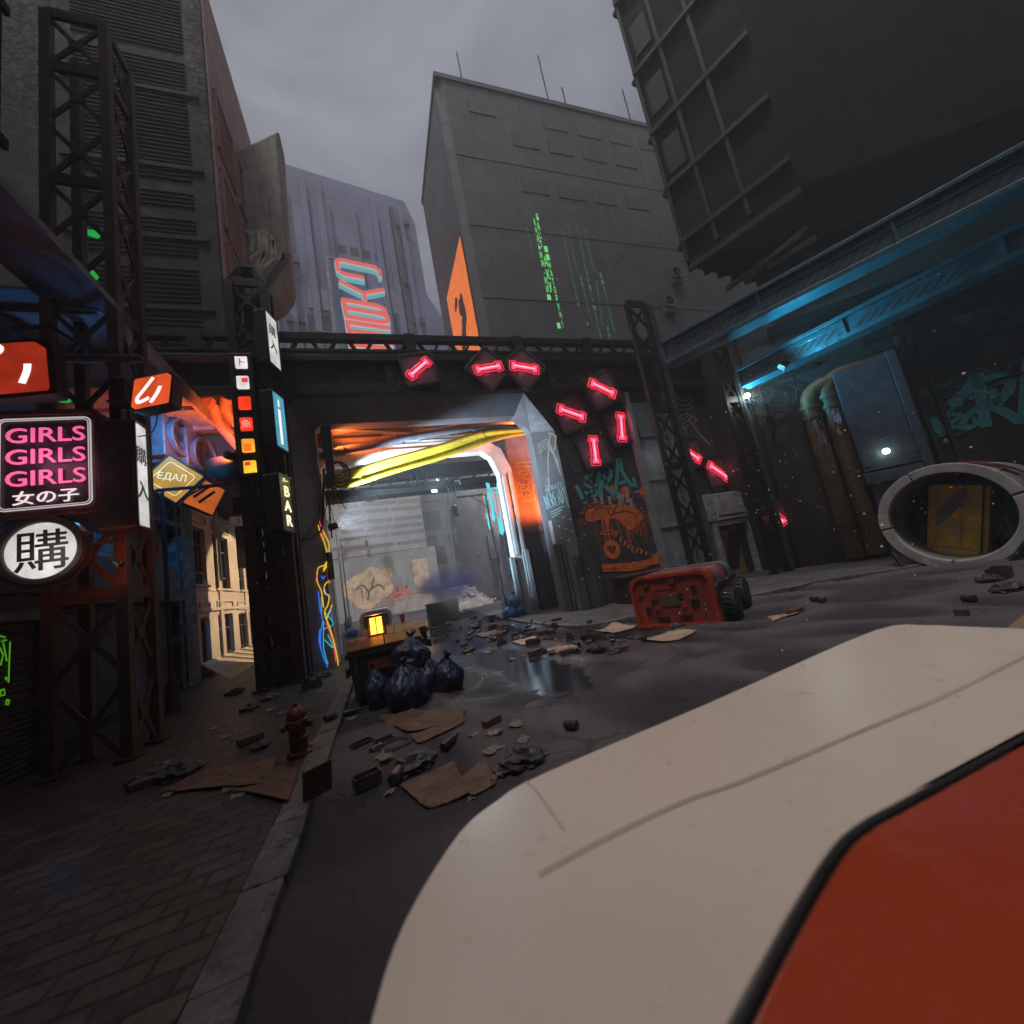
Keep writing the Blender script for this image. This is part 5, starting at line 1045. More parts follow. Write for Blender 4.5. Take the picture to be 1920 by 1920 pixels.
# girders with hazard stripes
GIRD = mat('teal_girder_paint', (.028, .10, .145), .42, .25, .3, 1.6, col2=(.05, .035, .035), amt2=.2, bump=.12, streak=.35)
HAZ = mat('worn_hazard_stripe', (.03, .018, .022), .6, 0, .3, 4, bump=0, streak=0)
def girder(label, a, b, h_, w_):
    d = (b - a); L = d.length; d.normalize(); t = thing('girder', label, 'girder', tuple(a), 'overhead girders'); fr = Fr(a, d); n = fr.n
    if n.dot(EYE - a) < 0: n = -n
    g = Fr(a, d if fr.n.dot(n) > 0 else -d); sgn = 1 if fr.n.dot(n) > 0 else -1; s0, s1 = (0, L) if sgn > 0 else (-L, 0)
    mb = MB(); mb.fbox(g, s0, s1, 0, .16, -w_, .12); mb.fbox(g, s0, s1, h_ - .14, h_, -w_, .14); mb.fbox(g, s0, s1, .17, h_ - .15, -w_ + .1, 0)
    k = 0.0
    while k < L:
        x = k if sgn > 0 else -k; mb.fbox(g, x - .05, x + .05, .16, h_ - .14, 0, .1); k += 3.6
    mb.fbox(g, s0, s1, .62 * h_, .66 * h_, 0, .035)
    mb.build('beam', GIRD, t, bevel=.015)
    mb = MB(); k = .25
    while k < L - .5:
        if (k % 3.6) > .2 and (k % 3.6) < 3.1:
            x = k if sgn > 0 else -k; mb.add([g.p(x + p, q, .006) for p, q in ((0, .26 * h_), (.14, .26 * h_), (.5, .58 * h_), (.36, .58 * h_))], [(0, 1, 2, 3)])
        k += .3
    mb.build('hazard_stripe', HAZ, t); return t
a, b = PG(1392, 727, 8.0), PG(1915, 480, 8.0); girder('teal overhead girder with hazard stripes, the lower one ending at the second tower', a, b + (b - a) * .35, .85, .6)
a, b = PG(1296, 662, 9.5), PG(1905, 356, 9.5); a = a + (a - b) * .12; girder('teal overhead girder with hazard stripes, the upper one reaching the tall tower', a, b + (b - a) * .3, 1.05, .7)
# brown soffit between the girders, black roof truss under the lower one
mb = MB(); a1_, b1_ = PG(1420, 720, 11.0), PG(2100, 400, 11.0); c1_, d1_ = PG(2000, 330, 11.0), PG(1440, 590, 11.0)
mb.add([a1_, b1_, d1_.lerp(c1_, 1), d1_], [(0, 1, 2, 3)]); mb.add([v + Z3 * .3 for v in (a1_, b1_, c1_, d1_)], [(3, 2, 1, 0)])
tag(recenter(mb.build('soffit_slab', mat('brown_soffit', (.09, .07, .07), .7, 0, .3, 1, bump=.15), None), a1_), 'dull brown slab between the two teal girders', 'slab')
mb = MB(); a2, b2 = dq(1610, 650, .3), dq(1925, 490, .3)
tr = thing('roof_truss', 'black truss along the top of the diagonal wall below the girders', 'truss', tuple(fd.p(*a2, .3)))
p0, p1 = fd.p(*a2, .6), fd.p(a2[0] + 18, a2[1], .6); mb.bar(p0, p1, .16, .2); mb.bar(p0 - Z3 * 1.1, p1 - Z3 * 1.1, .16, .2)
for k in range(10):
    q0, q1 = p0.lerp(p1, k / 10), p0.lerp(p1, (k + .5) / 10); q2 = p0.lerp(p1, (k + 1) / 10); mb.bar(q0, q1 - Z3 * 1.1, .1); mb.bar(q1 - Z3 * 1.1, q2, .1)
mb.build('truss_bar', STEEL, tr)
# building shell over the right side
sh = thing('hall_building', 'dark hall with orange struts hanging over the right side of the street', 'building', (22, 12, 13))
mb = MB(); mb.add([PG(1290, 500, 16), PG(1500, 350, 16), PG(2300, 60, 16), PG(2300, 420, 16), PG(1560, 560, 16)], [(0, 1, 2, 3, 4)]); v_ = [p + Z3 * 30 for p in mb.v]; mb.add(v_, [(4, 3, 2, 1, 0)]); k = 5
for i in range(5): mb.add([mb.v[i], mb.v[(i + 1) % 5], v_[(i + 1) % 5], v_[i]], [(0, 1, 2, 3)])
mb.build('roof', mat('black_hall_cladding', (.014, .013, .014), .75, 0, .4, 1, bump=.2, spec=.12), sh)
mb = MB(); E_ = [PG(1290, 500, 16), PG(1500, 350, 16), PG(2300, 60, 16), PG(2300, 420, 16), PG(1560, 560, 16)]; cE = sum(E_, V()) / 5
for i in (0, 4):
    a, b = E_[i], E_[(i + 1) % 5]; d_ = b - a; L_ = d_.length; fr = Fr(a, d_)
    if fr.n.dot(a - cE) < 0: fr = Fr(b, -d_)
    for k in range(int(L_ / 1.5)): mb.fbox(fr, k * 1.5, k * 1.5 + .18, .2, 29, 0, .22)
    for z in (1.2, 4.5, 8, 12, 17, 22): mb.fbox(fr, 0, L_, z, z + .22, 0, .3)
    for k in range(int(L_ / 3)):
        for z in (5.2, 9, 13): mb.fbox(fr, k * 3 + .4, k * 3 + 1.3, z, z + 2, 0, .1)
for k in range(12):
    p, q = E_[0].lerp(E_[4], k / 12) - Z3 * .15, E_[1].lerp(E_[3], k / 12) - Z3 * .15; mb.bar(p, q, .2, .3)
mb.build('rib', STEEL, sh)
mb = MB()
for a, b, w_ in (((1362, 545), (1500, 440), .2), ((1395, 528), (1512, 425), .12), ((1440, 500), (1530, 445), .3), ((1360, 540), (1420, 500), .1)): mb.bar(PG(*a, 15.2), PG(*b, 15.2), w_, .15)
mb.build('strut', mat('orange_strut_paint', (.42, .17, .06), .5, .1, .3, 2, bump=.1), sh)  # struts are plain orange in their own colour
# lilac framed window box seen between the girders
mb = MB(); f = FW((0, 16.0, 0)); q = PY(1415, 600, 15.9); q2 = PY(1470, 660, 15.9)
mb.ring(f, rrect(q.x, q2.x, q2.z, q.z, .1), rrect(q.x + .25, q2.x - .25, q2.z + .25, q.z - .25, .05), -.5, .1); mb.fbox(f, q.x - 1.6, q.x - .3, q2.z - .4, q.z - .1, -.5, -.1)
tag(recenter(mb.build('window_box', mat('lilac_frame', (.24, .21, .30), .5, .1, .3, 2, bump=.1), None, bevel=.02), (q.x, 16, q2.z)), 'lilac-edged window frame seen between the teal girders', 'window frame')
# bulkhead lamp on the second tower
lp = PY(1401, 742, 12.4); wl = thing('work_lamp', 'small bright work lamp clamped to the second truss tower', 'lamp', tuple(lp))
MB().lathe(lp, [(.03, -.1), (.12, -.06), (.13, .02), (.09, .1)], 14).build('bulb', glow('lamp_warm_white', (1, .95, .6), 7), wl); MB().box(lp.x - .07, lp.x + .07, lp.y - .05, lp.y + .08, lp.z - .42, lp.z - .12).bar(lp - Z3 * .3, V((xb, 12.6, lp.z - .3)), .05).build('lamp_holder', STEELB, wl, bevel=.01)
# --- concrete pipe with crate and bags
pc = PP(1778, 972, PG(1700, 1068), V((-.98, -.2, 0))); AX = V((.975, .22, 0)).normalized(); fp = Fr(V((pc.x, pc.y, 0)), V((-AX.y, AX.x, 0)) * -1)
zt_ = PP(1760, 872, pc, V((-.98, -.2, 0))).z; RO = zt_ / 2 + .08; pcz = V((pc.x, pc.y, RO - .12)); fp = Fr(pcz, V((AX.y, -AX.x, 0)))
cp = thing('concrete_pipe', 'big concrete drain pipe lying open towards the street, red scrawl on its side', 'pipe', tuple(pcz))
RI = RO - .26; L_ = 7.5; nseg = 48
mb = MB(); mb.ring(fp, arc((0, 0), RO - .02, 0, 360, nseg)[:-1], arc((0, 0), RI, 0, 360, nseg)[:-1], -L_, -.30); o = mb.build('pipe_shell', mat('pipe_concrete', (.22, .21, .22), .7, 0, .3, 1.2, bump=.3, bscale=16, streak=.4), cp)
for p in o.data.polygons: p.use_smooth = True
o.data.set_sharp_from_angle(angle=rad(35))
PR = mat('pipe_rim_concrete', (.40, .39, .39), .65, 0, .22, 2, bump=.35, bscale=22, streak=.15)
for k in range(4):
    a0_ = (14, 112, 186, 262)[k]; a1_ = (110, 184, 260, 372)[k]
    oa = arc((0, 0), RO, a0_, a1_, 20); ia = arc((0, 0), RI - .01, a0_, a1_, 20)
    mb = MB(); mb.prism(fp, oa + ia[::-1], -.29, 0); mb.build('rim_segment', PR, cp, bevel=.025)
mb = MB()
q = random.Random(3)
for k in range(16):
    a = q.uniform(40, 100); z = -q.uniform(.5, 4); P_ = []
    for j in range(6): P_.append(fp.p(math.cos(rad(a)) * (RO - .005), math.sin(rad(a)) * (RO - .005), z)); a += q.uniform(-9, 7); z -= q.uniform(.05, .35)
    mb.tube(P_, .035, 5)
mb.build('red_scrawl', mat('faded_red_spray', (.25, .06, .06), .6, bump=0, streak=0), cp)
mb = MB(); mb.bar(fp.p(-RO * .92, -RO * .55, .05), fp.p(-RO * .75, -RO + .15, .35), .12); mb.bar(fp.p(-RO * .75, -RO + .1, .35), fp.p(-RO * .2, -RO + .08, .1), .14); mb.bar(fp.p(RO * .8, -RO * .6, .05), fp.p(RO * .55, -RO + .1, .3), .12); mb.build('chock', STEEL, cp, bevel=.02)
# yellow crate
k0 = PG(1752, 1052, .25); D_ = 1.2
cA = PP(1746, 1000, pcz - fp.n * D_, fp.n); cB = PP(1850, 1000, pcz - fp.n * D_, fp.n); cT = PP(1800, 912, pcz - fp.n * D_, fp.n); cBt = PP(1800, 1052, pcz - fp.n * D_, fp.n)
ua, ub = fp.inv(cA)[0], fp.inv(cB)[0]; va, vb = fp.inv(cBt)[1], fp.inv(cT)[1]
if ua > ub: ua, ub = ub, ua
UC0, UC1 = ua, ub
fc = fp.at((ua + ub) / 2, (va + vb) / 2 + .12, -D_).spin(-.26); ua, ub, va, vb = (ua - ub) / 2, (ub - ua) / 2, (va - vb) / 2, (vb - va) / 2
cr = thing('crate', 'scuffed yellow crate with a grey diagonal band standing in the mouth of the pipe', 'crate', tuple(fc.p((ua + ub) / 2, va)))
CRY = mat('scuffed_yellow_paint', (.80, .46, .05), .5, .1, .3, 1.8, col2=(.55, .42, .28), amt2=.4, bump=.2, streak=.35, scol=(.12, .06, .02))
mb = MB(); mb.fbox(fc, ua, ub, va, vb, -1.5, -.06); mb.ring(fc, rrect(ua, ub, va, vb, .04), rrect(ua + .2, ub - .34, va + .24, vb - .1, .03), -.06, .0); mb.fbox(fc, ua + .2, ub - .42, va + .3, vb - .1, -.06, -.02); mb.fbox(fc, ub + .02, ub + .14, va + .1, vb - .05, -1.4, -.1); mb.build('crate_body', CRY, cr, bevel=.02)
W_, H_ = ub - ua, vb - va
MB().add([fc.p(ua + a * W_, va + b * H_, -.014) for a, b in ((.1, .34), (.1, .56), (.5, .92), (.86, .93), (.62, .70))], [(0, 4, 3, 2, 1)]).build('grey_band', mat('worn_grey_band', (.26, .26, .28), .5, .2, .25, 4, bump=.15), cr)
mb = MB(); g = fc.at(ua + .68 * W_, va + .5 * H_, .0); mb.tube([g.p(a, b, -.01) for a, b in ((0, 0), (.42, 0), (.38, .5))], .008, 4, closed=True)
for k in range(3): mb.stroke(g, [(.2 + .08 * k, .18), (.2 + .08 * k, .32)], .05, n1=-.01)
g = fc.at(ua + .74 * W_, va + .22 * H_, .0)
for i in range(4):
    for j in range(6): mb.disc(g, i * .08 + (j % 2) * .03, j * .085, .022, -.008, 6)
g = fc.at(ua + .3 * W_, va + .56 * H_, 0).spin(rad(42))
for i in range(9):
    for j in range(3): mb.disc(g, i * .07, j * .07, .018, -.006, 6)
mb.build('black_print', INK, cr)
# ---------------------------------------------------------------- bags, bins, cart, hydrant, litter
BAGM = mat('dark_blue_bag_film', (.018, .030, .075), .36, 0, .25, 4, bump=.12, bscale=45, streak=0, obj=True, spec=.35); BAGB = mat('bright_blue_bag_film', (.06, .22, .5), .35, 0, .25, 4, bump=.12, bscale=45, streak=0, obj=True)
def bag_mesh(seed, r, h, folds=9):
    bm = bmesh.new(); bmesh.ops.create_icosphere(bm, subdivisions=5, radius=1); q = random.Random(seed); off = V((q.uniform(0, 99), q.uniform(0, 99), q.uniform(0, 99)))
    for v in bm.verts:
        c = v.co.normalized(); th = math.atan2(c.y, c.x); z = c.z
        k = noise.noise(c * 1.6 + off) * .2 + noise.noise(c * 4 + off) * .07
        rr = 1 + k; pinch = max(0.0, (z - .25) / .75); rr *= 1 - .62 * pinch ** 1.2
        fold = math.sin(th * folds + 3 * noise.noise(c * 2 + off)) * .05 * (1 - abs(z)) ** .3 - abs(noise.noise(c * 3.2 + off)) * .16 - abs(noise.noise(c * 8 + off * 2)) * .12 - abs(noise.noise(V((c.x * 16, c.y * 16, c.z * 7)) + off)) * .06
        fold += math.sin(th * folds * 2.3 + 5) * .06 * pinch
        rr += fold
        zz = z if z > -.55 else -.55 - (abs(z) - .55) * .1
        v.co = V((c.x * r * rr, c.y * r * rr, (zz + .6) * h * .62 * (1 + .1 * k)))
    zt = max(v.co.z for v in bm.verts)
    me = bpy.data.meshes.new('bag'); 
    n = 10; base = []
    for j in range(n):
        a = 6.283 * j / n; base.append(bm.verts.new((math.cos(a) * r * .09, math.sin(a) * r * .09, zt - .03)))
    top = [bm.verts.new((math.cos(6.283 * j / n) * r * q.uniform(.14, .34), math.sin(6.283 * j / n) * r * q.uniform(.14, .34), zt + r * q.uniform(.1, .34))) for j in range(n)]
    for j in range(n): bm.faces.new((base[j], base[(j + 1) % n], top[(j + 1) % n], top[j]))
    bm.to_mesh(me); bm.free()
    for p in me.polygons: p.use_smooth = True
    return me
def bag(px, py, r, h, seed, label, m, group, tilt=(0, 0), z=None, at=None):
    me = bag_mesh(seed, r, h); me.materials.append(m); o = bpy.data.objects.new('trash_bag', me); C.objects.link(o)
    o.location = at if at is not None else PG(px, py, z or .0); o.rotation_euler = (tilt[0], tilt[1], seed * 1.3); return tag(o, label, 'trash bag', group)
b0 = PG(765, 1335, .02)
bag(768, 1325, .45, .86, 1, 'big dark blue rubbish bag at the front of the heap by the dumpster', BAGM, 'dark rubbish bags')
bag(716, 1325, .28, .8, 2, 'slim dark blue rubbish bag leaning on the dumpster, left of the big one', BAGM, 'dark rubbish bags', (0, .12))
bag(808, 1300, .42, .82, 3, 'dark blue rubbish bag right behind the big front one', BAGM, 'dark rubbish bags', (.1, 0))
bag(838, 1292, .38, .72, 4, 'dark blue rubbish bag at the outer right end of the heap', BAGM, 'dark rubbish bags', (0, .25))
p = PG(776, 1312, .02) + V((.05, .3, .52)); bag(0, 0, .42, .72, 5, 'dark blue rubbish bag lying on top of the heap', BAGM, 'dark rubbish bags', (-.2, .15), at=p)
for i, (px, py, r, h, lab) in enumerate(((956, 1152, .36, .6, 'bright blue rubbish bag at the foot of the white arch, lower left of three'), (972, 1150, .36, .55, 'bright blue rubbish bag at the foot of the white arch, lower right of three'))):
    p = PY(px, py, 18.2); bag(0, 0, r, h, 11 + i, lab, BAGB, 'bright blue rubbish bags', at=V((p.x, 18.2 + .1 * i, .12)))
p = PY(965, 1132, 18.3); bag(0, 0, .32, .6, 14, 'bright blue rubbish bag on top of the pair at the white arch', BAGB, 'bright blue rubbish bags', at=V((p.x, 18.3, .6)))
p = PG(655, 1195, .13); bag(0, 0, .4, .6, 16, 'bright blue rubbish bag on the kerb behind the dumpster', BAGB, 'bright blue rubbish bags', at=V((p.x + .1, p.y, .13)))
BAGT = mat('dull_blue_bag_film', (.03, .10, .19), .4, 0, .3, 4, bump=.12, bscale=45, streak=0, obj=True)
for i, (u_, v_, d_, r, h, lab) in enumerate(((UC0 - .1, 0, -2.2, .7, 1.5, 'tall dull blue bag inside the pipe, left of the yellow crate'), (UC1 + .6, 0, -2.0, .6, 1.6, 'dull blue bag inside the pipe, right of the yellow crate'), ((UC0 + UC1) / 2 - .1, 0, -3.4, .95, 2.0, 'biggest dull blue bag inside the pipe, behind the yellow crate'))):
    q_ = fp.p(u_, -RI + .1, d_); bag(0, 0, r, h, 21 + i, lab, BAGT, 'dull blue bags in the pipe', at=q_ + Z3 * .1)
# dumpsters
DMP = mat('dumpster_paint', (.045, .05, .045), .5, .2, .35, 3, col2=(.10, .045, .03), amt2=.25, bump=.2); DLID = mat('dumpster_lid', (.16, .055, .035), .4, .1, .3, 3, bump=.1)
def dumpster(label, x0, x1, y0, y1, h):
    t = thing('dumpster', label, 'dumpster', ((x0 + x1) / 2, (y0 + y1) / 2, 0), 'dumpsters'); f = FW((0, y0, 0))
    mb = MB(); mb.add([V((x0 + .08, y0 + .06, .12)), V((x1 - .08, y0 + .06, .12)), V((x1 - .08, y1 - .06, .12)), V((x0 + .08, y1 - .06, .12)), V((x0, y0, h - .25)), V((x1, y0, h - .25)), V((x1, y1, h - .25)), V((x0, y1, h - .25))], [(3, 2, 1, 0), (4, 5, 6, 7), (0, 1, 5, 4), (1, 2, 6, 5), (2, 3, 7, 6), (3, 0, 4, 7)])
    mb.box(x0 - .05, x1 + .05, y0 - .05, y1 + .05, h - .30, h - .2); mb.box(x0 + .1, x0 + .2, y0 - .03, y0 + .05, .15, h - .3); mb.box(x1 - .2, x1 - .1, y0 - .03, y0 + .05, .15, h - .3); mb.box(x0 - .1, x0 - .02, y0 + .3, y1 - .3, h * .45, h * .6); mb.box(x1 + .02, x1 + .1, y0 + .3, y1 - .3, h * .45, h * .6); mb.build('bin_body', DMP, t, bevel=.02)
    mb = MB(); m_ = (x0 + x1) / 2; fr = Fr((x0, y0, h - .2), Y3, Z3); D = y1 - y0
    mb.prism(Fr((x0, y0, h - .19), Y3, Z3), [(-.06, 0), (D + .06, 0), (D + .04, .08), (D * .6, .2), (D * .28, .2), (-.06, .05)], 0, (x1 - x0) * .5 - .01); mb.prism(Fr((m_ + .01, y0, h - .19), Y3, Z3), [(-.06, 0), (D + .06, 0), (D + .04, .08), (D * .6, .2), (D * .28, .2), (-.06, .05)], 0, (x1 - x0) * .5 - .01)
    for k in range(5): mb.box(x0 + .15 + k * (x1 - x0 - .3) / 4.6, x0 + .2 + k * (x1 - x0 - .3) / 4.6, y0 + D * .3, y0 + D * .6, h + .01, h + .03)
    mb.build('lid', DLID, t, bevel=.02)
    mb = MB(); mb.fbox(f, (x0 + x1) / 2 - .4, (x0 + x1) / 2 + .35, h * .52, h * .68, -.0, .012); mb.build('paint_patch', mat('rust_red_patch', (.22, .07, .05), .5, bump=.1), t)
    for sx in (x0 + .2, x1 - .2):
        for sy in (y0 + .25, y1 - .25):
            MB().lathe(None, [(.03, -.04), (.08, -.04), (.08, .04), (.03, .04)], 12, Fr((sx, sy, .08), Y3, Z3)).build('caster', BLK, t)
    return t
dl = PG(662, 1335, 0)
dumpster('dark dumpster with a rusty red lid and a lit lantern on it', dl.x, dl.x + 1.55, dl.y + .1, dl.y + 1.5, 1.33)
dumpster('dark dumpster standing behind the one with the lantern', dl.x + .2, dl.x + 1.85, dl.y + 1.9, dl.y + 3.2, 1.36)
lc = PP(708, 1192, (0, dl.y + .75, 0), -Y3); lc = V((lc.x, dl.y + .75, 1.36)); ln = thing('lantern', 'glowing orange lantern with a dark red frame standing on the dumpster lid', 'lantern', tuple(lc))
LR = mat('lantern_red_paint', (.10, .02, .015), .4, .2, .2, 4, bump=.05); mb = MB(); s_ = .17; hh = .42
for i in (-1, 1):
    for j in (-1, 1): mb.bar(lc + V((s_ * i * 1.15, s_ * j * 1.15, 0)), lc + V((s_ * i, s_ * j, hh)), .025, up=Y3)
for i in (-1, 1): mb.bar(lc + V((0, s_ * i * 1.06, 0)), lc + V((0, s_ * i * .98, hh)), .022, up=X3); mb.bar(lc + V((s_ * i * 1.06, 0, 0)), lc + V((s_ * i * .98, 0, hh)), .022, up=Y3)
mb.box(lc.x - .23, lc.x + .23, lc.y - .23, lc.y + .23, 1.36 + hh - .01, 1.36 + hh + .03); mb.box(lc.x - .2, lc.x + .2, lc.y - .2, lc.y + .2, 1.345, 1.375); mb.box(lc.x - .19, lc.x + .19, lc.y - .19, lc.y + .19, 1.36 + hh * .82, 1.36 + hh * .85); mb.build('lantern_frame', LR, ln)
MB().box(lc.x - .13, lc.x + .13, lc.y - .13, lc.y + .13, 1.385, 1.36 + hh * .9).build('lantern_glass', glow('lantern_amber', (1, .33, .03), 5.5), ln)
cu = PP(756, 1172, (0, dl.y + 2.5, 0), -Y3); mb = MB().lathe((cu.x, dl.y + 2.5, 1.38), [(.05, 0), (.075, .22), (.08, .225)], 14); tag(recenter(mb.build('paper_cup', mat('brown_cup', (.16, .06, .035), .5, bump=0), None), (cu.x, dl.y + 2.5, 1.38)), 'brown paper cup left on the rear dumpster', 'cup')
# white rounded wreck behind the dumpsters
wc = PG(708, 1182, 0); fr = FW((wc.x, wc.y, 0)); wv = thing('cart', 'pale rounded cart standing on end behind the dumpsters', 'cart', tuple(wc))
h_ = PY(708, 1143, wc.y).z; w_ = PY(738, 1170, wc.y).x - PY(676, 1170, wc.y).x
mb = MB().prism(fr, rrect(-w_ / 2, w_ / 2, .05, h_, w_ * .22, 6), -2.2, 0); mb.ring(fr, rrect(-w_ / 2, w_ / 2, .05, h_, w_ * .22, 6), rrect(-w_ * .4, w_ * .4, .15, h_ - .2, w_ * .16, 6), 0, .06); mb.build('cart_body', mat('dirty_white_shell', (.50, .47, .44), .45, 0, .25, 2, bump=.1), wv, bevel=.05)
MB().prism(fr, rrect(-w_ * .38, w_ * .38, .18, h_ - .24, w_ * .14, 6), 0, .02).build('cart_panel', PANEL, wv)
# fire hydrant
hb = PG(562, 1416, .13); hy = thing('fire_hydrant', 'dull red fire hydrant standing on the pavement near the kerb', 'fire hydrant', tuple(hb)); HR = mat('hydrant_red', (.12, .018, .014), .45, .1, .35, 6, col2=(.05, .03, .03), amt2=.3, bump=.15)
s_ = 1.0
mb = MB().lathe(hb, [(.17, 0), (.17, .05), (.125, .07), (.12, .22), (.14, .235), (.14, .26), (.115, .28), (.11, .44), (.15, .46), (.155, .50), (.12, .52)], 20); mb.build('barrel', HR, hy)
mb = MB().lathe(hb + Z3 * .52, [(.135, 0), (.14, .03), (.12, .09), (.085, .14), (.05, .165), (.035, .17), (.035, .21), (.0, .215)], 20); mb.build('bonnet', HR, hy)
for d_, r_ in ((X3, .06), (-X3, .05), (-Y3, .075)):
    fr = Fr(hb + Z3 * .42, Z3.cross(d_), Z3)
    fr = Fr(hb + Z3 * .42, d_.cross(Z3) * -1, Z3); n_ = fr.n if fr.n.dot(d_) > 0 else None
    if n_ is None: fr = Fr(hb + Z3 * .42, d_.cross(Z3), Z3)
    mb = MB().lathe(None, [(r_ * .8, .08), (r_ * .8, .15), (r_ * 1.15, .155), (r_ * 1.15, .2), (r_ * .4, .205), (r_ * .4, .235)], 12, fr); mb.build('nozzle_cap', HR, hy)
mb = MB()
for k in range(8): mb.lathe(hb + V((math.cos(k * .785) * .15, math.sin(k * .785) * .15, .05)), [(.015, 0), (.015, .025)], 6)
mb.build('bolt', HR, hy)
# overturned red cart: local frame along its near panel
cl, cr_ = PG(1199, 1181, 0), PG(1357, 1173, 0); cu_ = (cr_ - cl); CW = cu_.length; fq = Fr(cl, cu_)   # normal faces the camera side
ct = thing('utility_cart', 'red utility cart with a grey band lying on its side on the road', 'cart', tuple(cl)); CH = 1.42; CL = 2.3
RED = mat('red_cart_paint', (.46, .06, .03), .22, .1, .25, 2.2, col2=(.10, .05, .045), amt2=.18, bump=.1, streak=.3, coat=.3); GRY = mat('cart_grey_blue', (.19, .20, .25), .35, .2, .2, 2, bump=.06); DRK = mat('cart_dark', (.03, .03, .033), .45, .1, .3, 3, bump=.1)
def cprof(e=0.0): return rrect(0 + e, CW - e, .03 + e, CH - e, .3 - e * .5, 8)
def cprof2(e=0.0):
    r = .3 - e * .5; return [(e, .03 + e), (CW - e, .03 + e)] + arc((CW - r - e, CH - r - e), r, 0, 90, 8) + arc((r + e, CH - r - e), r, 90, 180, 8)
for nm, m, n0, n1 in (('front_shell', RED, -.5, 0), ('grey_band', GRY, -1.15, -.51), ('red_shell', RED, -1.5, -1.16), ('dark_band', DRK, -1.78, -1.51), ('rear_shell', GRY, -CL, -1.79)):
    k = cprof2(0 if 'shell' in nm else .012); mb = MB().prism(fq, k, n0, n1); o = mb.build(nm, m, ct, bevel=.012)
mb = MB().ring(fq, cprof2(), cprof2(.1), .0, .07); mb.build('panel_rim', RED, ct, bevel=.015)
UND = mat('cart_underside', (.30, .045, .03), .5, .1, .3, 2.2, bump=.15, col2=(.085, .07, .07), amt2=.28); mb = MB().prism(fq, cprof2(.11), .0, .012); mb.build('under_panel', UND, ct)
def ub_(x0, x1, y0, y1, n1, m=0): return (x0 * CW, x1 * CW, y0 * CH, y1 * CH, .012, n1)
for (x, y, w_) in ((.22, .84, .07), (.55, .86, .075), (.78, .70, .06), (.12, .62, .05), (.28, .52, .06), (.61, .58, .065), (.76, .44, .09), (.19, .37, .07)):
    MB().ring(fq, rrect((x - w_ / 2) * CW, (x + w_ / 2) * CW, (y - w_ * .7) * CH, (y + w_ * .7) * CH, .02), rrect((x - w_ / 4) * CW, (x + w_ / 4) * CW, (y - w_ * .35) * CH, (y + w_ * .35) * CH, .01), .012, .06).build('mount_block', DRK, ct, bevel=.008)
for x, y in ((.35, .2), (.62, .2)): MB().fbox(fq, *ub_(x - .07, x + .07, y, y + .035, .07)).fbox(fq, *ub_(x + .05, x + .07, y - .08, y, .07)).build('hook_bracket', DRK, ct, bevel=.008)
for (x, y, w_, h_) in ((.22, .84, .045, .08), (.55, .86, .05, .09), (.3, .38, .05, .09), (.63, .42, .055, .1)): MB().fbox(fq, *ub_(x - w_ / 2, x + w_ / 2, y - h_ / 2, y + h_ / 2, .05)).build('red_block', RED, ct, bevel=.01)
mb = MB(); mb.fbox(fq, *ub_(.3, .55, .72, .735, .03)); mb.fbox(fq, *ub_(.1, .16, .1, .55, .02)); mb.build('red_rib', RED, ct)
MB().fbox(fq, *ub_(.37, .60, .4, .62, .035)).build('olive_plate', mat('olive_plate', (.10, .085, .05), .5, bump=.1), ct, bevel=.01)
# wheel wells and wheels on the side that faces right
fs_ = Fr(fq.p(CW, 0, 0), -fq.n)       # u runs back along the body, normal points to the right side
for k, (uc, r_) in enumerate(((.62, .42), (1.95, .46))):
    mb = MB().ring(fs_, rrect(uc - .48, uc + .48, .04, 1.0, .08), rrect(uc - .42, uc + .42, .045, .94, .05), -.01, .05); mb.prism(fs_, rrect(uc - .42, uc + .42, .05, .94, .05), .002, .012); mb.build('wheel_well', DRK, ct, bevel=.01)
    c_ = fs_.p(uc, r_, .0); fw_ = Fr(c_, fs_.u)
    mb = MB().lathe(None, [(.2, .02), (r_ * .92, .03), (r_, .09), (r_, .26), (r_ * .92, .32), (r_ * .6, .34), (r_ * .55, .3)], 28, fw_); wh = mb.build('wheel', mat('tyre_rubber', (.02, .02, .022), .7, 0, .3, 4, bump=.2), ct)
    mb = MB().lathe(None, [(r_ * .55, .28), (r_ * .5, .33), (r_ * .2, .36), (0, .37)], 10, fw_, smooth=False); mb.build('hub', DRK, wh)
    mb = MB()
    for j in range(24): a_ = rad(15 * j); mb.bar(fw_.p(math.cos(a_) * r_, math.sin(a_) * r_, .08), fw_.p(math.cos(a_ + .1) * r_, math.sin(a_ + .1) * r_, .27), .05, .03)
    mb.build('tread', MATS['tyre_rubber'], wh)
# old dark red container against the wall behind the cart
cA = PY(1130, 1072, 14.2); bx = thing('skip_container', 'dark red steel container standing against the wall behind the cart', 'container', (cA.x, 14.2, .12))
ht_ = PY(1150, 1066, 13.7).z - .4; mb = MB().box(9.0, 11.6, 13.75, 14.7, .12, ht_ - .12); mb.box(8.9, 11.7, 13.7, 14.75, ht_ - .11, ht_)
for k in range(6): mb.box(9.1 + k * .42, 9.2 + k * .42, 13.68, 13.75, .2, ht_ - .2)
mb.build('container_body', mat('dark_maroon_steel', (.065, .028, .028), .5, .2, .3, 2, bump=.15), bx, bevel=.015)
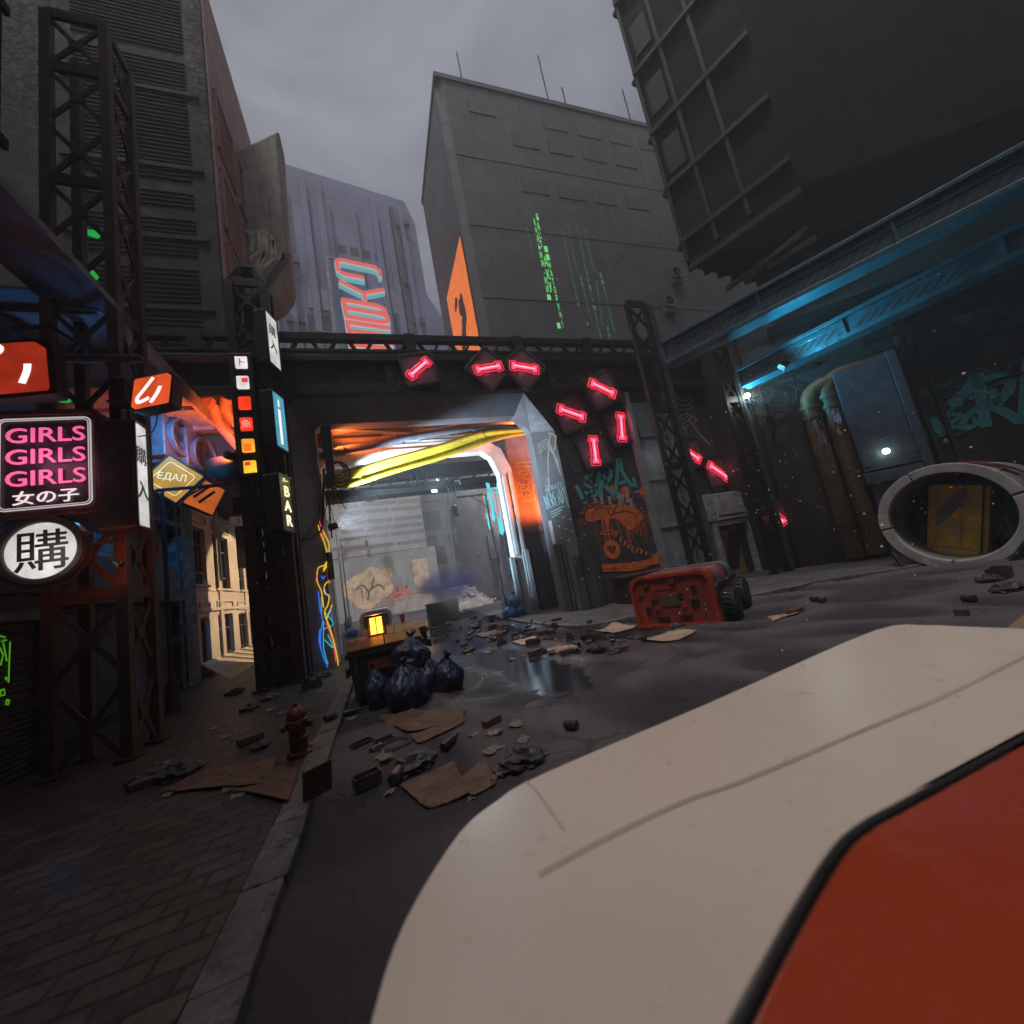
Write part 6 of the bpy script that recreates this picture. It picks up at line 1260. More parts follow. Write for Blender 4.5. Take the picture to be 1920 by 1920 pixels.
# parked vehicle in the foreground (only its pale bonnet shows)
vh = thing('parked_vehicle', 'pale vehicle in the foreground with a seam across its bonnet and an orange panel', 'vehicle', (1.5, .5, 0)); ZB = 1.4
SHW = mat('pale_vehicle_paint', (.74, .615, .525), .33, 0, .05, 1.0, bump=.0, streak=.0, rvar=.08); ORV = mat('orange_vehicle_paint', (.42, .05, .014), .28, 0, .08, .6, bump=.02, streak=0, coat=.3)
edge = [PG(*q, ZB) for q in ((930, 1500), (1020, 1448), (1330, 1316), (1640, 1181), (1740, 1172), (1800, 1174), (2000, 1180), (2400, 1180))]
front = [PG(*q, ZB) for q in ((860, 1560), (760, 1720), (690, 1930), (640, 2200))]
pts = [(p.x, p.y) for p in front[::-1]] + [(p.x, p.y) for p in edge]
seam_o = [PG(*q, ZB) for q in ((1350, 1930), (1480, 1700), (1560, 1580), (1615, 1535), (1680, 1500), (1920, 1371), (2400, 1110))]
so_ = spline([(p.x, p.y) for p in seam_o], 6)
top_poly = spline(pts, 4)
end = (top_poly[-1][0], so_[-1][1])
mb = MB(); fr = Fr((0, 0, ZB), X3, Y3)
body = top_poly + [(top_poly[-1][0] + .3, -1.2), (top_poly[0][0] + .3, -1.2)]
mb.prism(fr, body, -.9, -.02); mb.build('body', SHW, vh, bevel=.05, bseg=4)
panel = top_poly + [so_[-1]] + so_[::-1]
inset = [(a, b) for a, b in panel]
mb = MB().prism(fr, [(a, b - .004) for a, b in inset], -.019, .0); mb.build('bonnet', SHW, vh, bevel=.008, bseg=3)
op = [(a, b - .035) for a, b in so_] + [(top_poly[-1][0], -1.0), (so_[0][0] - .02, -1.0)]
mb = MB().prism(fr, op, -.019, .002); mb.build('orange_panel', ORV, vh, bevel=.008)
mb = MB(); mb.tube([V((a, b - .018, ZB - .006)) for a, b in so_], .011, 8); mb.build('seal', BLK, vh)
sm = [PG(*q, ZB + .001) for q in ((1010, 1640), (1150, 1565), (1290, 1500), (1400, 1462), (1640, 1360), (1760, 1310), (1860, 1262), (1930, 1228), (2200, 1110))]; s2 = [PG(*q, ZB + .001) for q in ((985, 1464), (1003, 1480), (1025, 1510), (1060, 1560))]
SEAM = mat('seam_shadow_gap', (.50, .40, .33), .5, bump=0, streak=0, var=.1)
mb = MB(); mb.stroke(Fr((0, 0, ZB), X3, Y3), [(p.x, p.y) for p in s2], .008, n1=.0015); mb.stroke(Fr((0, 0, ZB), X3, Y3), spline([(p.x, p.y) for p in sm], 4), .02, n1=.0015); mb.build('panel_seam', SEAM, vh)
for sx, sy in ((.35, .5), (2.7, .9)): MB().lathe(None, [(.1, -.1), (.3, -.12), (.34, -.05), (.34, .08), (.3, .14), (.1, .12)], 24, Fr((sx, sy, .34), Y3, Z3)).build('wheel', MATS['tyre_rubber'], vh)
tp = [PG(*q, ZB - .05) for q in ((1868, 1180), (1905, 1152), (1960, 1125), (2200, 1040), (2200, 1180))]; mb = MB().prism(Fr((0, 0, ZB - .05), X3, Y3), [(p.x, p.y) for p in tp], -.6, 0); tag(recenter(mb.build('tan_canvas_roll', mat('tan_canvas', (.30, .20, .11), .8, 0, .2, 3, bump=.2), None, bevel=.05, bseg=3), tp[1]), 'tan canvas bundle right behind the pale vehicle at the edge of the picture', 'bundle')
# ---- litter
CARD = mat('wet_cardboard', (.125, .07, .048), .7, 0, .3, 2.5, bump=.25, bscale=20, streak=0, col2=(.07, .045, .035), amt2=.3); CARDP = mat('pale_cardboard', (.40, .28, .21), .7, 0, .2, 2.5, bump=.15, streak=0)
def sheet(poly, label, m, z=.02, seed=0, nm='cardboard_sheet', cat='cardboard', grp='cardboard sheets on the ground', base=0.0):
    q = random.Random(seed); P_ = [PG(*a, base) for a in poly]; c = sum(P_, V()) / len(P_)
    n = 10; o = V((c.x, c.y, 0)); mb = MB(); xs = [p.x for p in P_]; ys = [p.y for p in P_]
    # grid clipped to the polygon edges by bilinear patch (quads) with a gentle curl
    A, B, Cc, D = P_[:4]; vs = []
    for j in range(n + 1):
        for i in range(n + 1):
            s, t_ = i / n, j / n; p = (A * (1 - s) + B * s) * (1 - t_) + (D * (1 - s) + Cc * s) * t_
            e = noise.noise(V((p.x * 2.2 + seed, p.y * 2.2, seed))) * .035 + .05 * max(0, abs(s - .5) * 2 - .7) * q.choice((0, 1, 1)) + .02
            fold = .025 if abs(s - .5) < .06 or abs(t_ - .48) < .06 else 0
            vs.append(V((p.x, p.y, base + gh(p.x, p.y) + z + max(0, e) - fold * .3)))
    mb.add(vs, [(j * (n + 1) + i, j * (n + 1) + i + 1, (j + 1) * (n + 1) + i + 1, (j + 1) * (n + 1) + i) for j in range(n) for i in range(n)])
    b = len(vs); mb.add([v - Z3 * .012 for v in vs], [(j * (n + 1) + i, (j + 1) * (n + 1) + i, (j + 1) * (n + 1) + i + 1, j * (n + 1) + i + 1) for j in range(n) for i in range(n)])
    return tag(recenter(mb.build(nm, m), c), label, cat, grp)
SH = [([(712, 1358), (775, 1338), (878, 1345), (768, 1390)], 'opened brown cardboard box lying in front of the rubbish bags', CARD, 0), ([(768, 1392), (870, 1348), (872, 1362), (785, 1405)], 'strip of brown cardboard under the opened box by the bags', CARD, 0),
      ([(748, 1478), (852, 1436), (880, 1495), (800, 1520)], 'large brown cardboard sheet at the bottom edge nearest the kerb', CARD, 0), ([(862, 1470), (910, 1438), (932, 1480), (884, 1500)], 'square piece of brown cardboard next to the pale bonnet', CARD, 0),
      ([(300, 1490), (380, 1445), (520, 1425), (500, 1475)], 'reddish cardboard lying across the dark pavement', CARD, .13), ([(420, 1480), (480, 1440), (560, 1450), (540, 1510)], 'second reddish cardboard on the pavement, nearer the kerb', CARD, .13),
      ([(1195, 1205), (1255, 1190), (1310, 1193), (1240, 1212)], 'pale folded cardboard lying in front of the red cart', CARDP, 0), ([(1112, 1185), (1150, 1175), (1196, 1177), (1150, 1190)], 'pale cardboard sheet left of the red cart', CARDP, 0), ([(1020, 1220), (1080, 1212), (1090, 1224), (1030, 1230)], 'pinkish cardboard at the edge of the puddle', CARDP, 0),
      ([(1440, 1160), (1490, 1150), (1500, 1160), (1450, 1172)], 'pale paper scrap right of the red cart', CARDP, 0), ([(1515, 1095), (1580, 1085), (1575, 1092), (1520, 1100)], 'long pale cardboard strip along the far kerb', CARDP, 0), ([(960, 1205), (1000, 1195), (1030, 1200), (985, 1212)], 'small pale cardboard among the litter beyond the puddle', CARDP, 0), ([(890, 1190), (930, 1182), (950, 1188), (905, 1196)], 'flattened carton on the wet road near the arch', CARD, 0)]
for i, (p, lab, m, b_) in enumerate(SH): sheet(p, lab, m, .015, i, base=b_)
# upright cardboard flap at the bottom edge
p = PG(596, 1492, .13); mb = MB().fbox(Fr(p, V((.8, .5, 0)), V((.1, -.2, 1))), -.16, .16, 0, .34, -.01, .01); tag(recenter(mb.build('cardboard_flap', CARD, None), p), 'cardboard flap standing up by the kerb at the bottom edge', 'cardboard', 'cardboard sheets on the ground')
BRKM = mat('brick_litter', (.11, .055, .045), .75, 0, .3, 6, bump=.3, streak=0, obj=True); CANM = mat('can_litter', (.06, .065, .10), .35, .4, .3, 6, bump=.05, streak=0, obj=True); BOTM = mat('bottle_litter', (.02, .022, .03), .2, 0, .3, 5, bump=0, streak=0, obj=True); SCR = mat('scrap_litter', (.05, .045, .05), .5, .1, .3, 5, bump=.15, streak=0, obj=True)
def proto(nm, mb, m, label, cat, grp, bevel=0):
    o = mb.build(nm, m, None, bevel=bevel); o.location = (0, -60, -.8); return tag(o, label, cat, grp)
pr = {}
def mk(k):
    if k == 'brick': return MB().box(-.16, .16, -.075, .075, 0, .1)
    if k == 'can': return MB().lathe(None, [(.05, -.09), (.062, -.08), (.062, .08), (.05, .09)], 14, Fr((0, 0, .062), Y3, Z3))
    if k == 'bottle': return MB().lathe(None, [(.04, -.16), (.05, -.155), (.05, .06), (.02, .12), (.018, .19), (.022, .2)], 12, Fr((0, 0, .05), Y3, Z3))
    if k == 'paper':
        mb = MB(); n_ = 5; mb.add([V((-.11 + .22 * i / n_, -.08 + .16 * j / n_ + .02 * math.sin(i * 2.3), .012 + .03 * abs(noise.noise(V((i * .5, j * .6, 2)))) * (1 + abs(i - 2.5)))) for j in range(n_ + 1) for i in range(n_ + 1)], [(j * (n_ + 1) + i, j * (n_ + 1) + i + 1, (j + 1) * (n_ + 1) + i + 1, (j + 1) * (n_ + 1) + i) for j in range(n_) for i in range(n_)]); return mb
    if k == 'box': return MB().ring(Fr((0, 0, 0), X3, Y3), [(-.18, -.1), (.18, -.1), (.18, .1), (-.18, .1)], [(-.165, -.085), (.165, -.085), (.165, .085), (-.165, .085)], .005, .14).box(-.165, .165, -.085, .085, 0, .02)
    if k == 'scrap':
        bm = bmesh.new(); bmesh.ops.create_icosphere(bm, subdivisions=3, radius=.15); mb = MB()
        for v in bm.verts:
            n_ = noise.noise(v.co * 9) * .5 + noise.noise(v.co * 22 + V((3, 1, 2))) * .45; v.co = V((v.co.x * (1 + n_) * 1.25, v.co.y * (1 + n_ * .8), max(-.03, v.co.z * (.5 + n_ * .6)) + .03))
        mb.add([v.co.copy() for v in bm.verts], [[v.index for v in f.verts] for f in bm.faces]); bm.free(); return mb
        mb = MB(); q = random.Random(5)
        for i in range(5):
            a = q.uniform(0, 6.28); p = V((q.uniform(-.18, .18), q.uniform(-.14, .14), q.uniform(.02, .1))); mb.add([p, p + V((math.cos(a) * .22, math.sin(a) * .22, q.uniform(-.02, .1))), p + V((math.cos(a + .8) * .2, math.sin(a + .8) * .2, q.uniform(.0, .12))), p + V((math.cos(a + 1.6) * .12, math.sin(a + 1.6) * .12, q.uniform(-.02, .05)))], [(0, 1, 2), (0, 2, 3)])
        return mb
KINDS = {'brick': (BRKM, 'brick', 'loose dark brick lying on the ground', 'brick', 'loose bricks', .012), 'can': (CANM, 'drink_can', 'dark drink can lying on its side in the street', 'can', 'drink cans', .004), 'bottle': (BOTM, 'bottle', 'dark bottle lying on its side in the street', 'bottle', 'dark bottles', 0), 'box': (SCR, 'small_carton', 'small dark open carton thrown on the ground', 'carton', 'small cartons', 0), 'scrap': (SCR, 'crumpled_scrap', 'crumpled dark scrap of foil or paper', 'scrap', 'crumpled scraps', 0), 'paper': (mat('paper_litter', (.22, .18, .16), .7, 0, .4, 6, bump=0, streak=0, obj=True), 'paper_scrap', 'small curled paper scrap on the ground', 'paper', 'paper scraps', 0)}
PROTO = {}
for k, (m, nm, lab, cat, grp, bv) in KINDS.items():
    o = mk(k).build(nm, m, None, bevel=bv); tag(o, lab, cat, grp); PROTO[k] = [o, False]
def drop(k, px, py, s=1.0, rz=None, base=0.0, tilt=0.0):
    o, used = PROTO[k]
    if used: c = o.copy(); C.objects.link(c); o = c
    PROTO[k][1] = True; p = PG(px, py, base); p.z = base + (gh(p.x, p.y) if base == 0 else 0)
    o.location = p; o.rotation_euler = (tilt, 0, rnd.uniform(0, 6.28) if rz is None else rz); o.scale = (s, s, s); return o
for k, px, py, s, rz in (('can', 1075, 1382, 1.0, 2.2), ('bottle', 845, 1402, 1.15, .9), ('brick', 925, 1372, .9, .5), ('box', 680, 1405, .85, .4), ('box', 722, 1402, .8, .2), ('can', 708, 1418, 1.1, .7), ('can', 745, 1470, 1.2, 1.2), ('box', 690, 1480, .85, .3), ('scrap', 790, 1430, 1.20, 1), ('scrap', 770, 1445, 1.35, 3), ('scrap', 985, 1440, 1.27, 2), ('scrap', 960, 1450, 1.12, 4), ('can', 1636, 1220, 1.1, 1.3), ('can', 1820, 1132, 1.2, 1.1), ('brick', 1493, 1156, 1.4, .2), ('brick', 1808, 1162, 1.2, .4), ('can', 1210, 1211, 1.1, .9), ('bottle', 1125, 1227, 1.3, .25), ('can', 1083, 1213, 1.0, 2), ('bottle', 1103, 1205, 1.3, .3), ('brick', 1005, 1228, 1.3, .4), ('can', 1082, 1228, 1.2, 1.4), ('can', 1530, 1133, 1.2, 1.1), ('bottle', 1545, 1136, 1.2, .3), ('scrap', 1860, 1098, 1.35, 0), ('scrap', 1890, 1115, 1.35, 2), ('box', 1880, 1090, 1.6, .2), ('scrap', 1195, 1200, 1.20, 1), ('scrap', 1270, 1182, 0.90, 3), ('can', 1163, 1158, 1.1, .3), ('bottle', 1450, 1112, 1.2, .3)):
    drop(k, px, py, s, rz)
for k, px, py, s, rz in (('can', 620, 1352, 1.2, .6), ('scrap', 505, 1310, 1.20, 1), ('scrap', 470, 1330, 1.20, 2), ('scrap', 610, 1268, 1.20, 0), ('box', 585, 1290, 1.3, .3), ('scrap', 440, 1300, 1.35, 2.5), ('scrap', 290, 1460, 1.50, .5), ('scrap', 340, 1452, 1.65, 2.2), ('brick', 470, 1392, 1.2, .5), ('scrap', 490, 1400, 0.90, 1.5), ('brick', 270, 1475, 1.0, .4), ('bottle', 660, 1340, 1.2, 0)):
    drop(k, px, py, s, rz, .135 if px < 640 else 0.0)
q = random.Random(77)
for i in range(95):
    k = q.choice(['brick', 'brick', 'can', 'bottle', 'box', 'scrap', 'scrap'])
    t_ = q.random()
    if t_ < .62: px, py = q.gauss(960, 75), q.gauss(1188, 17)
    elif t_ < .85: px, py = q.gauss(880, 40), q.gauss(1160, 14)
    else: px, py = q.uniform(1000, 1200), q.uniform(1172, 1235)
    p = PG(px, max(py, 1128))
    if p.y > 40 or p.x > 6.2 + max(0, (16 - p.y)) * .9 or p.x < -.9 or (px < 830 and py > 1180): continue
    drop(k, px, max(py, 1128), q.uniform(.6, 1.25))
for i in range(70):
    px, py = (q.uniform(640, 1000), q.uniform(1330, 1500)) if i % 3 == 0 else (q.gauss(1010, 110), q.gauss(1205, 28)) if i % 3 == 1 else (q.uniform(260, 620), q.uniform(1290, 1500))
    p = PG(px, py); left = px < 640 + (1300 - py) * .2
    if left and p.x > -1.4: continue
    if not left and (p.x < -.9 or py < 1150 or (px < 860 and py < 1345)): continue
    drop('paper', px, py, q.uniform(.35, 1.1), base=.132 if left else 0.0)
# tyre and hubcap by the kerb
p = PG(742, 1408, 0); mb = MB().tube([p + V((math.cos(a) * .2, math.sin(a) * .2, .06)) for a in [i * .3142 for i in range(20)]], .06, 8, closed=True); tag(recenter(mb.build('old_tyre', MATS['tyre_rubber']), p), 'small worn tyre lying flat in front of the cardboard', 'tyre')
p = PG(1010, 1328, 0); mb = MB().lathe(p + Z3 * .02, [(.22, 0), (.23, .03), (.2, .045), (.05, .06), (0, .06)], 20); tag(recenter(mb.build('hub_cap', SCR), p), 'dark round hub cap lying at the near edge of the puddle', 'hub cap')
# ---------------------------------------------------------------- beyond the gate
FAR = Y3 * 0
th_ = rad(9); FU = V((math.cos(th_), math.sin(th_), 0)); FO = PG(720, 1150, 0); FO = V((PY(720, 1117, 46).x, 46, 0)); ff = Fr(FO, FU)
def fq_(px, py): return ff.inv(PP(px, py, FO, ff.n))
fb = thing('far_building', 'grey building with rows of horizontal louvres closing the street', 'building', tuple(FO))
FGR = mat('far_grey_concrete', (.20, .195, .185), .75, 0, .2, .4, bump=.1, streak=.4); FLV = mat('far_louvre_dark', (.09, .088, .085), .6, 0, .2, 1, bump=.05)
L0 = fq_(600, 1050); L1 = fq_(800, 1020); zt_ = fq_(700, 820)[1] + 6; zb_ = fq_(640, 1047)[1]
mb = MB(); zt_ = fq_(700, 690)[1]; mb.fbox(ff, L0[0] - 18, L1[0], zb_, zt_, -3, 0); mb.fbox(ff, L0[0] - 18, L1[0] + 1, 0, zb_, -3, -.3); mb.build('wall', FGR, fb)
mb = MB(); z = zb_ + .6; k = 0; a_, b_ = fq_(634, 960)[0], fq_(792, 960)[0]; W_ = b_ - a_
while z < zt_ - 2:
    cuts = sorted(rnd.sample([.1, .25, .34, .42, .55, .62, .7, .82], 2)) if k % 2 else [.28, .6]; x = 0
    for c in cuts + [1.0]: mb.fbox(ff, a_ + x * W_ + .12, a_ + c * W_ - .12, z, z + .42, 0, .05); x = c
    z += .85 if k % 3 else 1.15; k += 1
mb.build('louvre', FLV, fb)
mb = MB(); q = fq_(772, 1050); q2 = fq_(805, 1098); mb.fbox(ff, q[0], q2[0], q2[1], q[1], -.3, -.1)
for k in range(9): mb.fbox(ff, q[0] + .2 + k * (q2[0] - q[0]) / 9, q[0] + .35 + k * (q2[0] - q[0]) / 9, q2[1] + .1, q[1] - .1, -.1, 0)
mb.build('ribbed_shutter', mat('far_tan_shutter', (.40, .30, .22), .7, bump=.05), fb)
g = ff.at(0, 0, -.28); o = MB()
for i, (px, py, r_) in enumerate(((680, 1100, 1.5), (700, 1085, 1.2), (690, 1115, 1.6), (660, 1105, 1.0), (712, 1100, 1.4), (728, 1073, .6), (694, 1077, .7))):
    o.disc(g, *fq_(px, py), r_, .006 + i * .002, 16, 0, .12)
q = fq_(655, 1108); q2 = fq_(730, 1105); drips(o, g, q[0], q2[0], q[1], 2.6, .08, 26, 4, n1=.022); o.build('tan_mural', mat('far_tan_paint', (.42, .30, .19), .8, bump=0, streak=0), fb)
o = MB(); q = fq_(728, 1135); q2 = fq_(778, 1120); wild(o, g.at(*q), (q2[0] - q[0]) / 4.1, .3, n1=.03); o.build('red_tag', mat('far_red_paint', (.42, .13, .10), .8, bump=0, streak=0), fb)
o = MB()
for pts in ([(668, 1105), (680, 1097), (692, 1112), (690, 1125)], [(692, 1108), (710, 1096), (722, 1106)], [(697, 1105), (702, 1082)]): o.stroke(g, [fq_(*p) for p in spline(pts, 4)], .16, n1=.032)
o.build('dark_tag', DARKP, fb)
rb = thing('recessed_building', 'plain hazy grey building set back to the right of the louvred one', 'building', tuple(ff.p(L1[0], 0, -8)))
mb = MB(); q = fq_(930, 1000); mb.fbox(ff, L1[0] - 1, L1[0] + 16, 0, 34, -14, -8)
for u in (1.5, 5.5, 9.5): mb.fbox(ff, L1[0] + u, L1[0] + u + .5, 0, 33, -8, -7.6)
for z in (4.2, 9, 14): mb.fbox(ff, L1[0] - 1, L1[0] + 16, z, z + .3, -8, -7.7)
mb.build('wall', FGR, rb)
for u in (2.3, 6.3, 10.3):
    for z in (1, 5, 10): MB().fbox(ff, L1[0] + u, L1[0] + u + 2.4, z, z + 2.6, -8.05, -7.95).build('window', FLV, rb)
# low wall / barrier at the far kerb, bridge beam with cables
mb = MB(); a, b = PG(740, 1152, 0), PG(930, 1118, 0); d = b - a; frb = Fr(a, d); mb.fbox(frb, 0, d.length, 0, 1.5, -.5, 0); mb.fbox(frb, 0, d.length, 1.5, 1.65, -.6, .1)
tag(recenter(mb.build('low_wall', mat('far_low_wall', (.30, .25, .22), .8, 0, .3, .8, bump=.1, col2=(.36, .16, .10), amt2=.25), None), a), 'low stained wall along the far side of the junction', 'wall')
br = thing('pipe_bridge', 'dark pipe bridge with hanging cables crossing the street beyond the arch', 'bridge', (3, 23, 9)); YB = 23
a, b = PY(600, 935, YB), PY(925, 892, YB); z0 = (a.z + b.z) / 2 - .3
mb = MB().box(-4, 9.5, YB, YB + 1.2, z0, z0 + .5); mb.box(-4, 9.5, YB + .2, YB + 1, z0 + .9, z0 + 1.6)
for x in range(-4, 9, 1): mb.bar((x, YB + .1, z0 + .5), (x + .6, YB + .1, z0 + .95), .1)
mb.build('beam', STEEL, br, bevel=.02)
mb = MB()
for px, py, w_, s_ in ((690, 915, 50, .8), (840, 895, 14, .9), (846, 893, 12, 1.2), (790, 885, 22, 1.0), (775, 885, 12, .8), (660, 918, 40, .3)):
    p, q = PY(px - w_ / 2, py, YB - .1), PY(px + w_ / 2, py, YB - .1); mb.tube(sag(p, q, s_, 12), .045, 6)
for k in range(4): mb.tube(sag(V((-3.9, YB - .05 - .08 * k, z0 + .1 + .2 * k)), V((9, YB - .05 - .08 * k, z0 + .3 + .1 * k)), .2 + .1 * k, 16), .04, 6)
mb.build('hanging_cable', RUBBER, br)
MB().box(-4.4, -3.5, YB - .2, YB + 1.4, 0, z0 + 2).build('pier', FGR, br); MB().box(8.8, 10, YB - .2, YB + 1.4, 0, z0 + 2).build('pier', FGR, br)
# right-hand block beyond the arch with a torn red and cyan banner
sb = thing('side_building', 'dark side building beyond the arch on the right', 'building', (9, 28, 0))
mb = MB(); xw = PY(925, 1000, 27).x; mb.box(xw + .8, xw + 8, 24.5, 44, 0, 16); mb.box(xw + .4, xw + .8, 26, 27.5, 2, 5); mb.build('wall', PANEL, sb, bevel=.02)
MB().box(xw + .1, xw + .8, 29, 29.8, 3.4, 5.2).build('vent_box', STEEL, sb, bevel=.02)
cb_ = PY(924, 945, 22.5); fr = Fr(cb_, V((.95, -.3, 0))); bn = thing('torn_banner', 'torn cyan and red banner hanging beside the right leg of the white arch', 'banner', tuple(cb_))
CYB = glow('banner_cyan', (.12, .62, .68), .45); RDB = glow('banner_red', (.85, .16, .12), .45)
mb = MB()
for i, (x, w_, z0_, z1_) in enumerate(((-.5, .26, -1.4, .5), (-.2, .22, -.9, 1.3), (.1, .3, -1.8, .9), (.42, .3, -.8, 1.1))): mb.add([fr.p(x + a * w_, b, .02 * math.sin(4 * b + i)) for a, b in ((0, z0_), (.5, z0_ - .2), (1, z0_ + .1), (1, z1_), (0, z1_ + .1))], [(0, 1, 2, 3, 4)])
for x in (-.05, .3): mb.stroke(fr, [(x, -.8), (x + .05, .8)], .03)
o = mb.build('cyan_strip', CYB, bn); so_m = o.modifiers.new('s', 'SOLIDIFY'); so_m.thickness = .012
mb = MB()
for x in (-.58, -.26, .14, .22, .38, .5): mb.stroke(fr, [(x, -1.1 + .3 * math.sin(x * 9)), (x + .06, -.2), (x + .02, .7)], .06, n1=.03)
mb.build('red_strip', RDB, bn)
# container, wreck and smoke in the junction
gc = PG(836, 1166, 0); fr = FW((gc.x, gc.y, 0)); w_ = PY(866, 1150, gc.y).x - PY(809, 1150, gc.y).x; h_ = PY(836, 1130, gc.y).z
gb = thing('steel_container', 'dark ribbed steel container standing in the road beyond the arch', 'container', tuple(gc))
mb = MB().fbox(fr, -w_ / 2, w_ / 2, 0, h_, -1.6, 0)
for k in range(14): mb.fbox(fr, -w_ / 2 + .06 + k * w_ / 14, -w_ / 2 + .14 + k * w_ / 14, .08, h_ - .08, 0, .05)
mb.fbox(fr, -w_ / 2 - .04, w_ / 2 + .04, h_, h_ + .08, -1.65, .07); mb.build('container_body', mat('olive_container', (.10, .10, .085), .6, .1, .3, 1, bump=.1), gb, bevel=.01)
rubM = mat('far_rubble', (.16, .15, .145), .8, 0, .4, 1.5, bump=.3, streak=0)
for i, (px, py, s_, lab) in enumerate(((890, 1138, 2.0, 'grey rubble heap beyond the arch, right of the container'), (925, 1122, 1.4, 'smaller pale rubble heap at the far right of the junction'))):
    p = PG(px, py, 0); mb = MB(); q = random.Random(i + 4)
    for k in range(46):
        a = q.uniform(0, 6.28); d_ = abs(q.gauss(0, .5)) * s_; c_ = p + V((math.cos(a) * d_, math.sin(a) * d_ * .7, max(.05, .75 * s_ * math.exp(-(d_ / s_ * 1.6) ** 2) * q.uniform(.4, 1)))); e = V((q.uniform(-1, 1), q.uniform(-1, 1), q.uniform(-.4, .6))).normalized() * q.uniform(.15, .5); mb.bar(c_ - e, c_ + e, q.uniform(.1, .45), q.uniform(.06, .3))
    mb.lathe(p, [(s_ * .9, 0), (s_ * .6, .3 * s_), (s_ * .2, .55 * s_), (0, .6 * s_)], 9, smooth=False); tag(recenter(mb.build('rubble_heap', rubM), p), lab, 'rubble heap')
p = PG(862, 1130, 0); tr_ = thing('stranded_tram', 'low pale vehicle with orange marks stranded behind the container', 'vehicle', tuple(p)); a, b = PG(860, 1130, 0), PG(912, 1120, 0); frt = Fr(a, b - a)
L_ = (b - a).length; MB().prism(frt, rrect(-1, L_, .25, 1.7, .3), -2, 0).build('tram_body', mat('tram_paint', (.45, .42, .42), .5, 0, .2, 1, bump=.05), tr_, bevel=.05); mb = MB()
for k in range(4): mb.fbox(frt, .2 + k * L_ / 4.4, .2 + k * L_ / 4.4 + L_ * .14, .5, 1.1, 0, .02)
mb.build('orange_mark', mat('tram_orange', (.5, .17, .09), .6, bump=0), tr_); MB().box(a.x - .5, a.x + L_, a.y + .2, a.y + 1.2, 0, .3).build('undercarriage', BLK, tr_)
def smoke(label, c, r, col, dens, seed, nm='smoke'):
    m = bpy.data.materials.new('smoke_volume'); t = nt(m); out = nd(t, 'ShaderNodeOutputMaterial'); v = nd(t, 'ShaderNodeVolumePrincipled'); t.links.new(v.outputs[0], out.inputs['Volume'])
    v.inputs['Color'].default_value = (*col, 1); v.inputs['Absorption Color'].default_value = (*[x * .6 for x in col], 1); tc = nd(t, 'ShaderNodeTexCoord').outputs['Object']
    ln = nd(t, 'ShaderNodeVectorMath', operation='LENGTH'); t.links.new(tc, ln.inputs[0]); n = nz(t, mapv(t, tc, (1, 1, 1), (seed, seed * 2, 0)), 1.7, 5, .6, .4)
    d = mth(t, 'MULTIPLY', ramp(t, mth(t, 'SUBTRACT', mth(t, 'ADD', mth(t, 'MULTIPLY', n, 1.9), -.12), ln.outputs['Value']), -.1, .55), dens); t.links.new(d, v.inputs['Density'])
    bm = bmesh.new(); bmesh.ops.create_icosphere(bm, subdivisions=3, radius=1.05); me = bpy.data.meshes.new(nm); bm.to_mesh(me); bm.free(); me.materials.append(m)
    o = bpy.data.objects.new(nm, me); C.objects.link(o); o.location = c; o.scale = r; o['kind'] = 'stuff'; o['label'] = label; return o
p = PY(838, 1112, gc.y + 2.2); smoke('dark violet smoke rising behind the container', p + V((.3, 0, .3)), (2.5, 1.6, 1.7), (.16, .14, .30), 1.5, 3)
p = PY(922, 1106, 36); smoke('thin dark smoke at the far right of the junction', p, (1.0, 1.0, 1.5), (.05, .05, .06), 1.6, 8)
p = PY(1022, 930, 18.2); smoke('dark smoke in front of the orange wall of the passage', V((8.4, 18.1, 5.9)), (.55, .45, 1.4), (.08, .06, .06), 1.2, 12)
p = PY(985, 850, 18.1); smoke('pale smoke under the ceiling of the passage', V((7.6, 17.9, 8.3)), (1.5, .6, 1.4), (.8, .78, .85), .32, 17)
# ---------------------------------------------------------------- towers behind
YT = 62; tu = V((math.cos(rad(11)), math.sin(rad(11)), 0)); TO = V((PY(680, 600, YT).x, YT, 0)); ft_ = Fr(TO, tu)
def tq(px, py): return ft_.inv(PP(px, py, TO, ft_.n))
ct_ = thing('high_rise', 'blue-grey high-rise with a tall vertical red and cyan CYBER sign', 'high-rise', tuple(TO))
BT = mat('bluish_tower_panel', (.25, .26, .42), .6, .1, .22, .12, bump=.05, bscale=3, streak=.55, scol=(.13, .14, .24))
l_ = tq(470, 600)[0]; pr_ = [tq(845, 700), tq(840, 655), tq(832, 600), tq(800, 552), tq(778, 420)]
top = 74
mb = MB(); poly = [(l_ - 14, 0)] + [(pr_[0][0], 0)] + [pr_[1], pr_[2], pr_[3], pr_[4]] + [(pr_[4][0] - 1.5, top), (l_ - 14, top)]
mb.prism(ft_, poly, -22, 0)
for px in (505, 540, 585, 615, 718, 742, 770):
    u = tq(px, 560)[0]; mb.fbox(ft_, u, u + 1.0, 0, top - 2, 0, .5)
mb.build('wall', BT, ct_)
mb = MB()
for px in (560, 600, 640, 690, 730):
    u = tq(px, 560)[0]; mb.fbox(ft_, u, u + .22, 0, top - 6, .0, .3)
u = tq(755, 560)[0]; mb.fbox(ft_, u, u + .7, 0, top - 3, .0, .9)
for px, py in ((538, 610), (560, 612), (768, 612), (786, 614), (737, 430), (756, 430), (754, 540), (550, 500)):
    q = tq(px, py); mb.fbox(ft_, q[0], q[0] + .9, q[1], q[1] + 1.2, .3, 1.2); mb.fbox(ft_, q[0] + .2, q[0] + .6, q[1] - 2.6, q[1], .3, .8)
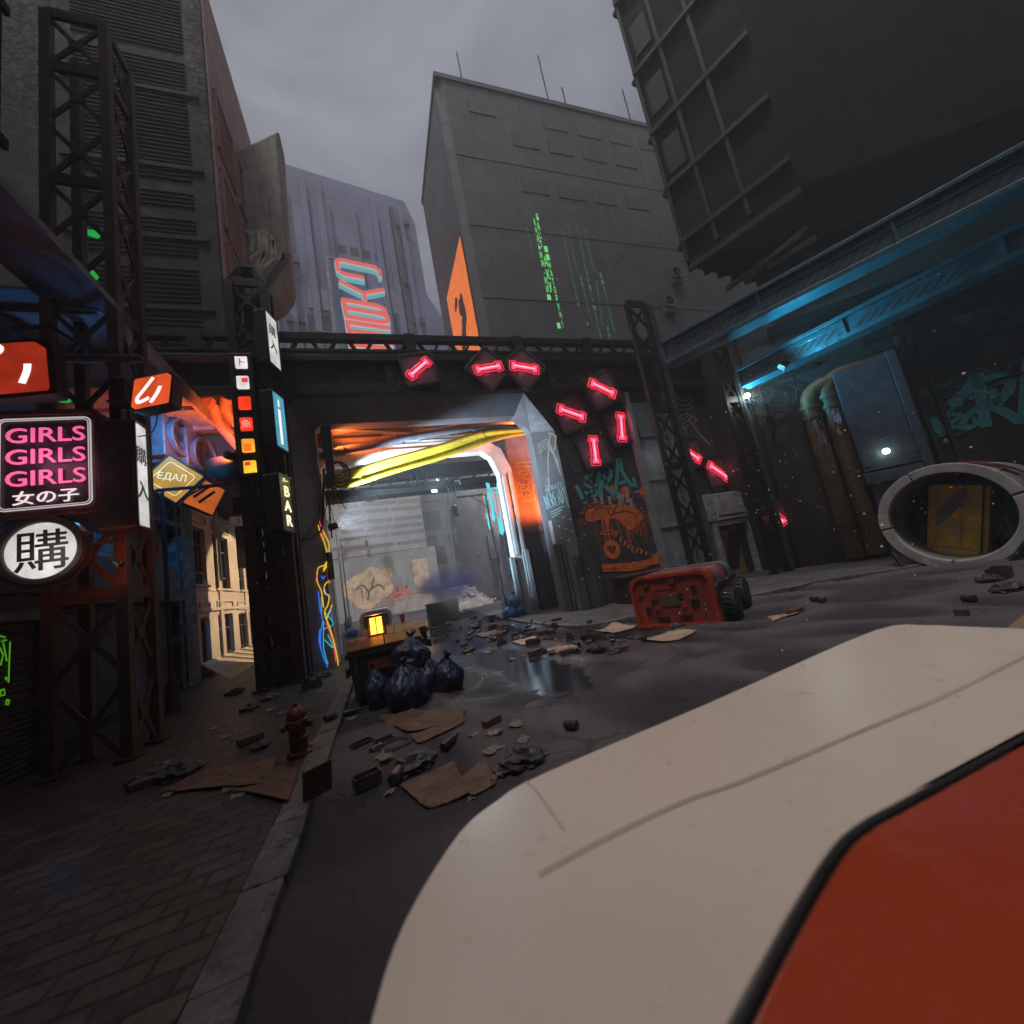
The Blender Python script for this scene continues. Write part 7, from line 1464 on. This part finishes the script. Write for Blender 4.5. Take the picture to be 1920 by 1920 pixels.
mb.build('pipe_run', mat('tower_dark_fitting', (.10, .10, .15), .6, bump=0), ct_)
mb = MB(); a = tq(575, 588); b = tq(628, 640); mb.fbox(ft_, a[0], b[0], b[1] - 6, a[1], -.1, .02); a = tq(728, 592); b = tq(752, 640); mb.fbox(ft_, a[0], b[0], b[1] - 6, a[1], -.1, .02); a = tq(634, 473)
for k in range(4): mb.fbox(ft_, a[0] + k * 2.0, a[0] + 1.3 + k * 2.0, a[1], a[1] + 1.6, 0, .03)
mb.build('recess', mat('tower_recess', (.085, .085, .12), .7, bump=0), ct_)
mb = MB(); a = tq(574, 540); b = tq(630, 586); mb.fbox(ft_, a[0], b[0], b[1], a[1], 0, .25); a = tq(722, 545); b = tq(755, 592); mb.fbox(ft_, a[0], b[0], b[1], a[1], 0, .25); a = tq(590, 600)
for k in range(9): mb.fbox(ft_, a[0] - 3 + k * 1.4, a[0] - 2 + k * 1.4, a[1] - 9, a[1] - 3 - (k % 3), 0, .4)
a = tq(588, 628); b = tq(755, 648); mb.fbox(ft_, a[0], b[0], b[1], a[1], 0, 1.2); mb.build('ledge', mat('tower_pale_panel', (.36, .31, .40), .6, 0, .2, .3, bump=.03), ct_)
sg = thing('vertical_sign', 'tall vertical sign spelling CYBER in red letters with cyan sides', 'sign', tuple(ft_.p(0, 40, 1.5)))
SR = glow('sign_red_letter', (1, .16, .13), .62); SCN = glow('sign_cyan_side', (.2, .72, .78), .5)
BLK5 = {'C': [[(1, .45), (1, .8), (.9, 1), (.12, 1), (0, .8), (0, .2), (.1, 0), (.55, 0)]], 'Y': [[(0, 1), (.5, .45), (1, 1)], [(.5, .45), (.5, 0)]],
        'B': [[(0, 0), (0, 1), (.8, 1), (.97, .85), (.97, .65), (.8, .53), (.05, .53)], [(.8, .53), (1, .4), (1, .14), (.82, 0), (0, 0)]], 'E': [[(1, 1), (0, 1), (0, 0), (1, 0)], [(0, .5), (.8, .5)]], 'R': [[(0, 0), (0, 1), (.8, 1), (1, .85), (1, .6), (.8, .48), (0, .48)], [(.55, .48), (1, 0)]]}
def block(m_, fr, ch, ww, hh, n0, n1):
    w_ = hh * .18
    for st in BLK5[ch]:
        P_ = [((a - .5) * (ww - w_), w_ / 2 + b * (hh - w_)) for a, b in st]
        for i in range(len(P_) - 1):
            (a, b), (c, d) = P_[i], P_[i + 1]; l = math.hypot(c - a, d - b) or 1; ux, uy = (c - a) / l, (d - b) / l; e = w_ * .38
            a -= ux * e; b -= uy * e; c += ux * e; d += uy * e
            m_.prism(fr, [(a - uy * w_ / 2, b + ux * w_ / 2), (c - uy * w_ / 2, d + ux * w_ / 2), (c + uy * w_ / 2, d - ux * w_ / 2), (a + uy * w_ / 2, b - ux * w_ / 2)], n0 + .002 * i, n1 + .003 * i)
mb = MB(); mc = MB(); mw_ = MB()
for i, (ch, px, py) in enumerate((('C', 676, 527), ('Y', 684, 568), ('B', 690, 607), ('E', 697, 647), ('R', 703, 687))):
    o_ = TO + ft_.n * 2.2; q = PP(px, py, o_, ft_.n); fr = Fr(q, tu, V((-.06 * tu.x, -.06 * tu.y, 1)).normalized())
    hh_ = PP(px, py - (30 if ch in 'CY' else 36), o_, ft_.n).z - q.z; ww_ = (PP(px + 42, py, o_, ft_.n) - PP(px - 42, py, o_, ft_.n)).dot(tu)
    block(mb, fr, ch, ww_, hh_, .5, .62); block(mc, fr.at(.0, -hh_ * .15), ch, ww_, hh_, -.3, .35); block(mw_, fr.at(0, -hh_ * .06), ch, ww_, hh_, .1, .48)
mb.build('red_letter', SR, sg); mc.build('cyan_letter', SCN, sg); mw_.build('pale_letter_edge', glow('sign_pale_edge', (.9, .75, .75), .45), sg)
mb = MB(); fs = Fr(TO + ft_.n * 1.2, tu)
for pts in ([(612, 483), (638, 486)], [(612, 483), (632, 655)], [(660, 486), (668, 486), (672, 520)]): 
    w3 = [PP(*p, fs.o, fs.n) for p in pts]
    for i in range(len(w3) - 1): mb.bar(w3[i], w3[i + 1], .35)
mb.build('sign_frame', mat('sign_frame_tan', (.36, .30, .27), .6, bump=0), sg)
# dark tower with green text and an orange billboard on its flank
YD = 27.0; dx0 = PY(908, 640, YD).x; dk = thing('dark_tower', 'dark grey tower with columns of green lettering behind the gateway', 'high-rise', (dx0, YD, 0))
DT = mat('dark_tower_cladding', (.11, .106, .118), .65, .1, .25, .15, bump=.1, bscale=6, streak=.45)
mb = MB(); mb.box(dx0 + .6, dx0 + 48, YD, YD + 12, 0, 46); mb.prism(Fr((0, 0, 0), X3, Y3), [(dx0, YD + .6), (dx0 + .58, YD), (dx0 + .58, YD + 12), (dx0, YD + 12)], 0, 46)
fd_ = FW((0, YD, 0)); 
def dkq(px, py): p = PY(px, py, YD); return p.x, p.z
for px in (1062, 1190): x = dkq(px, 600)[0]; mb.fbox(fd_, x, x + .12, 10, 45, 0, .05)
q = dkq(1050, 640); mb.fbox(fd_, q[0], q[0] + 3.5, q[1] - 3, q[1] - .4, 0, .7)
for z in (24.2, 31, 38): mb.fbox(fd_, dx0 * 0 + dx0 + .6, dx0 + 48, z, z + .12, 0, .04)
for k in range(12): mb.fbox(fd_, dx0 + 2 + k * 3.7, dx0 + 2.08 + k * 3.7, 5, 46, 0, .03)
mb.box(dx0 - .1, dx0 + 48, YD - .15, YD + 12.2, 46, 46.5); mb.box(dx0 + 4, dx0 + 10, YD + 2, YD + 8, 46.5, 49.5); mb.box(dx0 + 16, dx0 + 19, YD + 1.5, YD + 5, 46.5, 48.2)
mb.build('wall', DT, dk, bevel=.03)
mb = MB()
for k in range(9):
    for z in (35.2, 40.2, 43):
        if (k * 7 + int(z)) % 5: MB().fbox(fd_, dx0 + 2.6 + k * 3.7, dx0 + 5.2 + k * 3.7, z, z + 1.5, -.0, .06).build('window', FLV, dk)
mb = MB()
for x, h in ((3, 5), (12, 7.5), (14, 4), (22, 6)): mb.tube([(dx0 + x, YD + 1, 46.4), (dx0 + x, YD + 1, 46.4 + h)], .07, 6)
mb.build('antenna', STEEL, dk)
mb = MB(); q0 = dkq(1150, 500); q1 = dkq(1190, 450); mb.stroke(fd_, [dkq(1148, 505), dkq(1188, 455), dkq(1290, 460)], .08, n1=.01); mb.build('panel_joint', BLK, dk)
GT1 = glow('green_text_bright', (.22, .95, .28), .62); GT2 = glow('green_text_faint', (.10, .38, .16), .25)
def column(px0, py0, px1, py1, s, m, nm, wob=0):
    a, b = dkq(px0, py0), dkq(px1, py1); n = len(s); mb = MB(); dz = (a[1] - b[1]) / n
    for i, ch in enumerate(s):
        k = (i + .5) / n; x = a[0] + (b[0] - a[0]) * k; z = a[1] + (b[1] - a[1]) * k
        if ch == '#': mb.stroke(fd_, [(x, z - dz * .38), (x, z + dz * .38)], dz * .42, n1=.03)
        elif ch != ' ': mb.text(fd_.at(x + wob * rnd.uniform(-.1, .1), z - dz * .36), ch, dz * 1.08, .02, .01, .008, .38)
    mb.build(nm, m, dk)
column(1001, 410, 1031, 567, 'КААЬИИ-ИИ#', GT1, 'bright_green_lettering'); column(1006, 400, 1016, 468, 'ЯАСТ', GT1, 'bright_green_lettering'); column(1022, 460, 1056, 616, '##НАТОРУЧ!', GT1, 'bright_green_lettering'); column(1021, 480, 1034, 552, 'АКУ', GT1, 'bright_green_lettering'); column(1046, 604, 1049, 618, '#', GT1, 'bright_green_lettering')
for a in (((1054, 430, 1085, 575), 'ВЕТЕКСТАЛЬИИИ#'), ((1070, 460, 1085, 520), 'ТЕКСТ'), ((1088, 518, 1110, 610), '##ИАТРУЧ!'), ((1080, 420, 1130, 650), 'АТУКАЛЬИИ#ТУ#АЛЬИИ'), ((1095, 432, 1116, 514), 'ТЕКСТ'), ((1125, 510, 1156, 640), '##ИАТОРУЧ!'), ((1118, 525, 1130, 615), 'АКТЕКСТ'), ((1138, 612, 1150, 655), '##АК'), ((988, 425, 1000, 485), 'ИИАТУ'), ((1100, 602, 1103, 612), '#'), ((1065, 420, 1070, 445), 'ЕТ')): column(*a[0], a[1], GT2, 'faint_green_lettering')
bbx = dx0 - .02; fbill = Fr((bbx, YD, 0), -Y3)
def bq(px, py): p = PX(px, py, bbx); return fbill.inv(p)
u1_ = bq(893, 600)[0]; u0_ = bq(839, 560)[0]; zt_ = bq(858, 470)[1]; zb_ = bq(890, 655)[1] - 6
bl = thing('billboard', 'orange lit billboard with dark blotches on the flank of the dark tower', 'billboard', (bbx, YD, 20))
MB().fbox(fbill, u0_ - .15, u1_ + .15, zb_, zt_ + .15, -.3, .05).build('billboard_frame', BLK, bl)
MB().fbox(fbill, u0_, u1_, zb_ + .1, zt_, .05, .08).build('billboard_face', glowpanel('lit_billboard_orange', (1, .22, .03), .85, .35), bl)
mb = MB(); q = random.Random(9); w_ = u1_ - u0_
for k in range(26):
    z = zb_ + 6 + q.random() * (zt_ - zb_ - 9); c = u0_ + w_ * (.45 + .18 * math.sin(z * .8)) + q.gauss(0, .35); mb.disc(fbill, c, z, q.uniform(.25, .7), .09 + k * .0015, 9, 0, .35, q.uniform(.4, 1.3))
mb.build('dark_blotch', mat('billboard_ink', (.035, .03, .05), .5, bump=0), bl)
# fans high on the dark tower
for i, (px, py, lab) in enumerate(((1266, 512, 'square wall fan high on the dark tower, the upper one'), (1253, 566, 'square wall fan high on the dark tower, the lower one'))):
    c_ = PY(px, py, YD - .3); t = thing('wall_fan', lab, 'wall fan', tuple(c_), 'wall fans on the dark tower'); fr = FW(c_); s_ = .62
    mb = MB().ring(fr, rrect(-s_, s_, -s_, s_, .1, 7), arc((0, 0), s_ * .8, -78.75, 281.25, 32)[:-1], -.3, .25); mb.fbox(fr, -s_, s_, -s_ - .5, -s_ - .02, -.3, .1); mb.build('housing', FANB, t)
    mb = MB()
    for k in range(4): a_ = rad(90 * k + 25); mb.add([fr.p(math.cos(a_ + w_) * r, math.sin(a_ + w_) * r, n) for w_, r, n in ((0, .06, .05), (-.2, s_ * .75, .1), (.5, s_ * .75, 0), (.4, .06, 0))], [(0, 1, 2, 3)])
    mb.lathe(None, [(.1, 0), (.1, .15)], 10, fr); mb.build('blade', STEELB, t)
# ---------------------------------------------------------------- added or assumed flood lamps with fixtures, then light of visible lamps and signs
def fixture(nm, label, loc, target, m, size=.18):
    loc = V(loc); d = (V(target) - loc).normalized(); up = Z3 if abs(d.z) < .95 else X3
    u = d.cross(up).normalized() * -1; v = u.cross(d).normalized() * -1; fr = Fr(loc, u, v)
    if fr.n.dot(d) < 0: fr = Fr(loc, -u, v)
    t = thing(nm, label, 'lamp', tuple(loc)); MB().ring(fr, rrect(-size, size, -size * .7, size * .7, .02), rrect(-size * .85, size * .85, -size * .55, size * .55, .02), -.02, .06).fbox(fr, -size, size, -size * .7, size * .7, -.16, -.02).bar(fr.p(0, 0, -.1), fr.p(0, size * 1.6, -.2), .04).build('lamp_housing', BLK, t, bevel=.01)
    MB().fbox(fr, -size * .84, size * .84, -size * .54, size * .54, -.02, .0).build('lamp_glass', m, t); return loc + fr.n * .12
GO = glow('lamp_orange', (1, .25, .05), 6); GWC = glow('lamp_cool_white', (.7, .88, 1), 6); GB = glow('lamp_blue', (.05, .35, 1), 5); GTL = glow('lamp_teal', (.1, .7, .9), 5); GWW = glow('lamp_warm', (1, .8, .55), 6)
OR, CW_, BL, TL, WW = (1, .20, .04), (.62, .84, 1), (.03, .38, 1), (.10, .62, .85), (1, .78, .52)
def spot(nm, label, loc, target, e, col, ang, m, size=.1, blend=.6, fs=.18):
    p = fixture(nm, label, loc, target, m, fs); return lamp('SPOT', nm + '_light', p, e, col, size, target, ang, blend)
# passage: orange and cold lamps assumed from the light, bridge lamps added
spot('flood_lamp', 'assumed orange flood lamp low in the recess of the passage', (9.3, 17.0, 5.0), (8.2, 18.7, 6.6), 1500, OR, 120, GO)
spot('flood_lamp', 'assumed orange flood lamp under the passage ceiling on the left', (-1.4, 17.0, 8.6), (.8, 17.4, 10.4), 900, OR, 130, GO)
spot('flood_lamp', 'assumed orange flood lamp under the passage ceiling on the right', (7.4, 17.3, 9.2), (4.5, 17.5, 10.4), 500, OR, 130, GO)
spot('flood_lamp', 'assumed cold white flood lamp on the left jamb aimed at the white arch', (-1.5, 16.65, 5.2), (4.5, 20.6, 7.0), 7800, CW_, 98, GWC, .1, .35)
spot('flood_lamp', 'added cold white flood lamp on the pipe bridge aimed back at the arch', (3.5, 22.6, 7.6), (3.5, 17.3, 8.8), 1400, CW_, 80, GWC)  # lamp added to light the arch and conduits from behind
spot('flood_lamp', 'added cold white flood lamp on the pipe bridge aimed at the wet road', (5.0, 22.8, 8.0), (3.6, 18.5, 0), 900, CW_, 80, GWC)  # lamp added to throw light on the wet road
spot('flood_lamp', 'cold white flood lamp added behind the pipe bridge to brighten the far haze', (-1.0, 24.6, 8.4), (0.0, 46, 7), 8000, (.9, .92, 1), 110, GWC)  # this lamp and the next are added to light the far street's haze
spot('flood_lamp', 'second cold flood lamp added behind the pipe bridge to brighten the junction', (6.5, 24.6, 8.4), (7.0, 46, 6), 8000, (.95, .93, .9), 120, GWC)
# left street: lamps assumed from the blue, orange and warm light
spot('flood_lamp', 'assumed blue lamp under the canopy shining on the brick corner', (-5.6, 13.0, 8.9), tuple(BLUE_AT), 900, BL, 110, GB)
spot('flood_lamp', 'assumed blue lamp behind the rusty tower', (-5.9, 12.2, 6.3), (-5.9, 9.8, 6.8), 120, BL, 140, GB)
spot('flood_lamp', 'orange lamp added below the canopy to carry the glow of the signs', (-4.15, 14.5, 7.6), (-5.8, 16.0, 9.3), 600, OR, 120, GO)  # added lamp standing in for the orange glow of the signs
spot('flood_lamp', 'assumed orange lamp on the rusty tower below the neon', (-4.3, 8.7, 3.6), (-5.3, 9.6, 4.2), 20, OR, 140, GO, fs=.04)
spot('flood_lamp', 'assumed warm flood lamp added beyond the gateway to light the beige house', (4.6, 27.5, 9.6), (-8.0, 26.6, 3.0), 11000, WW, 36, GWW, .05, .15)  # assumed lamp, added to make the warm patch on the house
# right side: teal lamps assumed from the light on the girders
spot('flood_lamp', 'assumed teal lamp on the second truss tower lighting the girders', (15.0, 11.8, 7.2), (17.0, 8.5, 9.0), 1000, TL, 130, GTL)
spot('flood_lamp', 'assumed teal lamp below the upper girder', (14.2, 9.0, 7.6), (16.5, 7.0, 10.2), 600, TL, 120, GTL)
lamp('POINT', 'work_lamp_light', lp + V((-.1, -.3, 0)), 60, (.8, 1, .95), .12)
lamp('POINT', 'girls_neon_light', (-5.5, 8.75, 5.7), 14, (1, .3, .5), .4)
lamp('POINT', 'round_sign_light', (-5.55, 8.8, 4.0), 8, (1, .9, .85), .3)
lamp('POINT', 'lantern_light', lc + V((0, -.05, .55)), 30, (1, .3, .05), .1)
lamp('POINT', 'round_lamp_light', DLAMP, 8, (.8, 1, .8), .1)

# ---------------------------------------------------------------- unseen buildings added round the viewer to keep sky light off the facades
for lab, x0, x1, y0, y1, h in (('unseen dark windowed building added behind the viewer to block sky light', -16, 20, -22, -13, 34), ('unseen dark windowed building added beside the diagonal wall to block sky light', 27.5, 40, -14, 2, 34), ('unseen dark windowed building added behind the parked vehicle to block sky light', 20.5, 30, -24, -14.5, 30)):
    t = thing('sky_blocker_building', lab, 'building', ((x0 + x1) / 2, (y0 + y1) / 2, 0)); MB().box(x0, x1, y0, y1, 0, h).box(x0 - .2, x1 + .2, y0 - .2, y1 + .2, h, h + .6).build('wall', WALLD, t)
    mb = MB(); z = 2.0
    while z < h - 3:
        x = x0 + 1
        while x < x1 - 2: mb.box(x, x + 1.5, y1, y1 + .06, z, z + 1.9); x += 2.6
        y = y0 + 1
        while y < y1 - 2: mb.box(x0 - .06, x0, y, y + 1.5, z, z + 1.9); y += 2.6
        z += 3.4
    o = mb.build('window', GLS, t); o['kind'] = 'stuff'
# snow-like dust drifting in the air
mb = MB(); q = random.Random(21)
for i in range(420):
    px, py = (q.gauss(1400, 230), q.gauss(930, 130)) if q.random() < .7 else (q.uniform(350, 1900), q.uniform(450, 1350))
    d_ = ray(px, py).normalized() * q.uniform(4.5, 11.5); c_ = EYE + d_
    if c_.z < .2: continue
    r_ = .005 + .014 * q.random() ** 3
    mb.add([c_ + V(v) * r_ for v in ((1, 0, 0), (-1, 0, 0), (0, 1, 0), (0, -1, 0), (0, 0, 1), (0, 0, -1))], [(0, 2, 4), (2, 1, 4), (1, 3, 4), (3, 0, 4), (2, 0, 5), (1, 2, 5), (3, 1, 5), (0, 3, 5)])
o = mb.build('dust', mat('dust_flake', (.75, .66, .55), .8, bump=0, streak=0), None); o['kind'] = 'stuff'; o['label'] = 'pale dust flakes drifting through the air of the street'
